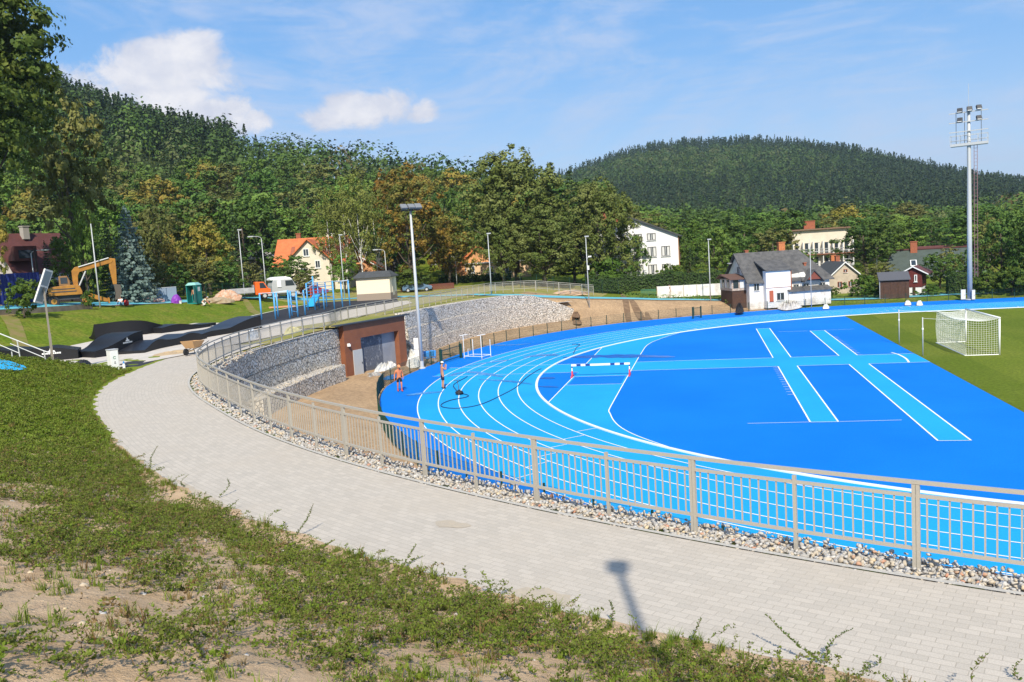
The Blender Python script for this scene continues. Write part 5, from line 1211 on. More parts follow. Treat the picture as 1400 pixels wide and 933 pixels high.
person('walker with a dark backpack passing the white yard wall', p, face_rz(p)+2.3, dict(knL=(.105,-.12,.5),anL=(.11,-.18,.09),toL=(.12,-.36,.035),anR=(-.11,.22,.12),toR=(-.12,.06,.035)), skin2, ('trousers', mat('beige trousers', (.35,.27,.2), .9), 1.8, .06), shirt=mat('brown shirt', (.25,.15,.12), .9), hair=M_blk, shoes=M_blk)
# clutter of the building site
def hp2(name, label, cat, px, py, D, sx, sy, h, m, seed, group=None, rough=.5):
    p = atD(px, py, D); z = zg(p[0], p[1]); r = random.Random(seed); b = MB(); n = 18; K = 5; V = []
    for k in range(K):
        f = math.cos(k/K*math.pi/2)
        V += [(sx*f*math.cos(6.283*i/n)*r.uniform(.85,1.12), sy*f*math.sin(6.283*i/n)*r.uniform(.85,1.12), (-.1 if k == 0 else h*math.sin(k/K*math.pi/2)*r.uniform(1-rough*.5,1+rough*.4))) for i in range(n)]
    V.append((0,0,h)); F = [(k*n+i,k*n+(i+1)%n,(k+1)*n+(i+1)%n,(k+1)*n+i) for k in range(K-1) for i in range(n)]+[((K-1)*n+i,(K-1)*n+(i+1)%n,K*n) for i in range(n)]
    b.add(V, F); o = b.build(name, m); o.location = (p[0], p[1], z); o.rotation_euler = (0,0,face_rz(p)); return tag(o, label, cat, group)
hp2('brick_pile','pile of orange and pink broken bricks left of the orange truck','brick pile',311,409,104,1.7,1.0,1.15,mat('broken brick', (.50,.24,.13), .9, (.55,.42,.32), 3.5, bump=.6, bscale=6),41)
hp2('sand_heap','low heap of brown earth and stones between the toilet and brick pile','earth heap',297,412,100,1.8,.9,.55,mat('brown earth', (.30,.21,.12), .95, (.38,.30,.2), 3),42)
hp2('purple_sack','bright purple plastic sack standing by the fence left of the toilet','sack',241,413,97,.55,.45,.95,mat('purple plastic', (.22,.04,.38), .5),43,rough=.2)
hp2('rubble_heap','grey rubble heap with red pieces behind the blue path, right of the excavator','rubble',195,414,97,2.2,.9,.5,mat('mixed rubble', (.28,.25,.24), .95, (.42,.20,.18), 2.5),44)
hp2('stone_heap','orange stones and dug earth at the foot of the big lime tree','earth heap',778,402,108,2.4,1.0,.55,mat('orange dug stones', (.50,.34,.22), .95, (.40,.28,.2), 3),45)
p = atD(247,415,96.5); p[2] = zg(p[0], p[1]); t = thing('bucket', 'small white bucket beside the purple sack', 'bucket', p); b = MB(); b.lathe([(.12,0),(.16,.32),(.165,.33),(.14,.31),(.11,.04)], 12); b.build('pail', white, t); b = MB(); b.tube([(-.16,0,.32),(-.1,-.16,.28),(.1,-.16,.28),(.16,0,.32)], .01, 5); b.build('handle', dark, t)
p = atD(229,412.5,99); p[2] = zg(p[0], p[1]); t = thing('site_panel', 'grey blue site fence panels leaning together left of the teal toilet', 'panel', p, face_rz(p)+.2)
for k in range(2): b = MB(); b.box((-.55+k*1.08,k*.1,.82),(1.05,.06,1.6)); q_ = b.build('panel', mat('grey blue sheet', (.22,.28,.36), .6), t); b = MB(); b.box((-.55+k*1.08,k*.1-.04,1.58),(1.07,.03,.05)); b.box((-.55+k*1.08,k*.1-.04,.05),(1.07,.03,.05)); b.build('rail', galv, q_)
p = atD(386,415,100); p[2] = zg(p[0], p[1]); t = thing('timber_stack', 'long flat stack of orange planks lying behind the training bars', 'timber', p, face_rz(p)-.12)
for k in range(5): b = MB(); b.box((random.uniform(-.1,.1),(k%2)*.3-.1,.08+.06*(k//2)),(2.9,.26,.055),random.uniform(-.02,.02)); b.build('board', mat('orange timber', (.62,.30,.16), .8), t)
def wheel(t, x, y, r, w_=.22):
    b = MB(); b.tube([(x,y-w_/2,r),(x,y+w_/2,r)], r, 16); o = b.build('wheel', black, t, bevel=.02); b = MB(); b.tube([(x,y-w_/2-.01,r),(x,y+w_/2+.01,r)], r*.55, 10); b.build('rim', grey, o)
# small orange tipper truck
p = atD(343,410,106); p[2] = zg(p[0], p[1]); t = thing('truck', 'small orange tipper truck with a grey load bed parked behind the grass slope', 'truck', p, face_rz(p)+.12)
b = MB(); b.prism([(.5,.55),(2.25,.55),(2.3,1.15),(2.0,1.3),(1.55,2.05),(.6,2.1),(.5,1.2)], -.9, .9, 'y'); c_ = b.build('cab', mat('bright orange paint', (.78,.13,.015), .4), t, bevel=.05)
b = MB(); b.prism([(1.05,1.3),(1.85,1.3),(1.5,1.95),(1.05,1.95)], -.915, .915, 'y'); b.build('side_window', glass, c_); b = MB(); b.box((2.28,-.6,.8),(.06,.25,.15)); b.build('headlight', white, c_)
b = MB(); b.box((-.3,0,.55),(4.6,.8,.16)); b.build('chassis', dark, t)
b = MB(); b.box((-1.1,0,.85),(3.0,1.8,.08)); [b.box((-1.1,y,1.15),(3.0,.05,.55)) for y in (-.9,.9)]; b.box((-2.6,0,1.15),(.05,1.8,.55)); b.box((.38,0,1.3),(.06,1.8,.9)); b.build('load_bed', mat('dented grey steel bed', (.42,.43,.44), .5, (.32,.32,.33), 2), t)
for x in (1.55,-1.5):
    for y in (-.8,.8): wheel(t, x, y, .38)
# white lorry
p = atD(388,411,111); p[2] = zg(p[0], p[1]); t = thing('lorry', 'white and grey lorry seen behind the training bars with a rounded cab roof', 'lorry', p, face_rz(p)+.25)
b = MB(); b.prism([(-1.6,.7),(1.3,.7),(1.5,1.5),(1.35,1.7),(1.0,2.4),(-1.4,2.4),(-1.6,1.7)], -1.15, 1.15, 'y'); c_ = b.build('cab', mat('dusty grey lorry paint', (.42,.43,.43), .5), t, bevel=.06)
b = MB(); b.prism([(-1.7,2.38),(1.05,2.38),(.8,2.62),(.2,2.78),(-1.2,2.78),(-1.65,2.62)], -1.1, 1.1, 'y'); b.build('roof_spoiler', white, c_, bevel=.06)
b = MB(); b.prism([(.1,1.6),(1.28,1.6),(1.0,2.28),(.1,2.28)], -1.17, 1.17, 'y'); b.box((1.25,0,1.95),(.12,2.0,.6),0,0,ry=-.45); b.build('window', glass, c_); b = MB(); b.box((-.7,-1.2,1.9),(.5,.1,.8)); b.build('mirror', white, c_)
b = MB(); b.box((-.2,0,.6),(4.4,1.0,.25)); b.box((1.55,0,.75),(.2,2.2,.3)); b.build('bumper', grey, t)
for x in (1.0,-1.2):
    for y in (-.95,.95): wheel(t, x, y, .48)
def car(px, py, D, m, label, rz=0):
    p = atD(px, py, D); p[2] = zg(p[0], p[1]); t = thing('parked_car', label, 'car', p, face_rz(p)+rz, 'cars parked behind the green')
    b = MB(); b.prism([(-2.05,.3),(2.05,.3),(2.1,.75),(1.2,.95),(.5,1.42),(-1.2,1.45),(-1.9,1.0),(-2.1,.9)], -.85, .85, 'y'); bd = b.build('body', m, t, bevel=.06)
    b = MB(); b.prism([(-1.15,.98),(.95,.98),(.42,1.36),(-1.05,1.38)], -.862, .862, 'y'); b.build('window', glass, bd)
    for x in (-1.3,1.3):
        for y in (-.75,.75): wheel(t, x, y, .31)
    for y in (-.6,.6): b = MB(); b.box((2.08,y,.66),(.05,.3,.14)); b.build('headlight', white, bd)
car(428,401,118, mat('dark red car paint', (.25,.015,.02), .3), 'dark red car half hidden behind the training bars')
car(571,402.5,120, mat('steel blue car paint', (.10,.17,.26), .3), 'steel blue car behind the floodlight pole before the brown fence')
# blue corrugated hoarding, low stone edge, dark pole
p0, p1 = atD(3,414,86), atD(58,413,88); d = p1-p0; L = float(np.linalg.norm(d[:2])); z0 = zg(p0[0], p0[1]); t = thing('hoarding', 'dark blue corrugated steel hoarding behind the bush at the far left', 'hoarding', (p0[0],p0[1],z0), math.atan2(d[1], d[0]))
b = MB(); V = []; n = 60
for i in range(n+1): x = -1.5+i/n*(L+1.5); V += [(x, .04*math.sin(i*1.57), 0), (x, .04*math.sin(i*1.57), 2.7)]
b.add(V, [(2*i,2*i+2,2*i+3,2*i+1) for i in range(n)]); b.build('sheet', mat('dark blue sheet steel', (.006,.016,.13), .5), t)
for x in (-1.4,L/2,L): b = MB(); b.box((x,.09,1.35),(.08,.08,2.7)); b.build('post', dark, t)
t0 = atD(0,429,72); pts = [atD(px, py, D) for px, py, D in ((-15,434,77.5),(40,428,80),(80,424,82),(124,419,85))]
b = MB()
for a, c in zip(pts[:-1], pts[1:]): za, zc = zg(a[0],a[1]), zg(c[0],c[1]); b.bar((a[0],a[1],za+.15),(c[0],c[1],zc+.15), .35,.6)
tag(b.build('stone_edging_wall', mat('weathered kerb stones', (.22,.18,.14), .95, (.14,.12,.09), 2)), 'low weathered stone edging along the far side of the blue path before the excavator', 'low wall')
lamp_post((53,388),(49,340),95,'dark leaning wooden utility pole before the maroon roofed house','none',.13,.11)
lamp_post((47,386),(41,347),97,'thin grey lamp pole with a curved arm by the maroon roofed house','arm_right')
for o in list(COL.objects):
    if o.get('label','').startswith('dark leaning'): o.name = 'utility_pole'; o['category'] = 'pole'; del o['group']; [setattr(c.data, 'materials', c.data.materials) if 0 else c.data.materials.clear() or c.data.materials.append(mat('dark tarred wood', (.035,.025,.02), .9)) for c in o.children]
# dark green mesh fence behind the building site
def tall_fence(label, ptsx, h, step=2.4):
    P = catmull([p[:2] for p in ptsx], .2, 4); z = [zg(*q) for q in P]; t = thing('mesh_fence', label, 'fence', (*P[0], z[0])); 
    for i in range(0, len(P), int(step/.2)): b = MB(); b.box((*P[i], z[i]+h/2), (.06,.06,h)); rebase(b.build('post', dgreen, fix=False), t)
    b2 = MB()
    for k in range(5): b2.tube([(*P[i], z[i]+.1+(h-.15)*k/4) for i in range(0, len(P), 4)], .012, 3)
    for i in range(len(P)): b2.bar((*P[i],z[i]+.05),(*P[i],z[i]+h), .009)
    rebase(b2.build('wire_mesh', dgreen, fix=False), t)
tall_fence('tall dark green mesh fence behind the building site left of the orange truck', [atD(px,py,D) for px, py, D in ((130,415,95),(200,413,101),(260,411,104),(330,408,108),(420,402,118))], 1.9)
tall_fence('tall dark green mesh fence under the big lime tree behind the upper path', [atD(px,py,D) for px, py, D in ((690,398,114),(740,398,114),(800,400,114),(850,402,115))], 1.9)
# ================================================================== HOUSES
def roofmat(name, c1, c2=None, row=.3):
    m, t, b = newmat(name)
    c2 = c2 or tuple(x*.78 for x in c1)
    o = t.obj(); sp = t.n('ShaderNodeSeparateXYZ'); t.l(o, sp.inputs[0])
    c = t.mix(t.ramp(t.noise(1.3, o, 5, .65), .35, .68), c1, c2)
    wv = t.math('FRACT', t.math('MULTIPLY', sp.outputs[2], 1/row*1.6)); c = t.mix(t.math('MULTIPLY', t.ramp(wv, .85, 1.0), .45), c, tuple(x*.4 for x in c1))
    c = t.mix(t.math('MULTIPLY', t.ramp(t.noise(9, o, 3, .7), .5, .7), .3), c, tuple(min(1, x*1.45) for x in c1))
    t.l(c, b.inputs['Base Color']); b.inputs['Roughness'].default_value = .85
    return m
M_white = mat('white render', (.80,.79,.77), .9, (.74,.73,.71), .8, fine=.03, obj=True); M_cream = mat('cream render', (.70,.62,.49), .9, (.64,.56,.44), .8, fine=.04, obj=True); M_or = mat('apricot render', (.62,.30,.13), .9, (.55,.27,.13), .8, obj=True)
M_oldw = mat('stained whitewash', (.74,.71,.66), .9, (.50,.44,.37), 1.1, .45, .75, fine=.06, obj=True); M_sand = mat('sandy render', (.50,.42,.32), .9, (.42,.35,.27), 1.2, obj=True)
M_brick = mat('red brick', (.36,.12,.06), .9, (.28,.09,.05), 6, fine=.15, bscale=12, obj=True); M_obrick = mat('orange brick', (.58,.20,.07), .9, (.42,.14,.06), 5, fine=.15, obj=True)
M_frame = mat('grey window frame', (.20,.19,.18), .6); M_wfr = mat('white window frame', (.75,.75,.73), .5); M_curt = mat('pale curtain', (.62,.61,.58), .9); M_bwood = mat('dark brown boards', (.085,.042,.026), .8, (.06,.03,.02), 4, fine=.2, obj=True)
R_or = roofmat('orange roof tiles', (.62,.17,.055)); R_slate = roofmat('weathered slate', (.115,.11,.105), (.062,.06,.06)); R_mar = roofmat('maroon roof tiles', (.115,.036,.032)); R_dark = roofmat('dark grey roofing', (.07,.072,.072)); R_green = roofmat('grey green roof', (.065,.085,.072)); R_pale = roofmat('pale fibre cement', (.42,.40,.36))
def window(t, face, u, z, w_, h_, W_, D_, fm=None, curtain=True, mull=1):
    """frame with its pane; face 'f' is local -y, 'l' -x, 'r' +x"""
    fm = fm or M_frame; b = MB(); p_ = MB()
    def put(bb, du, dz, ww, hh, dep, th):
        if face == 'f': bb.box((u+du, -D_/2-dep, z+dz), (ww, th, hh))
        elif face == 'l': bb.box((-W_/2-dep, u+du, z+dz), (th, ww, hh))
        else: bb.box((W_/2+dep, u+du, z+dz), (th, ww, hh))
    q = .09
    put(b, 0, h_/2-q/2, w_, q, .04, .12); put(b, 0, -h_/2+q/2, w_, q, .04, .12); put(b, -w_/2+q/2, 0, q, h_-2*q, .04, .12); put(b, w_/2-q/2, 0, q, h_-2*q, .04, .12)
    f = b.build('window', fm, t); 
    put(p_, 0, 0, w_-2*q, h_-2*q, .005, .03); p_.build('pane', glass, f)
    m_ = MB()
    for k in range(1, mull+1): put(m_, -w_/2+w_*k/(mull+1), 0, .06, h_-2*q, .04, .05)
    m_.build('mullion', M_wfr, f)
    if curtain:
        c_ = MB()
        for s in (-1,1): put(c_, s*w_*.28, .0, w_*.26, h_-2.2*q, .026, .02)
        c_.build('curtain', M_curt, f)
    s_ = MB(); put(s_, 0, -h_/2-.04, w_+.14, .06, .07, .18); s_.build('sill', M_wfr, f)
def gable_poly(w_, he, hr, apex=0): return [(-w_/2,-1.5),(w_/2,-1.5),(w_/2,he),(apex,hr),(-w_/2,he)]
def roof_part(t, W_, D_, he, hr, axis, m, ov=.5, apex=0, th=.18, name='roof', off=(0,0), he2=None):
    """two slopes with thickness; axis 'x': ridge left-right, 'y': ridge front-back"""
    b = MB(); he2 = he if he2 is None else he2
    half = D_/2 if axis == 'x' else W_/2
    L = (W_ if axis == 'x' else D_)/2+ov
    for s, e in ((-1,he),(1,he2)):
        run = half+s*(-apex) if False else abs(s*half-apex); sl_ = (hr-e)/run
        eo = s*(half+ov); ze = e-sl_*ov
        a = [(apex, hr+.02),(eo, ze+.02),(eo, ze+.02+th),(apex, hr+.02+th)]
        b.prism(a, -L, L, 'y' if axis == 'y' else 'x')
    o = b.build(name, m, t); o.location = (*off, 0); return o
def chimney(t, x, y, z0, z1, s=.6, m=None, par=None, s2=None):
    b = MB(); b.box((x,y,(z0+z1)/2),(s,s2 or s,z1-z0)); b.box((x,y,z1+.05),(s+.14,(s2 or s)+.14,.12)); return b.build('chimney', m or M_brick, par or t)
def ground_at(px, py, D):
    p = atD(px, py, D); p[2] = zg(p[0], p[1]); return p
# --- tall white house with a low pitched gable
p = ground_at(893,380,134); t = thing('white_house', 'tall white three storey house with a low pitched gable behind the hedge', 'house', p, face_rz(p)-.06)
zb = atD(893,380,134)[2]-p[2]
W_, D_ = 14.2, 11; ux = -2.9                                        # apex lies left of the visible middle
H0 = zb; he, hr = H0+6.3, H0+9.35
b = MB(); b.prism([(-W_/2+ux,-2),(W_/2+ux,-2),(W_/2+ux,he),(ux,hr),(-W_/2+ux,he)], -D_/2, D_/2, 'y'); b.build('wall', M_white, t)
b = MB(); b.box((ux,-D_/2-.03,H0/2-1),(W_-.02,.06,H0+2+.55)); b.build('plinth', mat('grey plinth', (.38,.40,.41), .9), t)
o = roof_part(t, W_, D_, he, hr, 'y', R_dark, .45, off=(ux,0)); chimney(t, ux+.9, -1.5, hr-.8, hr+1.0, 1.9, M_brick, o, 1.2); chimney(t, ux-1.6, 1.5, hr-.8, hr+1.2, .8, M_brick, o)
b = MB(); b.box((W_/2+ux+.03, 0, he/2),(.05,D_,he-.4)); b.build('side_wall', M_or, t)
for row, hh, ww in ((0,1.5,1.3),(1,1.5,1.3),(2,1.05,1.3)):
    zc = H0+(1.45,4.1,6.35)[row]-.25*0
    for k in range(5):
        if row == 2 and k == 4: continue
        x = ux-3.2+k*2.03+.35
        window(t, 'f', x, zc, ww, hh, W_, D_)
# --- old slate roofed house
p = ground_at(1062,406,110); t = thing('old_house', 'old patched whitewashed house with a big weathered slate roof and orange chimney', 'house', p, face_rz(p)+.42); t.scale = (.80,.82,.9)
W_, D_, he, hr = 12.6, 9.0, 3.3, 6.7
b = MB(); b.prism([(-D_/2,-1.5),(D_/2,-1.5),(D_/2,he),(0,hr),(-D_/2,he)], -W_/2, W_/2-3.6, 'x'); b.box((W_/2-1.8,0,he/2-.85),(3.6,D_-.004,he+1.3)); b.build('wall', M_oldw, t)
b = MB(); ov = .45; sl_ = (hr-he)/(D_/2)                             # hipped at the right end
x0, x1 = -W_/2-.5, W_/2+.6; rx1 = W_/2-2.6; zf = he-sl_*ov
top = [(x0,0,hr+.2),(rx1,0,hr+.2)]
vs = [(x0,-D_/2-ov,zf),(x1,-D_/2-ov,zf-.1),(x1,D_/2+ov,zf-.1),(x0,D_/2+ov,zf)]+top+[(x0,-D_/2-ov,zf-.16),(x1,-D_/2-ov,zf-.26),(x1,D_/2+ov,zf-.26),(x0,D_/2+ov,zf-.16),(x0,0,hr-.0)]
b.add(vs, [(0,1,5,4),(1,2,5),(2,3,4,5),(0,6,7,1),(1,7,8,2),(2,8,9,3),(0,4,10,6),(4,3,9,10)]); rf = b.build('roof', R_slate, t)
chimney(t, 1.2, .6, hr-1.0, hr+1.25, 1.0, M_obrick, rf, .7); chimney(t, -4.6, .3, hr-.6, hr+.45, .5, M_brick, rf); chimney(t, 3.4, -2.6, 4.2, 5.0, .35, M_brick, rf)
b = MB(); b.box((-2.2,-D_/2-.55,1.95),(3.9,1.1,4.9)); wg = b.build('bay', M_white, t)
b = MB(); b.prism([(-D_/2-1.35,4.35),(-D_/2-1.35,4.5),(-1.8,5.75),(-1.8,5.55)], -4.3, -.1, 'x'); b.build('bay_roof', R_slate, t)
b = MB(); b.box((-.27,-D_/2-.6,2.2),(.12,1.2,4.3)); b.box((-2.2,-D_/2-1.13,2.15),(3.9,.05,.06)); b.build('trim', M_brick, wg)
b = MB(); b.box((-3.4,-D_/2-1.16,1.05),(.62,.06,1.5)); b.build('shutter', mat('red boards', (.40,.10,.05), .8), wg); window(t, 'f', -2.0, .95, 1.15, 1.0, W_, D_+2.2, curtain=False); window(t, 'f', -5.2, 2.35, .8, 1.0, W_, D_, curtain=False)
for x in (1.0,2.6,5.2): window(t, 'f', x, 1.9, .8, .9, W_, D_, curtain=False)
b = MB(); b.box((2.5,-D_/2-1.2,.5),(6.6,.25,1.9)); lw = b.build('yard_wall', M_oldw, t); b = MB(); b.prism([(-D_/2-1.7,1.45),(-D_/2-1.7,1.57),(-D_/2-.2,2.05),(-D_/2-.2,1.93)], -.9, 5.9, 'x'); b.build('lean_to_roof', R_slate, lw)
b = MB(); b.prism([(2.2,2.9),(4.6,2.9),(3.4,4.1)], -D_/2-1.0, -D_/2+1.2, 'y'); b.build('porch_gable', mat('red brown boards', (.20,.055,.035), .8), t); b = MB(); 
b.prism([(3.4,4.2),(4.95,2.7),(4.95,2.55),(3.4,4.03)], -D_/2-1.2, -1.6, 'y'); b.prism([(3.4,4.2),(1.85,2.7),(1.85,2.55),(3.4,4.03)], -D_/2-1.2, -1.6, 'y'); b.build('porch_roof', R_slate, t)
# glazed wooden veranda on the left gable
b = MB(); b.box((-W_/2-1.1,-1.0,.75),(2.2,4.6,2.5)); va = b.build('veranda', M_bwood, t)
b = MB(); b.box((-W_/2-1.1,-1.0,2.75),(2.3,4.8,1.55)); b.build('veranda_boards', mat('faded veranda boards', (.36,.26,.20), .85, (.5,.44,.38), 5), va)
for k in range(5): b = MB(); b.box((-W_/2-2.27,-2.9+k*.95,2.85),(.05,.62,1.1)); b.build('pane', glass if k % 2 else M_curt, va)
for k in range(2): b = MB(); b.box((-W_/2-1.65+k*1.05,-3.43,2.85),(.8,.05,1.1)); b.build('pane', M_curt if k else glass, va)
b = MB(); b.prism([(-3.9,3.45),(-3.9,3.6),(0,4.15),(1.7,3.6),(1.7,3.45),(0,4.0)], -W_/2-2.8, -W_/2, 'x'); b.build('veranda_roof', mat('rusty felt roof', (.13,.07,.05), .9), va)
window(t, 'l', -.6, 4.6, .7, .8, W_, D_, curtain=False); b = MB(); b.lathe([(.04,0),(.34,.1),(.42,.2)], 12, (-W_/2-.5,1.6,5.4)); b.build('dish', white, t)
# --- hotel with balconies
p = ground_at(1120,378,172); p[2] = atD(1120,377,172)[2]-.6; t = thing('hotel', 'cream hotel block with rows of white balconies behind the old slate house', 'hotel', p, face_rz(p)+.12)
W_, D_, H = 10.6, 11, 9.3; b = MB(); b.box((0,0,H/2-1.5),(W_,D_,H+3)); b.build('wall', M_cream, t)
b = MB(); b.box((0,-.2,H+.12),(W_+.6,D_+.8,.24)); rf = b.build('roof', mat('brown flat roof', (.20,.12,.08), .9), t); chimney(t, -1.6, 0, H+.2, H+1.7, 2.0, M_brick, rf, 1.2)
for f in range(3):
    z = H-3.4-2.65*f
    b = MB(); b.box((0,-D_/2-.7,z-1.1),(W_,1.4,.16)); bl = b.build('balcony', mat('brown balcony edge', (.22,.075,.045), .8), t)
    for k in range(7): b = MB(); b.box((-W_/2+.1+k*(W_-.2)/6,-D_/2-.65,z+.1),(.12,1.3,2.3)); b.build('divider', M_white, bl)
    b = MB(); b.box((0,-D_/2-1.38,z-.55),(W_,.05,.12)); b.box((0,-D_/2-1.38,z-.08),(W_,.06,.07)); [b.box((-W_/2+.2+k*.3,-D_/2-1.38,z-.55),(.04,.04,.95)) for k in range(int(W_/.3))]; b.build('balustrade', grey, bl)
    for k in range(6): b = MB(); b.box((-W_/2+.95+k*(W_-.2)/6,-D_/2-.02,z+.05),(.85,.06,2.0)); q_ = b.build('door', glass, bl); b = MB(); b.box((-W_/2+1.25+k*(W_-.2)/6,-D_/2-.07,z+.05),(.3,.03,1.9)); b.build('curtain', M_curt, bl)
# --- small cottage
p = ground_at(1143,404,126); t = thing('cottage', 'small sand coloured cottage with a grey gable roof right of the old slate house', 'house', p, face_rz(p)+.32); t.scale = (.78,.78,.74)
W_, D_, he, hr = 5.6, 9.5, 2.9, 5.5; b = MB(); b.prism(gable_poly(W_, he, hr), -D_/2, D_/2, 'y'); b.build('wall', M_sand, t); rf = roof_part(t, W_, D_, he, hr, 'y', R_dark, .4); chimney(t, .35, 0, hr-.4, hr+1.1, .7, M_brick, rf); chimney(t, .5, 2.8, hr-.4, hr+1.2, .8, M_obrick, rf)
b = MB()
for s in (-1,1): b.prism([(0,hr+.22),(s*(W_/2+.45),he-.2),(s*(W_/2+.45),he-.45),(0,hr-.03)], -D_/2-.46, -D_/2-.41, 'y')
b.build('barge_board', M_wfr, rf)
for x, z, w2, h2 in ((-.9,1.55,.75,1.05),(.95,1.55,.75,1.05),(.1,4.0,.65,.6)): window(t, 'f', x, z, w2, h2, W_, D_, M_brick, curtain=False)
# --- long dark roofed house
p = ground_at(1272,385,152); t = thing('long_house', 'house with a long grey green roof, maroon hips and a red chimney among trees', 'house', p, face_rz(p)+.08)
W_, D_, he, hr = 14.5, 10, 2.6, 7.0; p0_ = atD(1272,340,152)[2]-p[2]; dz = p0_-hr; he += dz; hr += dz
b = MB(); b.box((0,0,he/2-1),(W_,D_,he+2)); b.build('wall', M_white, t)
b = MB(); x = W_/2+.5; rx = W_/2-1.9; y = D_/2+.5
b.add([(-x,-y,he),(x,-y,he),(x,y,he),(-x,y,he),(-rx,0,hr),(rx,0,hr)], [(0,1,5,4),(2,3,4,5),(0,3,2,1)]); rf = b.build('roof', R_green, t); b = MB(); b.add([(-x,-y,he),(-x,y,he),(-rx,0,hr),(x,-y,he),(x,y,he),(rx,0,hr)], [(0,2,1),(3,4,5)]); b.build('hip', R_mar, rf)
b = MB(); b.box((0,0,hr+.03),(2*rx+.3,.5,.2)); b.build('ridge', R_mar, rf); chimney(t, -2.4, -.2, hr-.6, hr+1.2, 1.0, M_brick, rf)
for x_, s in ((-2.6,1.0),(.6,.7)):
    k = .5; yy = -y*(1-k); zz = he+(hr-he)*k; an = math.atan2(hr-he, y); b = MB(); b.box((x_,yy-.05,zz+.08),(.95*s,1.5*s,.1),0,0,rx=an); sk_ = b.build('skylight', M_wfr, rf); b = MB(); b.box((x_,yy-.09,zz+.14),(.65*s,1.15*s,.06),0,0,rx=an); b.build('pane', glass, sk_)
p = ground_at(1300,385,170); p[2] += 1.2; t = thing('back_house', 'maroon roofed house with a small dormer standing behind the long grey green roof', 'house', p, face_rz(p)-.15)
W_, D_, he, hr = 12, 9, 3.2, 7.2; hr = atD(1300,336.5,170)[2]-p[2]; he = hr-3.6; b = MB(); b.prism([(-D_/2,-2),(D_/2,-2),(D_/2,he),(0,hr),(-D_/2,he)], -W_/2, W_/2, 'x'); b.build('wall', M_cream, t); rf = roof_part(t, W_, D_, he, hr, 'x', R_mar, .4); b = MB(); b.box((-1.8,-1.6,hr-1.2),(1.4,1.6,1.3)); dm = b.build('dormer', M_cream, rf); b = MB(); b.box((-1.8,-2.42,hr-1.15),(.9,.04,.8)); b.build('pane', glass, dm); b = MB(); b.box((3.0,-2.2,hr-1.62),(5,2.6,.06),0,0,rx=math.atan2(3.6,4.5)); b.build('solar_panel', mat('roof solar panel', (.012,.02,.07), .15), rf)
# --- sheds
p = ground_at(1222,408,112); t = thing('shed', 'dark brown flat roofed board shed by the upper path', 'shed', p, face_rz(p)+.08); b = MB(); b.box((0,0,.95),(3.2,2.6,2.4)); sh_ = b.build('wall', M_bwood, t); b = MB(); b.prism([(-1.55,2.2),(-1.55,2.3),(1.5,3.1),(1.5,3.0)], -1.75, 1.75, 'x'); b.build('roof', mat('grey felt', (.10,.10,.11), .9), t)
b = MB(); [b.box((x_,-1.32,.95),(.05,.04,2.35)) for x_ in (-1.2,-.4,.4,1.2)]; b.build('batten', M_bwood, sh_); b = MB(); b.box((-1.63,-1.2,.95),(.06,.3,2.4)); b.build('corner_post', grey, sh_)
p = ground_at(1252,406,117); t = thing('barn', 'maroon boarded barn with a white edged gable and a white lower door', 'barn', p, face_rz(p)-.12); W_, D_ = 1.95, 4.5; b = MB(); b.prism([(-W_/2,1.0),(W_/2,1.0),(W_/2,2.75),(0,3.35),(-W_/2,2.75)], -D_/2, D_/2, 'y'); b.build('wall', mat('maroon boards', (.13,.022,.018), .8, (.10,.018,.015), 5, obj=True), t)
rf = roof_part(t, W_+.9, D_, 2.62, 3.36, 'y', R_mar, .3); b = MB(); 
for s in (-1,1): b.prism([(0,3.62),(s*1.75,2.62),(s*1.75,2.48),(0,3.46)], -D_/2-.36, -D_/2-.3, 'y')
b.build('barge_board', M_wfr, rf); b = MB(); b.box((0,0,.3),(W_-.1,D_-.1,1.45)); b.build('base_wall', M_white, t); b = MB(); b.box((.1,-D_/2-.0,.5),(.3,.1,1.0)); b.build('door', M_bwood, t); window(t, 'f', .3, 2.1, .32, .85, W_, D_, M_wfr, False, 0)
# --- orange roofed cream house on the left
p = ground_at(437,389,141); t = thing('cream_house', 'cream house with a bright orange tiled roof and a front gable behind the training bars', 'house', p, face_rz(p)-.18)
za = atD(425,329,141)[2]-p[2]; hr = za; he = za-3.6
b = MB(); b.prism([(-5,-2),(5,-2),(5,he),(0,hr),(-5,he)], -5.5, 5.5, 'x'); wl = b.build('wall', M_cream, t); rf = roof_part(t, 11.0, 10, he, hr+.25, 'x', R_or, .6); 
b = MB(); b.prism([(-3.1,-2),(3.1,-2),(3.1,hr-3.0),(0,hr-.15),(-3.1,hr-3.0)], -7.2, 0, 'y'); gb = b.build('gable_wing', M_cream, t); rg = roof_part(t, 6.2, 7.6, hr-3.0, hr-.1, 'y', R_or, .55, off=(0,-3.4), name='gable_roof')
for x, z, w2, h2 in ((-.35,hr-2.0,.9,1.15),(1.3,hr-3.9,.8,1.2),(-1.0,hr-4.6,.8,1.2)): window(t, 'f', x, z, w2, h2, 6.2, 14.4, M_wfr, False)
chimney(t, -2.9, 1, hr-.8, hr+1.2, .7, M_brick, rf); chimney(t, 1.6, 1.5, hr-.5, hr+1.0, .6, M_cream, rf); chimney(t, 2.6, 1.2, hr-.5, hr+.9, .4, M_white, rf)
b = MB(); b.box((-3.3,-2.6,hr-1.55),(.6,2.2,.1),0,0,rx=math.atan2(3.6,5)); b.build('roof_ladder', M_brick, rf)
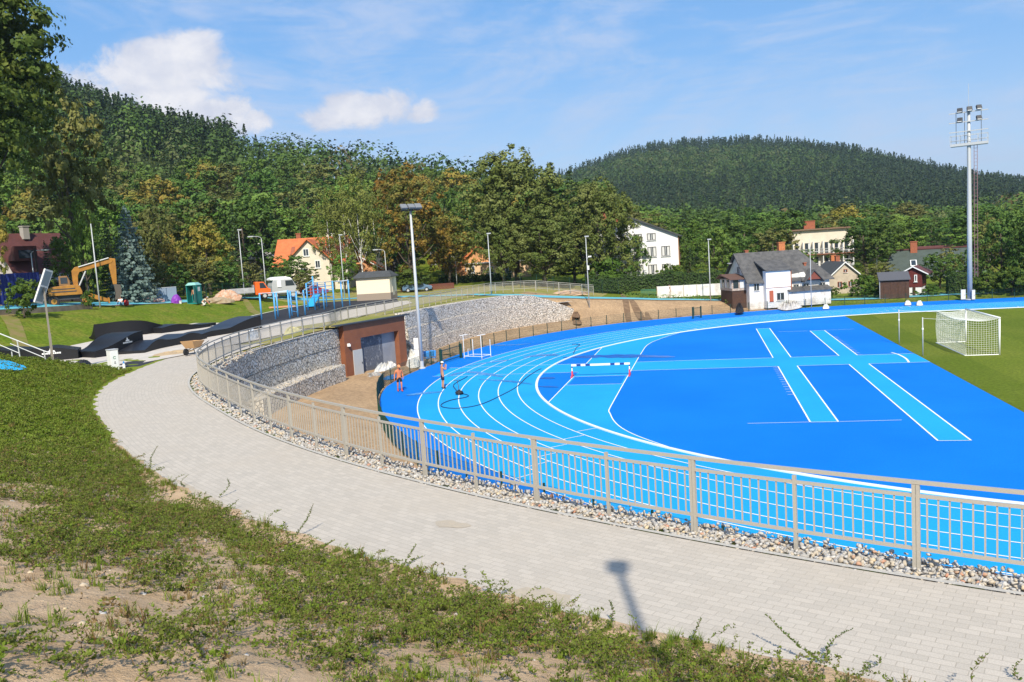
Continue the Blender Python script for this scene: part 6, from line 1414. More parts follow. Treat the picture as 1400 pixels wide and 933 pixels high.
# --- apricot house behind the kiosk
p = ground_at(503,388,150); t = thing('apricot_house', 'apricot house with a dark slate side roof behind the cream kiosk', 'house', p, face_rz(p)-.1); za = atD(491,350,150)[2]-p[2]; hr = za
b = MB(); b.prism([(-4.3,-2),(2.9,-2),(2.9,hr-2.6),(-1.4,hr),(-4.3,hr-1.8)], -4, 4, 'y'); b.build('wall', M_or, t); b = MB(); b.prism([(-1.4,hr+.05),(3.3,hr-2.75),(3.3,hr-2.5),(-1.4,hr+.35),(-4.7,hr-1.9),(-4.7,hr-2.15)], -4.6, 4.4, 'y'); rf = b.build('roof', R_or, t); b = MB()
b.prism([(-1.4,hr+.36),(3.35,hr-2.48),(3.35,hr-2.66),(-1.4,hr+.2)], -4.7, -4.6, 'y'); b.build('barge_board', M_wfr, rf)
b = MB(); b.prism([(1.0,-2),(5.2,-2),(5.2,hr-2.2),(4.2,hr+.9),(2.4,hr+.9),(1.5,hr-1.8)], 1, 6, 'y'); b.build('slate_wing', R_dark, t); window(t, 'f', -1.2, hr-3.0, 1.1, 1.2, 7, 8, M_wfr)
# --- apricot villa before the big tree
p = ground_at(652,384,148); t = thing('apricot_villa', 'apricot villa with an orange edged gable half hidden by the big lime tree', 'house', p, face_rz(p)+.05); za = atD(656,337,148)[2]-p[2]; hr = za
b = MB(); b.prism([(-3.6,-2),(3.6,-2),(3.6,hr-3.1),(.3,hr),(-3.6,hr-3.1)], -4.5, 4.5, 'y'); b.build('wall', M_or, t); rf = roof_part(t, 7.2, 9, hr-3.1, hr, 'y', R_or, .55, apex=.3); b = MB(); b.box((3.6,-4.2,.9),(11,1.6,3.2)); b.build('ground_floor', mat('peach render', (.70,.48,.29), .9), t)
b = MB(); b.box((3.6,-4.3,2.62),(11.4,2.2,.2)); b.build('balcony_edge', M_wfr, t)
for x, z in ((-1.6,hr-3.4),(1.0,hr-3.4),(-1.0,1.6),(2.2,1.3),(5.2,1.3)): window(t, 'f', x, z, 1.0, 1.25, 7.2, 10.1 if z < 2 else 9, M_wfr, False)
b = MB()
for s in (-1,1): b.prism([(.3,hr+.28),(.3+s*4.2-.3*0,hr-3.5),(.3+s*4.2,hr-3.75),(.3,hr+.02)], -5.12, -5.05, 'y')
b.build('barge_board', mat('orange barge board', (.55,.16,.05), .6), rf)
# --- maroon roofed house far left
p = ground_at(44,386,112); t = thing('maroon_house', 'house with a steep maroon roof and a balcony gable behind the blue hoarding', 'house', p, face_rz(p)+.55); za = atD(55,321,112)[2]-p[2]; hr = za; he = hr-4.6
W_, D_ = 6.9, 7; b = MB(); b.prism([(-D_/2,-2),(D_/2,-2),(D_/2,he),(0,hr),(-D_/2,he)], -W_/2, W_/2, 'x'); b.build('wall', mat('grey pink render', (.46,.40,.38), .9), t); rf = roof_part(t, W_, D_, he, hr, 'x', R_mar, .6); chimney(t, -.5, -.5, hr-.5, hr+.9, .7, mat('grey brick', (.35,.32,.28), .9), rf)
b = MB(); b.box((-2.6,-2.4,hr-2.2),(2.6,2.6,1.6)); dm = b.build('dormer', R_mar, rf); b = MB(); b.box((-2.6,-3.72,hr-2.3),(1.6,.05,.9)); b.build('pane', glass, dm)
b = MB(); b.box((W_/2+.5,-.5,he+.4),(1.0,4,.2)); [b.box((W_/2+.95,-2.4+k*.3,he+.85),(.05,.05,.8)) for k in range(13)]; b.box((W_/2+.95,-.5,he+1.27),(.08,4,.08)); b.build('balcony', grey, t); window(t, 'r', -.6, he+1.6, 1.0, 1.5, W_, D_, M_wfr, False); window(t, 'r', 1.4, he-1.6, .9, 1.3, W_, D_, M_wfr, False)
b = MB(); b.prism([(-D_/2-2.2,he-.9),(-D_/2-2.2,he-.75),(-D_/2+.2,he+.15),(-D_/2+.2,he)], -W_/2, W_/2-.5, 'x'); b.build('awning', mat('grey awning', (.30,.27,.27), .7), t); b = MB(); b.box((-1,-D_/2-1.2,1.0),(5.5,2.2,2.0)); b.build('porch', mat('salmon render', (.58,.34,.24), .9), t)
b = MB(); [b.box((1.2+k*.6,-D_/2-2.1,he-2.0),(.25,.1,2.4)) for k in range(4)]; b.build('curtain', M_curt, t)
# --- low pale roofed house, hill house
p = ground_at(356,378,150); t = thing('low_house', 'low house with a pale grey roof and white chimneys left of the orange roof', 'house', p, face_rz(p)); za = atD(356,342,150)[2]-p[2]; b = MB(); b.box((0,0,za/2-1.2),(8.5,7,za)); b.build('wall', mat('dark timber wall', (.10,.10,.11), .9), t); b = MB(); b.prism([(-4.6,za-1.6),(-4.6,za-1.4),(0,za+.1),(4.6,za-1.4),(4.6,za-1.6)], -4.6, 4.6, 'x'); rf = b.build('roof', R_pale, t); chimney(t, .6, -.6, za-.4, za+1.0, .9, M_white, rf); chimney(t, 2.4, .4, za-.4, za+.9, .5, M_white, rf); window(t, 'f', -1.0, za-2.3, 1.2, .9, 8.5, 7, M_frame, False)
p = atD(515,280,300); p[2] = zg(p[0], p[1]); za = atD(515,262,300)[2]-p[2]; t = thing('hillside_house', 'small pale house high on the wooded slope above the birches', 'house', p, face_rz(p)+.3); hr = max(6, za); b = MB(); b.prism(gable_poly(7, hr-2.6, hr), -4.5, 4.5, 'y'); b.build('wall', M_white, t); rf = roof_part(t, 7, 9, hr-2.6, hr, 'y', R_pale, .6); chimney(t, 1, 0, hr-.6, hr+1, .8, M_brick, rf); window(t, 'f', 0, hr-2.6, 1.2, 1.3, 7, 9)
p = atD(1055,325,205); p[2] = zg(p[0], p[1]); za = atD(1040,322,205)[2]-p[2]; t = thing('hidden_house', 'pale roof edge of a house behind the round tree beside the hotel', 'house', p, face_rz(p)+.2); hr = za; b = MB(); b.prism(gable_poly(8, hr-2.6, hr), -5, 5, 'y'); b.build('wall', M_cream, t); roof_part(t, 8, 10, hr-2.6, hr, 'y', R_pale, .6); window(t, 'f', 0, hr-3, 1.2, 1.3, 8, 10)
# --- cream kiosk on the lawn
p = ground_at(516,404.5,103); p[2] = atD(516,404.5,103)[2]; t = thing('kiosk', 'small cream utility building with a dark slate hipped roof on the lawn', 'kiosk', p, face_rz(p)-.28)
b = MB(); b.box((0,0,1.25),(4.1,3.0,1.9)); b.build('wall', mat('cream paint', (.80,.69,.52), .85), t); b = MB(); b.box((0,0,-.1),(4.16,3.06,.9)); b.build('plinth', mat('brown grey plinth', (.30,.24,.19), .9), t)
b = MB(); b.add([(-2.35,-1.8,2.2),(2.35,-1.8,2.2),(2.35,1.8,2.2),(-2.35,1.8,2.2),(-2.35,-1.8,2.3),(2.35,-1.8,2.3),(2.35,1.8,2.3),(-2.35,1.8,2.3),(-1.9,-.4,2.95),(1.75,-.4,2.95),(1.75,.4,2.95),(-1.9,.4,2.95)], [(0,3,2,1),(0,1,5,4),(1,2,6,5),(2,3,7,6),(3,0,4,7),(4,5,9,8),(5,6,10,9),(6,7,11,10),(7,4,8,11),(8,9,10,11)]); b.build('roof', R_dark, t)
b = MB(); b.box((2.07,0,1.0),(.04,1.0,2.0)); b.build('door', mat('cream steel door', (.60,.55,.46), .5), t)
# --- white yard wall, brown board fence, green rail
p0, p1 = atD(899,408.5,112), atD(990,408,112); d = p1-p0; L = float(np.linalg.norm(d[:2])); t = thing('yard_wall', 'stained white panel wall along the upper path left of the old house', 'wall', (p0[0],p0[1],zg(*p0[:2])), math.atan2(d[1], d[0]))
nP_ = 5
for k in range(nP_): b = MB(); b.box(((k+.5)*L/nP_,0,.72),(L/nP_-.05,.18,1.5)); b.build('panel', M_oldw, t)
for k in range(nP_+1): b = MB(); b.box((k*L/nP_,0,.74),(.1,.24,1.56)); b.build('post', M_sand, t)
for (x0, x1, y, D, lab) in ((548,566,401,124,'short brown board fence right of the cream kiosk'),(585,622,400,124,'long brown board fence in front of the apricot villa')):
    p0, p1 = atD(x0,y,D), atD(x1,y-1,D); d = p1-p0; L = float(np.linalg.norm(d[:2])); t = thing('board_fence', lab, 'fence', (p0[0],p0[1],zg(*p0[:2])), math.atan2(d[1], d[0])); zz = p0[2]-zg(*p0[:2])
    b = MB(); [b.box((.06+k*.13,0,zz+.55),(.115,.03,1.25)) for k in range(int(L/.13))]; b.build('boards', mat('red brown fence boards', (.14,.045,.03), .8), t); b = MB(); b.box((L/2,.04,zz+.3),(L,.05,.09)); b.box((L/2,.04,zz+.9),(L,.05,.09)); b.build('rail', M_bwood, t)
p0, p1 = atD(876,404,111), atD(897,404,111); d = p1-p0; L = float(np.linalg.norm(d[:2])); t = thing('garden_bench', 'green slatted garden bench left of the white yard wall', 'bench', (p0[0],p0[1],zg(*p0[:2])), math.atan2(d[1], d[0])); gm = mat('green bench paint', (.05,.16,.08), .6)
b = MB(); [b.box((L/2,y,.45),(L,.12,.04)) for y in (-.15,0,.15)]; b.build('seat', gm, t); b = MB(); [b.box((L/2,.25,z),(L,.04,.1)) for z in (.62,.78,.94)]; b.build('backrest', gm, t)
for x in (.15,L/2,L-.15): b = MB(); b.box((x,0,.22),(.06,.45,.44)); b.build('leg', gm, t)
# --- crane working behind the autumn tree
p = ground_at(594,380,172); zt = atD(592,306,172)[2]-p[2]; t = thing('crane', 'yellow and white lattice crane jib showing between the trees', 'crane', p, face_rz(p)); M_yel = mat('crane yellow', (.70,.42,.03), .5); b = MB()
def lattice(b, a, c, w_, n, r):
    a, c = Vector(a), Vector(c); d = (c-a).normalized(); u = Vector((0,0,1)) if abs(d.z) < .9 else Vector((1,0,0)); s = d.cross(u).normalized()*w_/2; u = s.cross(d).normalized()*w_/2
    cs = [s+u, -s+u, -s-u, s-u]
    for q in cs: b.bar(a+q, c+q, r)
    for k in range(n):
        f, g = a.lerp(c, k/n), a.lerp(c, (k+1)/n)
        for i in range(4): b.bar(f+cs[i], g+cs[(i+1)%4], r*.6)
lattice(b, (0,0,0), (0,0,zt-1), .9, 12, .14); b.build('mast', mat('pale mast', (.55,.55,.55), .5), t); b = MB(); lattice(b, (-1.5,0,zt+.6), (7.5,0,zt+.9), .8, 10, .16); b.build('jib', M_yel, t); b = MB(); b.box((2.9,-.1,zt-.3),(1.8,.9,.7)); b.build('cab', white, t); b = MB(); b.bar((-3.2,0,zt+3.0),(-.3,0,zt+.3), .25); b.build('strut', M_yel, t)
# ================================================================== TREES
def leafcards(P, Nrm, size, rng, up=.0):
    """one four-cornered leaf clump per point, turned roughly along Nrm"""
    n = len(P); N = Nrm/(np.linalg.norm(Nrm,axis=1)[:,None]+1e-9)*1.15+rng.normal(0,.42,(n,3)); N[:,2] += up; N /= np.linalg.norm(N,axis=1)[:,None]+1e-9
    a = np.cross(N, rng.normal(0,1,(n,3))); a /= np.linalg.norm(a,axis=1)[:,None]+1e-9; b = np.cross(N, a)
    s = size*rng.uniform(.55,1.3,(n,1)); t = s*rng.uniform(.5,.95,(n,1)); k = N*s*rng.uniform(-.25,.25,(n,1))
    V = np.stack([P-a*s*.5+k, P-b*t*.5, P+a*s*.5+k, P+b*t*.5],1).reshape(-1,3)
    return V
def broad(rng, H, Rw, nl, nclump, per, size, base=.22, lob=(.30,.46), vert=1.0, spread=.085, droop=0):
    """crown as many leaf clumps on the outside of overlapping boughs"""
    zc = H*(base+(1-base)*.52); rz = H*(1-base)*.5
    lobes = []
    for k in range(nl):
        a = 2.4*k+rng.uniform(-.4,.4); f = (k+.5)/nl; z = -0.75+1.6*f; rr = math.sqrt(max(.02,1-min(1,abs(z))**2*.9))*rng.uniform(.42,.72)
        lr = rng.uniform(*lob)*(1-.35*max(0,z))
        lobes.append((np.array([rr*math.cos(a)*Rw, rr*math.sin(a)*Rw, zc+z*rz*.78]), lr))
    lobes.append((np.array([rng.uniform(-.1,.1)*Rw, rng.uniform(-.1,.1)*Rw, zc+rz*.62]), .34)); lobes.append((np.array([0,0,zc]), .55))
    P = []; N = []
    for _ in range(nclump):
        c, lr = lobes[rng.integers(len(lobes))]; d = rng.normal(0,1,3); d[2] = d[2]*.9+.25; d /= np.linalg.norm(d)
        q = c+d*np.array([Rw,Rw,rz*vert])*lr*rng.uniform(.85,1.08); m = int(per*rng.uniform(.5,1.5))
        e = rng.normal(0,1,(m,3)); e /= np.linalg.norm(e,axis=1)[:,None]; rr = Rw*spread*rng.uniform(.6,1.5)*rng.uniform(.3,1,(m,1))**.5
        pp = q+e*rr*np.array([1.15,1.15,.8]); 
        if droop: pp[:,2] -= droop*rng.random(m)**2*Rw
        P.append(pp); N.append(e*.7+d*.8)
    P = np.concatenate(P); N = np.concatenate(N); k = P[:,2] > H*.06
    return leafcards(P[k], N[k], size, rng, .25), lobes
def conifer(rng, H, Rw, levels, per, size, base=.06, droop=.35, power=.9):
    P = []; N = []
    for i in range(levels):
        f = i/levels; z = H*(base+(1-base)*f); r = Rw*(1-f)**power+.04*Rw; nb = max(4, int(11*(1-f)+4)); a0 = rng.uniform(0,6.28)
        for j in range(nb):
            a = a0+6.283*j/nb+rng.normal(0,.15); L = r*rng.uniform(.72,1.15); m = max(3, int(per*L/Rw)+2)
            t = rng.uniform(.12,1,m)**.7; x = t*L; w_ = rng.normal(0,.11,m)*L*(1.1-t)
            zz = z-droop*x*.55+.1*x*t+rng.normal(0,.03*H/levels*3,m)
            P.append(np.c_[math.cos(a)*x-math.sin(a)*w_, math.sin(a)*x+math.cos(a)*w_, zz]); N.append(np.tile([math.cos(a)*.85, math.sin(a)*.85, .45],(m,1)))
    P.append(np.c_[rng.normal(0,.03*Rw,12), rng.normal(0,.03*Rw,12), np.linspace(H*.94,H*1.01,12)]); N.append(np.tile([0,0,1.],(12,1))+rng.normal(0,1,(12,3)))
    return leafcards(np.concatenate(P), np.concatenate(N), size, rng), None
def trunkmesh(H, r, lobes, bend, rng, m):
    b = MB(); top = H*.72
    p = [(bend*math.sin(t*2.2)*H*.02, bend*math.cos(t*3)*H*.015-bend*H*.015, t*top) for t in np.linspace(-.03,1,7)]
    b.tube(p, [r*1.35]+[r*(1-.13*i) for i in range(6)], 8)
    if lobes:
        for c, lr in lobes[:9]:
            z0 = min(c[2]*.62, top*.8); q0 = (bend*math.sin(z0/top*2.2)*H*.02, 0, z0); b.tube([q0, tuple((np.array(q0)+c)/2+np.array([0,0,-.02*H])), tuple(c)], [r*.5, r*.3, r*.12], 5)
    return b
M_bark = mat('grey brown bark', (.11,.085,.06), .95, (.07,.055,.04), 3, obj=True); M_birch = mat('white birch bark', (.62,.60,.55), .8, (.12,.11,.10), 2.2, .55, .62, obj=True)
LM = dict(lime=matleaf('lime foliage', (.095,.128,.026), (.175,.195,.055), .35, c3=(.12,.15,.03), rnd=.15, tr=.12),
  broad=matleaf('broadleaf foliage', (0.058,0.118,0.021), (0.103,0.164,0.033), .2, rnd=.5, tr=.10), light=matleaf('light green foliage', (0.098,0.184,0.025), (0.151,0.217,0.043), .2, rnd=.45, tr=.12),
  olive=matleaf('olive green foliage', (0.111,0.137,0.034), (0.181,0.180,0.053), .2, rnd=.4, tr=.10), autumn=matleaf('autumn foliage', (0.098,0.119,0.025), (0.316,0.169,0.032), .33, c3=(0.112,0.128,0.027), rnd=.25, tr=.10), yellow=matleaf('yellowing foliage', (0.155,0.176,0.029), (0.318,0.227,0.045), .3, rnd=.25, tr=.10),
  birch=matleaf('birch foliage', (0.149,0.189,0.038), (0.210,0.234,0.057), .25, rnd=.3, tr=.2), spruce=matleaf('spruce needles', (0.027,0.052,0.017), (0.049,0.075,0.022), .3, tr=.1, rnd=.35), blue=matleaf('blue spruce needles', (.12,.185,.165), (.22,.285,.25), .5, tr=.1), bush=matleaf('bush foliage', (0.063,0.115,0.017), (0.112,0.169,0.027), .6, rnd=.5), maple=matleaf('maple foliage', (0.051,0.092,0.016), (0.119,0.159,0.030), .5, c3=(0.168,0.189,0.035), tr=.2), hedge=matleaf('hedge foliage', (0.041,0.081,0.019), (0.074,0.117,0.026), .6))
PROTO = {}
def proto(key, leaf, V, lobes, H, r, rng, bark=None, bend=1):
    t = bpy.data.objects.new('tree', None); F = np.arange(len(V)).reshape(-1,4)
    c = npmesh('crown', V, F, LM[leaf]); c.parent = t; k = trunkmesh(H, r, lobes, bend, rng, None).build('trunk', bark or M_bark, smooth=True, fix=False); k.parent = t
    PROTO.setdefault(key, []).append((t, H, float(np.percentile(np.hypot(V[:,0], V[:,1]), 97)), [c, k])); return t
def mk(key, leaf, n, fn, H, r, bark=None, seed=0, bend=1):
    for i in range(n): rng = np.random.default_rng(seed*100+i); V, lb = fn(rng); proto(key, leaf, V, lb, H, r, rng, bark, bend)
mk('lime','lime',2, lambda g: broad(g,20,8.4,22,680,34,.40,.05,(.25,.38),1.0,.07), 20,.45, seed=1)
mk('limetop','lime',1, lambda g: broad(g,20,5.5,16,300,32,.40,.12,(.26,.42),1.1,.09), 20,.4, seed=2)
mk('broad','broad',3, lambda g: broad(g,14,5.6,12,200,24,.46,.12), 14,.28, seed=3)
mk('light','light',2, lambda g: broad(g,14,5.6,12,200,24,.46,.12), 14,.28, seed=4)
mk('olive','olive',2, lambda g: broad(g,15,5.0,13,200,24,.46,.10), 15,.28, seed=5)
mk('autumn','autumn',2, lambda g: broad(g,20,6.8,17,300,28,.44,.08,(.26,.40),1.0,.085), 20,.38, seed=6)
mk('yellow','yellow',1, lambda g: broad(g,12,5.2,12,210,26,.42,.06), 12,.26, seed=7)
mk('birch','birch',2, lambda g: broad(g,20,4.2,16,230,24,.34,.16,(.28,.44),1.3,.11,.14), 20,.17, M_birch, seed=8, bend=.5)
mk('spruce','spruce',3, lambda g: conifer(g,20,4.2,24,12,.62), 20,.25, seed=9)
mk('blue','blue',1, lambda g: conifer(g,11,3.7,30,42,.40,.03,.25,.75), 11,.2, seed=10)
mk('bush','bush',3, lambda g: broad(g,3,2.3,8,110,26,.24,.0,(.35,.5)), 3,.08, seed=11)
mk('maple','maple',1, lambda g: broad(g,24,10.5,26,800,34,.34,.03,(.22,.36),1.0,.06), 24,.6, seed=12)
mk('maple_high','maple',1, lambda g: broad(g,22,7.0,24,1100,36,.32,.26,(.26,.40),1.0,.07), 22,.24, seed=15)
mk('fir','spruce',1, lambda g: conifer(g,20,3.6,30,20,.42,.1,.15,.8), 20,.25, seed=13)
USED = set(); TREE_N = [0]; TR = random.Random(5)
def plant(key, loc, H, Wd, label, cat='tree', name='tree', group=None, variant=None):
    L = PROTO[key]; i = TR.randrange(len(L)) if variant is None else variant % len(L); t, Hp, Rp, ch = L[i]
    r = thing(name, label, cat, loc, TR.uniform(0,6.28), group); sx = Wd/2/Rp; r.scale = (sx, sx, H/Hp); TREE_N[0] += 1
    for c in ch:
        d = c.copy(); d.name = c.name.split('.')[0]; COL.objects.link(d); d.parent = r
    return r
def tree(key, px, ytop, D, wpx, label, ybase=None, name=None, cat='tree', group=None, variant=None, sink=.0):
    p = atD(px, ytop, D); zt = p[2]; q = atD(px, 395, D); x, y = (p[:2]+q[:2])/2; z0 = zg(x, y) if ybase is None else atD(px, ybase, D)[2]
    depth = float(np.dot(p-CAM, CF)); return plant(key, (x, y, z0-sink), max(1.0, zt-z0+sink), wpx*depth/FPX, label, cat, name or {'spruce':'spruce_tree','fir':'fir_tree','blue':'blue_spruce','birch':'birch_tree','lime':'lime_tree','limetop':'lime_tree','autumn':'autumn_tree','maple':'maple_tree','bush':'bush','yellow':'autumn_tree'}.get(key,'broadleaf_tree'), group, variant)
# the big lime trees in the middle
tree('lime',704,200,126,150,'very tall olive green lime tree with a high rounded top in the town',variant=0)
tree('lime',686,270,121,76,'left flank lime tree with its crown hanging before the apricot villa',variant=1)
tree('lime',742,280,119,108,'broad lime tree before the tall one, its boughs hanging low over the fence',variant=1)
tree('fir',782,230,127,56,'pointed dark fir rising between the two big lime trees')
tree('lime',822,243,122,104,'full yellow green lime tree standing left of the white house')
tree('bush',828,352,119,74,'large green shrub below the lime tree at the left end of the hedge',ybase=404)
tree('light',866,320,128,44,'light green tree covering the left windows of the white house')
tree('light',752,262,140,44,'bright green tree peeping between the tall lime tree and the fir')
# autumn trees and neighbours
tree('autumn',560,222,128,104,'tall autumn tree with orange brown leaves behind the floodlight pole',variant=0)
tree('autumn',531,232,150,60,'orange brown autumn tree just left of the tallest autumn tree',variant=1)
tree('autumn',612,300,134,60,'rust coloured low autumn tree left of the apricot villa',variant=1)
tree('broad',640,255,170,60,'dark green tree on the slope between the autumn trees and the lime tree'); tree('broad',608,250,176,54,'dark green tree on the slope right behind the tall autumn tree')
tree('bush',556,368,122,70,'low brown green bush right of the cream kiosk',ybase=404)
# birches
for k, (px, yt, D, w_) in enumerate(((492,238,128,52),(470,252,132,46),(449,262,134,44),(513,258,136,40))):
    tree('birch',px,yt,D,w_,('tallest white stemmed birch left of the autumn tree','slender birch second from the tallest birch','slender birch right above the orange roof','birch right beside the autumn tree above the kiosk')[k],variant=k)
tree('broad',396,348,124,66,'dark round tree in front of the cream house with the orange roof'); tree('olive',416,364,122,40,'small olive tree before the gable of the cream house'); tree('light',470,346,126,46,'small green tree beside the lamp pole right of the orange roof')
# left middle: yellowing tree, spruces, bushes along the building site
tree('yellow',283,298,116,78,'round yellowing tree behind the brick pile'); tree('yellow',236,322,112,50,'smaller yellowing tree right of the blue spruce')
tree('blue',176,282,97,66,'silver blue spruce behind the excavator arm'); tree('spruce',322,282,132,40,'dark spruce right of the round yellowing tree'); tree('spruce',365,290,150,52,'dark spreading spruce above the pale low roof'); tree('olive',216,270,126,46,'tall olive green tree right of the blue spruce')
tree('broad',92,318,96,52,'dense dark tree behind the excavator cab'); tree('broad',128,330,104,52,'dense dark tree under the excavator arm'); tree('spruce',64,330,102,26,'narrow dark spruce beside the maroon roofed house'); tree('spruce',148,300,118,40,'dark spruce left behind the blue spruce')
for k, (px, yt, D, w_) in enumerate(((205,352,104,56),(240,356,106,52),(277,352,108,60),(310,356,110,56),(338,358,113,50),(372,370,116,44),(408,378,117,40))):
    tree('broad' if k % 2 else 'olive',px,yt,D,w_,('dark bushy tree right of the blue spruce','dark bushy tree behind the purple sack','dark bushy tree behind the teal toilet','dark bushy tree behind the brick pile','dark bushy tree behind the orange truck','dark bushy tree behind the white lorry','dark bushy tree behind the dark red car')[k],sink=.5)
# near maple at the left edge
tree('maple_high',-50,-90,88,258,'big dark maple tree filling the left edge of the view beyond the blue path',variant=0,name='maple_tree')
tree('olive',98,128,106,112,'leafy maple with bright leaves right of the big dark maple',variant=0,ybase=402,name='maple_tree')
tree('yellow',-22,262,82,56,'yellowish tree beneath the big maple by the blue hoarding'); tree('bush',28,382,76.5,56,'bright green bush by the blue hoarding at the far left'); tree('bush',118,398,84,18,'small green bush beside the excavator blade'); tree('light',112,268,92,44,'light green slim tree behind the excavator boom')
# right: around the houses
tree('broad',930,322,134,50,'dark red green tree right of the white house',ybase=402); tree('bush',914,362,126,62,'dark green bush before the corner of the white house',ybase=400); tree('spruce',944,340,130,34,'dark thuja tree right of the white house',ybase=402)
tree('light',978,308,136,60,'bright green tree left above the old slate house'); tree('light',940,300,160,60,'bright green crown behind the white house chimney'); tree('olive',1058,311,140,74,'round olive tree behind the ridge of the old slate house'); tree('broad',1010,322,140,50,'green tree behind the left end of the old slate house'); tree('broad',1100,340,140,36,'green tree right of the orange chimney before the hotel')
tree('broad',1185,298,150,92,'dark green spreading tree right of the balcony hotel'); tree('light',1222,296,160,54,'fresh green tree above the long grey green roof'); tree('olive',1204,358,120,54,'olive tree right of the cottage chimneys',ybase=404); tree('bush',1178,376,116,50,'dark bush in the garden of the cottage',ybase=408); tree('bush',1138,392,112,22,'light flowering bush before the cottage',ybase=408); tree('bush',1196,388,113,34,'dark bush left of the brown shed',ybase=409)
tree('broad',1284,344,124,56,'green tree in front of the long grey green roof',ybase=402); tree('olive',1302,338,128,46,'olive tree at the right end of the long grey green roof',ybase=404); tree('light',1258,330,175,30,'pale yellow green tree behind the red chimney')
tree('broad',1372,286,118,74,'big green tree at the right edge behind the tall mast',ybase=404); tree('olive',1352,292,124,40,'olive tree right of the tall mast',ybase=404); tree('broad',1408,300,116,60,'green tree cut by the right edge of the view',ybase=404); tree('broad',1330,340,118,44,'green tree left of the tall mast',ybase=404); tree('bush',1270,392,114,40,'dark bush right of the maroon barn',ybase=408); tree('bush',1384,366,113,50,'dark shrub under the big tree at the right edge',ybase=405); tree('bush',1350,374,113,46,'dark shrub right of the tall mast base',ybase=405)
# hedges
def hedge(label, p0, p1, h, w_, seed, z=None):
    p0, p1 = np.array(p0), np.array(p1); d = p1-p0; L = float(np.linalg.norm(d[:2])); rng = np.random.default_rng(seed); n = int(L*h*75)
    x = rng.uniform(0,L,n); hh = h*(1+.10*np.sin(x*1.3)+.05*np.sin(x*3.1)); f = rng.random(n)
    P = np.c_[x, np.where(f < .55, -w_/2+rng.normal(0,.08,n), rng.uniform(-w_/2,w_/2,n)), np.where(f < .55, rng.uniform(0,1,n)*hh, hh+rng.normal(0,.08,n))]
    N = np.where((f < .55)[:,None], np.array([0,-1,.3]), np.array([0,-.2,1.]))
    V = leafcards(P, N, .24, rng, .2); F = np.arange(len(V)).reshape(-1,4); b = MB(); b.box((L/2,0,h*.45),(L-.1,w_*.8,h*.9))
    t = thing('hedge', label, 'hedge', (p0[0],p0[1],zg(p0[0],p0[1])-.2), math.atan2(d[1], d[0])); npmesh('foliage', V, F, LM['hedge'], t); o = b.build('branches', mat('dark hedge twigs', (.02,.035,.012), .95), t)
hedge('long dark green hedge below the white house', atD(806,404,116), atD(988,402,116), 2.15, 1.6, 1); hedge('green hedge left of the tall floodlight mast', atD(1293,406,115), atD(1412,405,115), 2.5, 1.4, 2); hedge('dark clipped hedge beneath the apricot villa', atD(600,392,138), atD(700,391,138), 1.5, 1.2, 3)
# weeds along the upper path
rng = np.random.default_rng(77); P = []
for px0, px1, D in ((850,990,110.5),(990,1090,107)):
    for _ in range(420):
        q = atD(rng.uniform(px0,px1), 405, D+rng.normal(0,.5)); P.append((q[0],q[1],zg(q[0],q[1])+rng.uniform(0,.55)))
V = leafcards(np.array(P), np.tile([0,-.4,.8],(len(P),1)), .22, rng); o = npmesh('roadside_weeds', V, np.arange(len(V)).reshape(-1,4), LM['light']); tag(o, 'green weeds along the far edge of the upper path', 'weeds', kind='stuff')
# ---- trees of the slopes: the nearest ones one by one, the woods behind as one mass each
KIND = {'broad':'dark green broadleaf tree on the wooded slope','light':'light green broadleaf tree on the wooded slope','olive':'olive green broadleaf tree on the wooded slope','spruce':'dark spruce on the wooded slope','birch':'white stemmed birch on the wooded slope','yellow':'yellowing tree on the wooded slope'}
rng = np.random.default_rng(9); cand = []
def occupied(x, y, lst, s):
    return any((x-a)**2+(y-b)**2 < s*s for a, b in lst)
pts = []
for _ in range(9000):
    px = rng.uniform(-60,1440); D = rng.uniform(138,440) if px < 760 else rng.uniform(158,520)
    p = atD(px, 380, D); x, y = p[0], p[1]; s = (5.2+D*.012) if px < 760 else (7.0+D*.012)
    if occupied(x, y, pts[-900:], s): continue
    # keep the house plots free of trees
    if D < 190 and (372 < px < 520 or 620 < px < 690 or 845 < px < 960 or 1080 < px < 1160 or 1215 < px < 1330) and D < 165: continue
    if 1075 < px < 1165 and D < 185: continue
    if 1230 < px < 1320 and D < 182: continue
    if 570 < px < 650 and 165 < D < 182: continue
    if 488 < px < 540 and 268 < D < 320: continue
    if 1020 < px < 1075 and 185 < D < 215: continue
    pts.append((x, y)); cand.append((D, px, x, y))
cand.sort(); far = []
nmax = 292-TREE_N[0]
for k, (D, px, x, y) in enumerate(cand):
    f = (D-138)/300
    if px < 330: pr = [.40,.16,.18,.18,.05,.03] if f < .55 else [.36,.08,.14,.37,.05,0]
    elif px < 760: pr = [.42,.20,.16,.10,.08,.04] if f < .6 else [.45,.1,.2,.2,.05,0]
    else: pr = [.40,.26,.18,.08,.04,.04]
    key = ['broad','light','olive','spruce','birch','yellow'][rng.choice(6, p=pr)]
    H = {'spruce':rng.uniform(13,20),'birch':rng.uniform(12,16)}.get(key, rng.uniform(11.5,17.5))
    if px > 820: H *= .72
    if px > 1200: H *= .88
    Wd = H*{'spruce':.36,'birch':.42}.get(key, rng.uniform(.72,.95)*(1.35 if px > 760 else 1))
    if k < nmax: 
        z = zg(x, y); plant(key, (x, y, z-.6), H, Wd, KIND[key], 'tree', {'spruce':'spruce_tree','birch':'birch_tree','yellow':'autumn_tree'}.get(key,'broadleaf_tree'), 'trees of one kind on the wooded slopes: '+{'broad':'dark broadleaf','light':'light broadleaf','olive':'olive broadleaf','spruce':'spruces','birch':'birches','yellow':'yellowing'}[key])
    else: far.append((x, y, H, Wd, key))
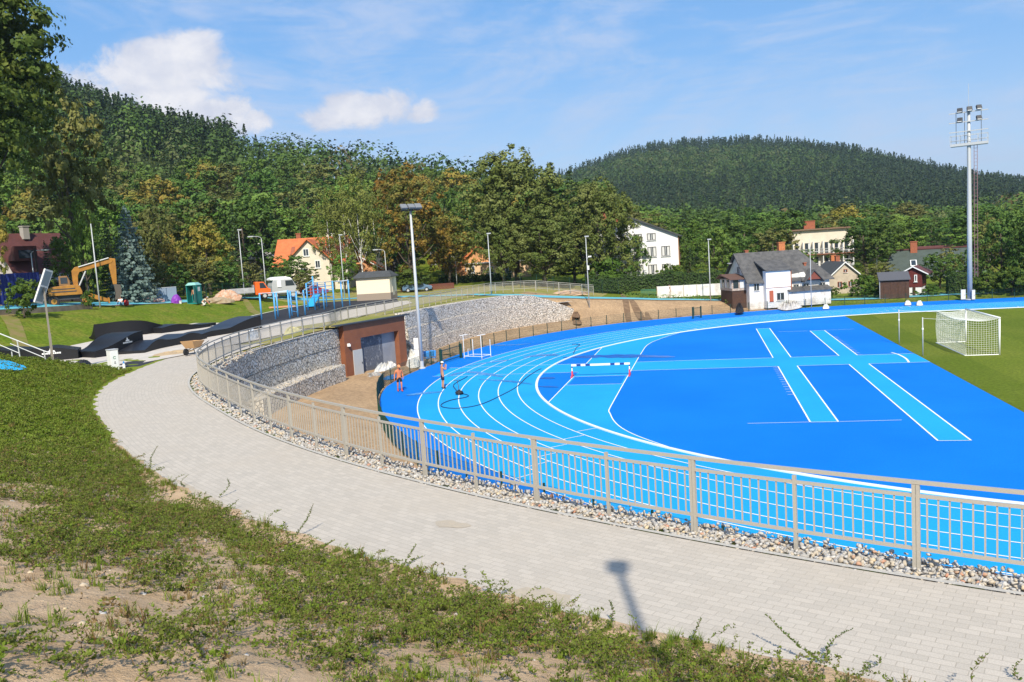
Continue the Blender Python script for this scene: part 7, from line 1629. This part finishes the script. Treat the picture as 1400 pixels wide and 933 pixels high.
def low_tree(rng, key, H, Wd, n, size):
    if key == 'spruce':
        f = rng.random(n)**.75; r = Wd/2*(1-f)**.85; a = rng.uniform(0,6.283,n); rr = r*rng.uniform(.75,1.08,n); P = np.c_[np.cos(a)*rr, np.sin(a)*rr, H*(.12+.88*f)]; N = np.c_[np.cos(a), np.sin(a), np.full(n,.6)]
    else:
        d = rng.normal(0,1,(n,3)); d /= np.linalg.norm(d,axis=1)[:,None]; d[:,2] = np.abs(d[:,2]*1.0)*np.where(rng.random(n) < .82,1,-.5); lump = 1+.22*np.sin(d[:,0]*4+H*3)*np.sin(d[:,1]*5+H)+.12*np.sin(d[:,2]*7+H*2)
        P = d*np.array([Wd/2,Wd/2,H*.52])*lump[:,None]*rng.uniform(.86,1.05,(n,1)); P[:,2] += H*.46; N = d
    return leafcards(P, N, size, rng, .15)
FM = ['broad','light','olive','spruce','birch','yellow']
def forest(name, label, trees, n, size, mats, seed):
    rng = np.random.default_rng(seed); Vs = []; M = []
    xs = np.array([t[0] for t in trees]); ys = np.array([t[1] for t in trees]); zs = Zg(xs, ys)
    for (x, y, H, Wd, key), z in zip(trees, zs):
        V = low_tree(rng, key, H, Wd, n, size*(Wd/9)**.5); Vs.append(V+np.array([x,y,z-.5])); M.append(np.full(len(V)//4, mats.index(key)))
    V = np.concatenate(Vs); o = npmesh(name, V, np.arange(len(V)).reshape(-1,4), [FLM[m] for m in mats], mi=np.concatenate(M)); return tag(o, label, 'forest', kind='stuff')
def farleaf(name, c1, c2): return matleaf(name, c1, c2, .06, tr=.12)
FLM = dict(broad=farleaf('far broadleaf wood', (0.045,0.090,0.019), (0.080,0.126,0.029)), light=farleaf('far light wood', (0.074,0.138,0.024), (0.108,0.167,0.036)), olive=farleaf('far olive wood', (0.080,0.108,0.034), (0.119,0.138,0.048)), spruce=farleaf('far spruce wood', (0.025,0.051,0.019), (0.045,0.069,0.026)), birch=farleaf('far birch wood', (0.097,0.126,0.036), (0.136,0.155,0.055)), yellow=farleaf('far brown wood', (0.113,0.102,0.036), (0.159,0.120,0.048)))
forest('hillside_forest', 'mixed wood covering the upper part of the left hill and the valley behind the houses', far, 210, 1.05, FM, 31)
rng = np.random.default_rng(12); ft = []
while len(ft) < 9500:
    px = rng.uniform(640,1500); D = 480+ (1230-480)*rng.random()**.75
    p = atD(px, 330, D); pv = math.sin(p[0]*.011+2*math.sin(p[1]*.007))+math.sin(p[1]*.013-p[0]*.006)+rng.normal(0,.55); key = 'spruce' if pv > -.45 else ('broad' if pv > -1.15 else ['olive','broad','broad'][rng.integers(3)]); H = rng.uniform(9,18)*(1.12 if pv > 1.1 else 1) if key == 'spruce' else rng.uniform(7,13)
    ft.append((p[0], p[1], H, H*(.42 if key == 'spruce' else .8), key))
forest('distant_forest', 'dark spruce forest covering the broad rounded hill in the distance', ft, 52, 1.7, FM, 32)
ft = []
while len(ft) < 1300:
    px = rng.uniform(-90,330); D = rng.uniform(330,470); p = atD(px, 300, D); key = 'spruce' if rng.random() < .85 else 'broad'; H = rng.uniform(13,20); ft.append((p[0], p[1], H, H*(.34 if key == 'spruce' else .7), key))
forest('ridge_forest', 'dark spruces crowding the crest of the left hill', ft, 120, 1.2, FM, 33)
for L in PROTO.values():
    for t, _, _, ch in L:
        for c in ch: 
            for q in list(c.users_collection): q.objects.unlink(c)
# ================================================================== AIR AND THE LAMP WHOSE SHADOW FALLS ON THE PATH
hs_ = at(845,776,4.04); hl_ = 12.6; k_ = hl_/math.tan(SUN_EL)
lb = np.array([hs_[0]+math.sin(SUN_AZ)*k_, hs_[1]+math.cos(SUN_AZ)*k_, 6.3]); top_ = 4.04+hl_
t = thing('street_lamp', 'lamp pole behind the viewpoint that throws its square headed shadow on the paving', 'street lamp', lb, 0)
b = MB(); b.tube([(0,0,-1.5),(0,0,top_-lb[2]-.1)], [.10,.055], 10); b.build('pole', galv, t, smooth=True); b = MB(); b.box((0,0,top_-lb[2]+.02),(.30,.28,.22),0,0,rx=.3); b.box((0,.0,top_-lb[2]-.12),(.1,.1,.16)); b.build('lamp_head', dark, t, bevel=.02)
def haze(dens):
    m = bpy.data.materials.new('thin summer air'); m.use_nodes = True; nt = m.node_tree; nt.nodes.remove(nt.nodes['Principled BSDF'])
    v = nt.nodes.new('ShaderNodeVolumePrincipled'); v.inputs['Color'].default_value = (.62,.76,.95,1); v.inputs['Density'].default_value = dens; v.inputs['Anisotropy'].default_value = .2
    nt.links.new(v.outputs[0], nt.nodes['Material Output'].inputs['Volume'])
    b = MB(); b.box((0, 1300, 115), (9000, 5400, 234)); o = b.build('haze', m); tag(o, kind='stuff'); o.display_type = 'WIRE'
    return o
haze(.00013)
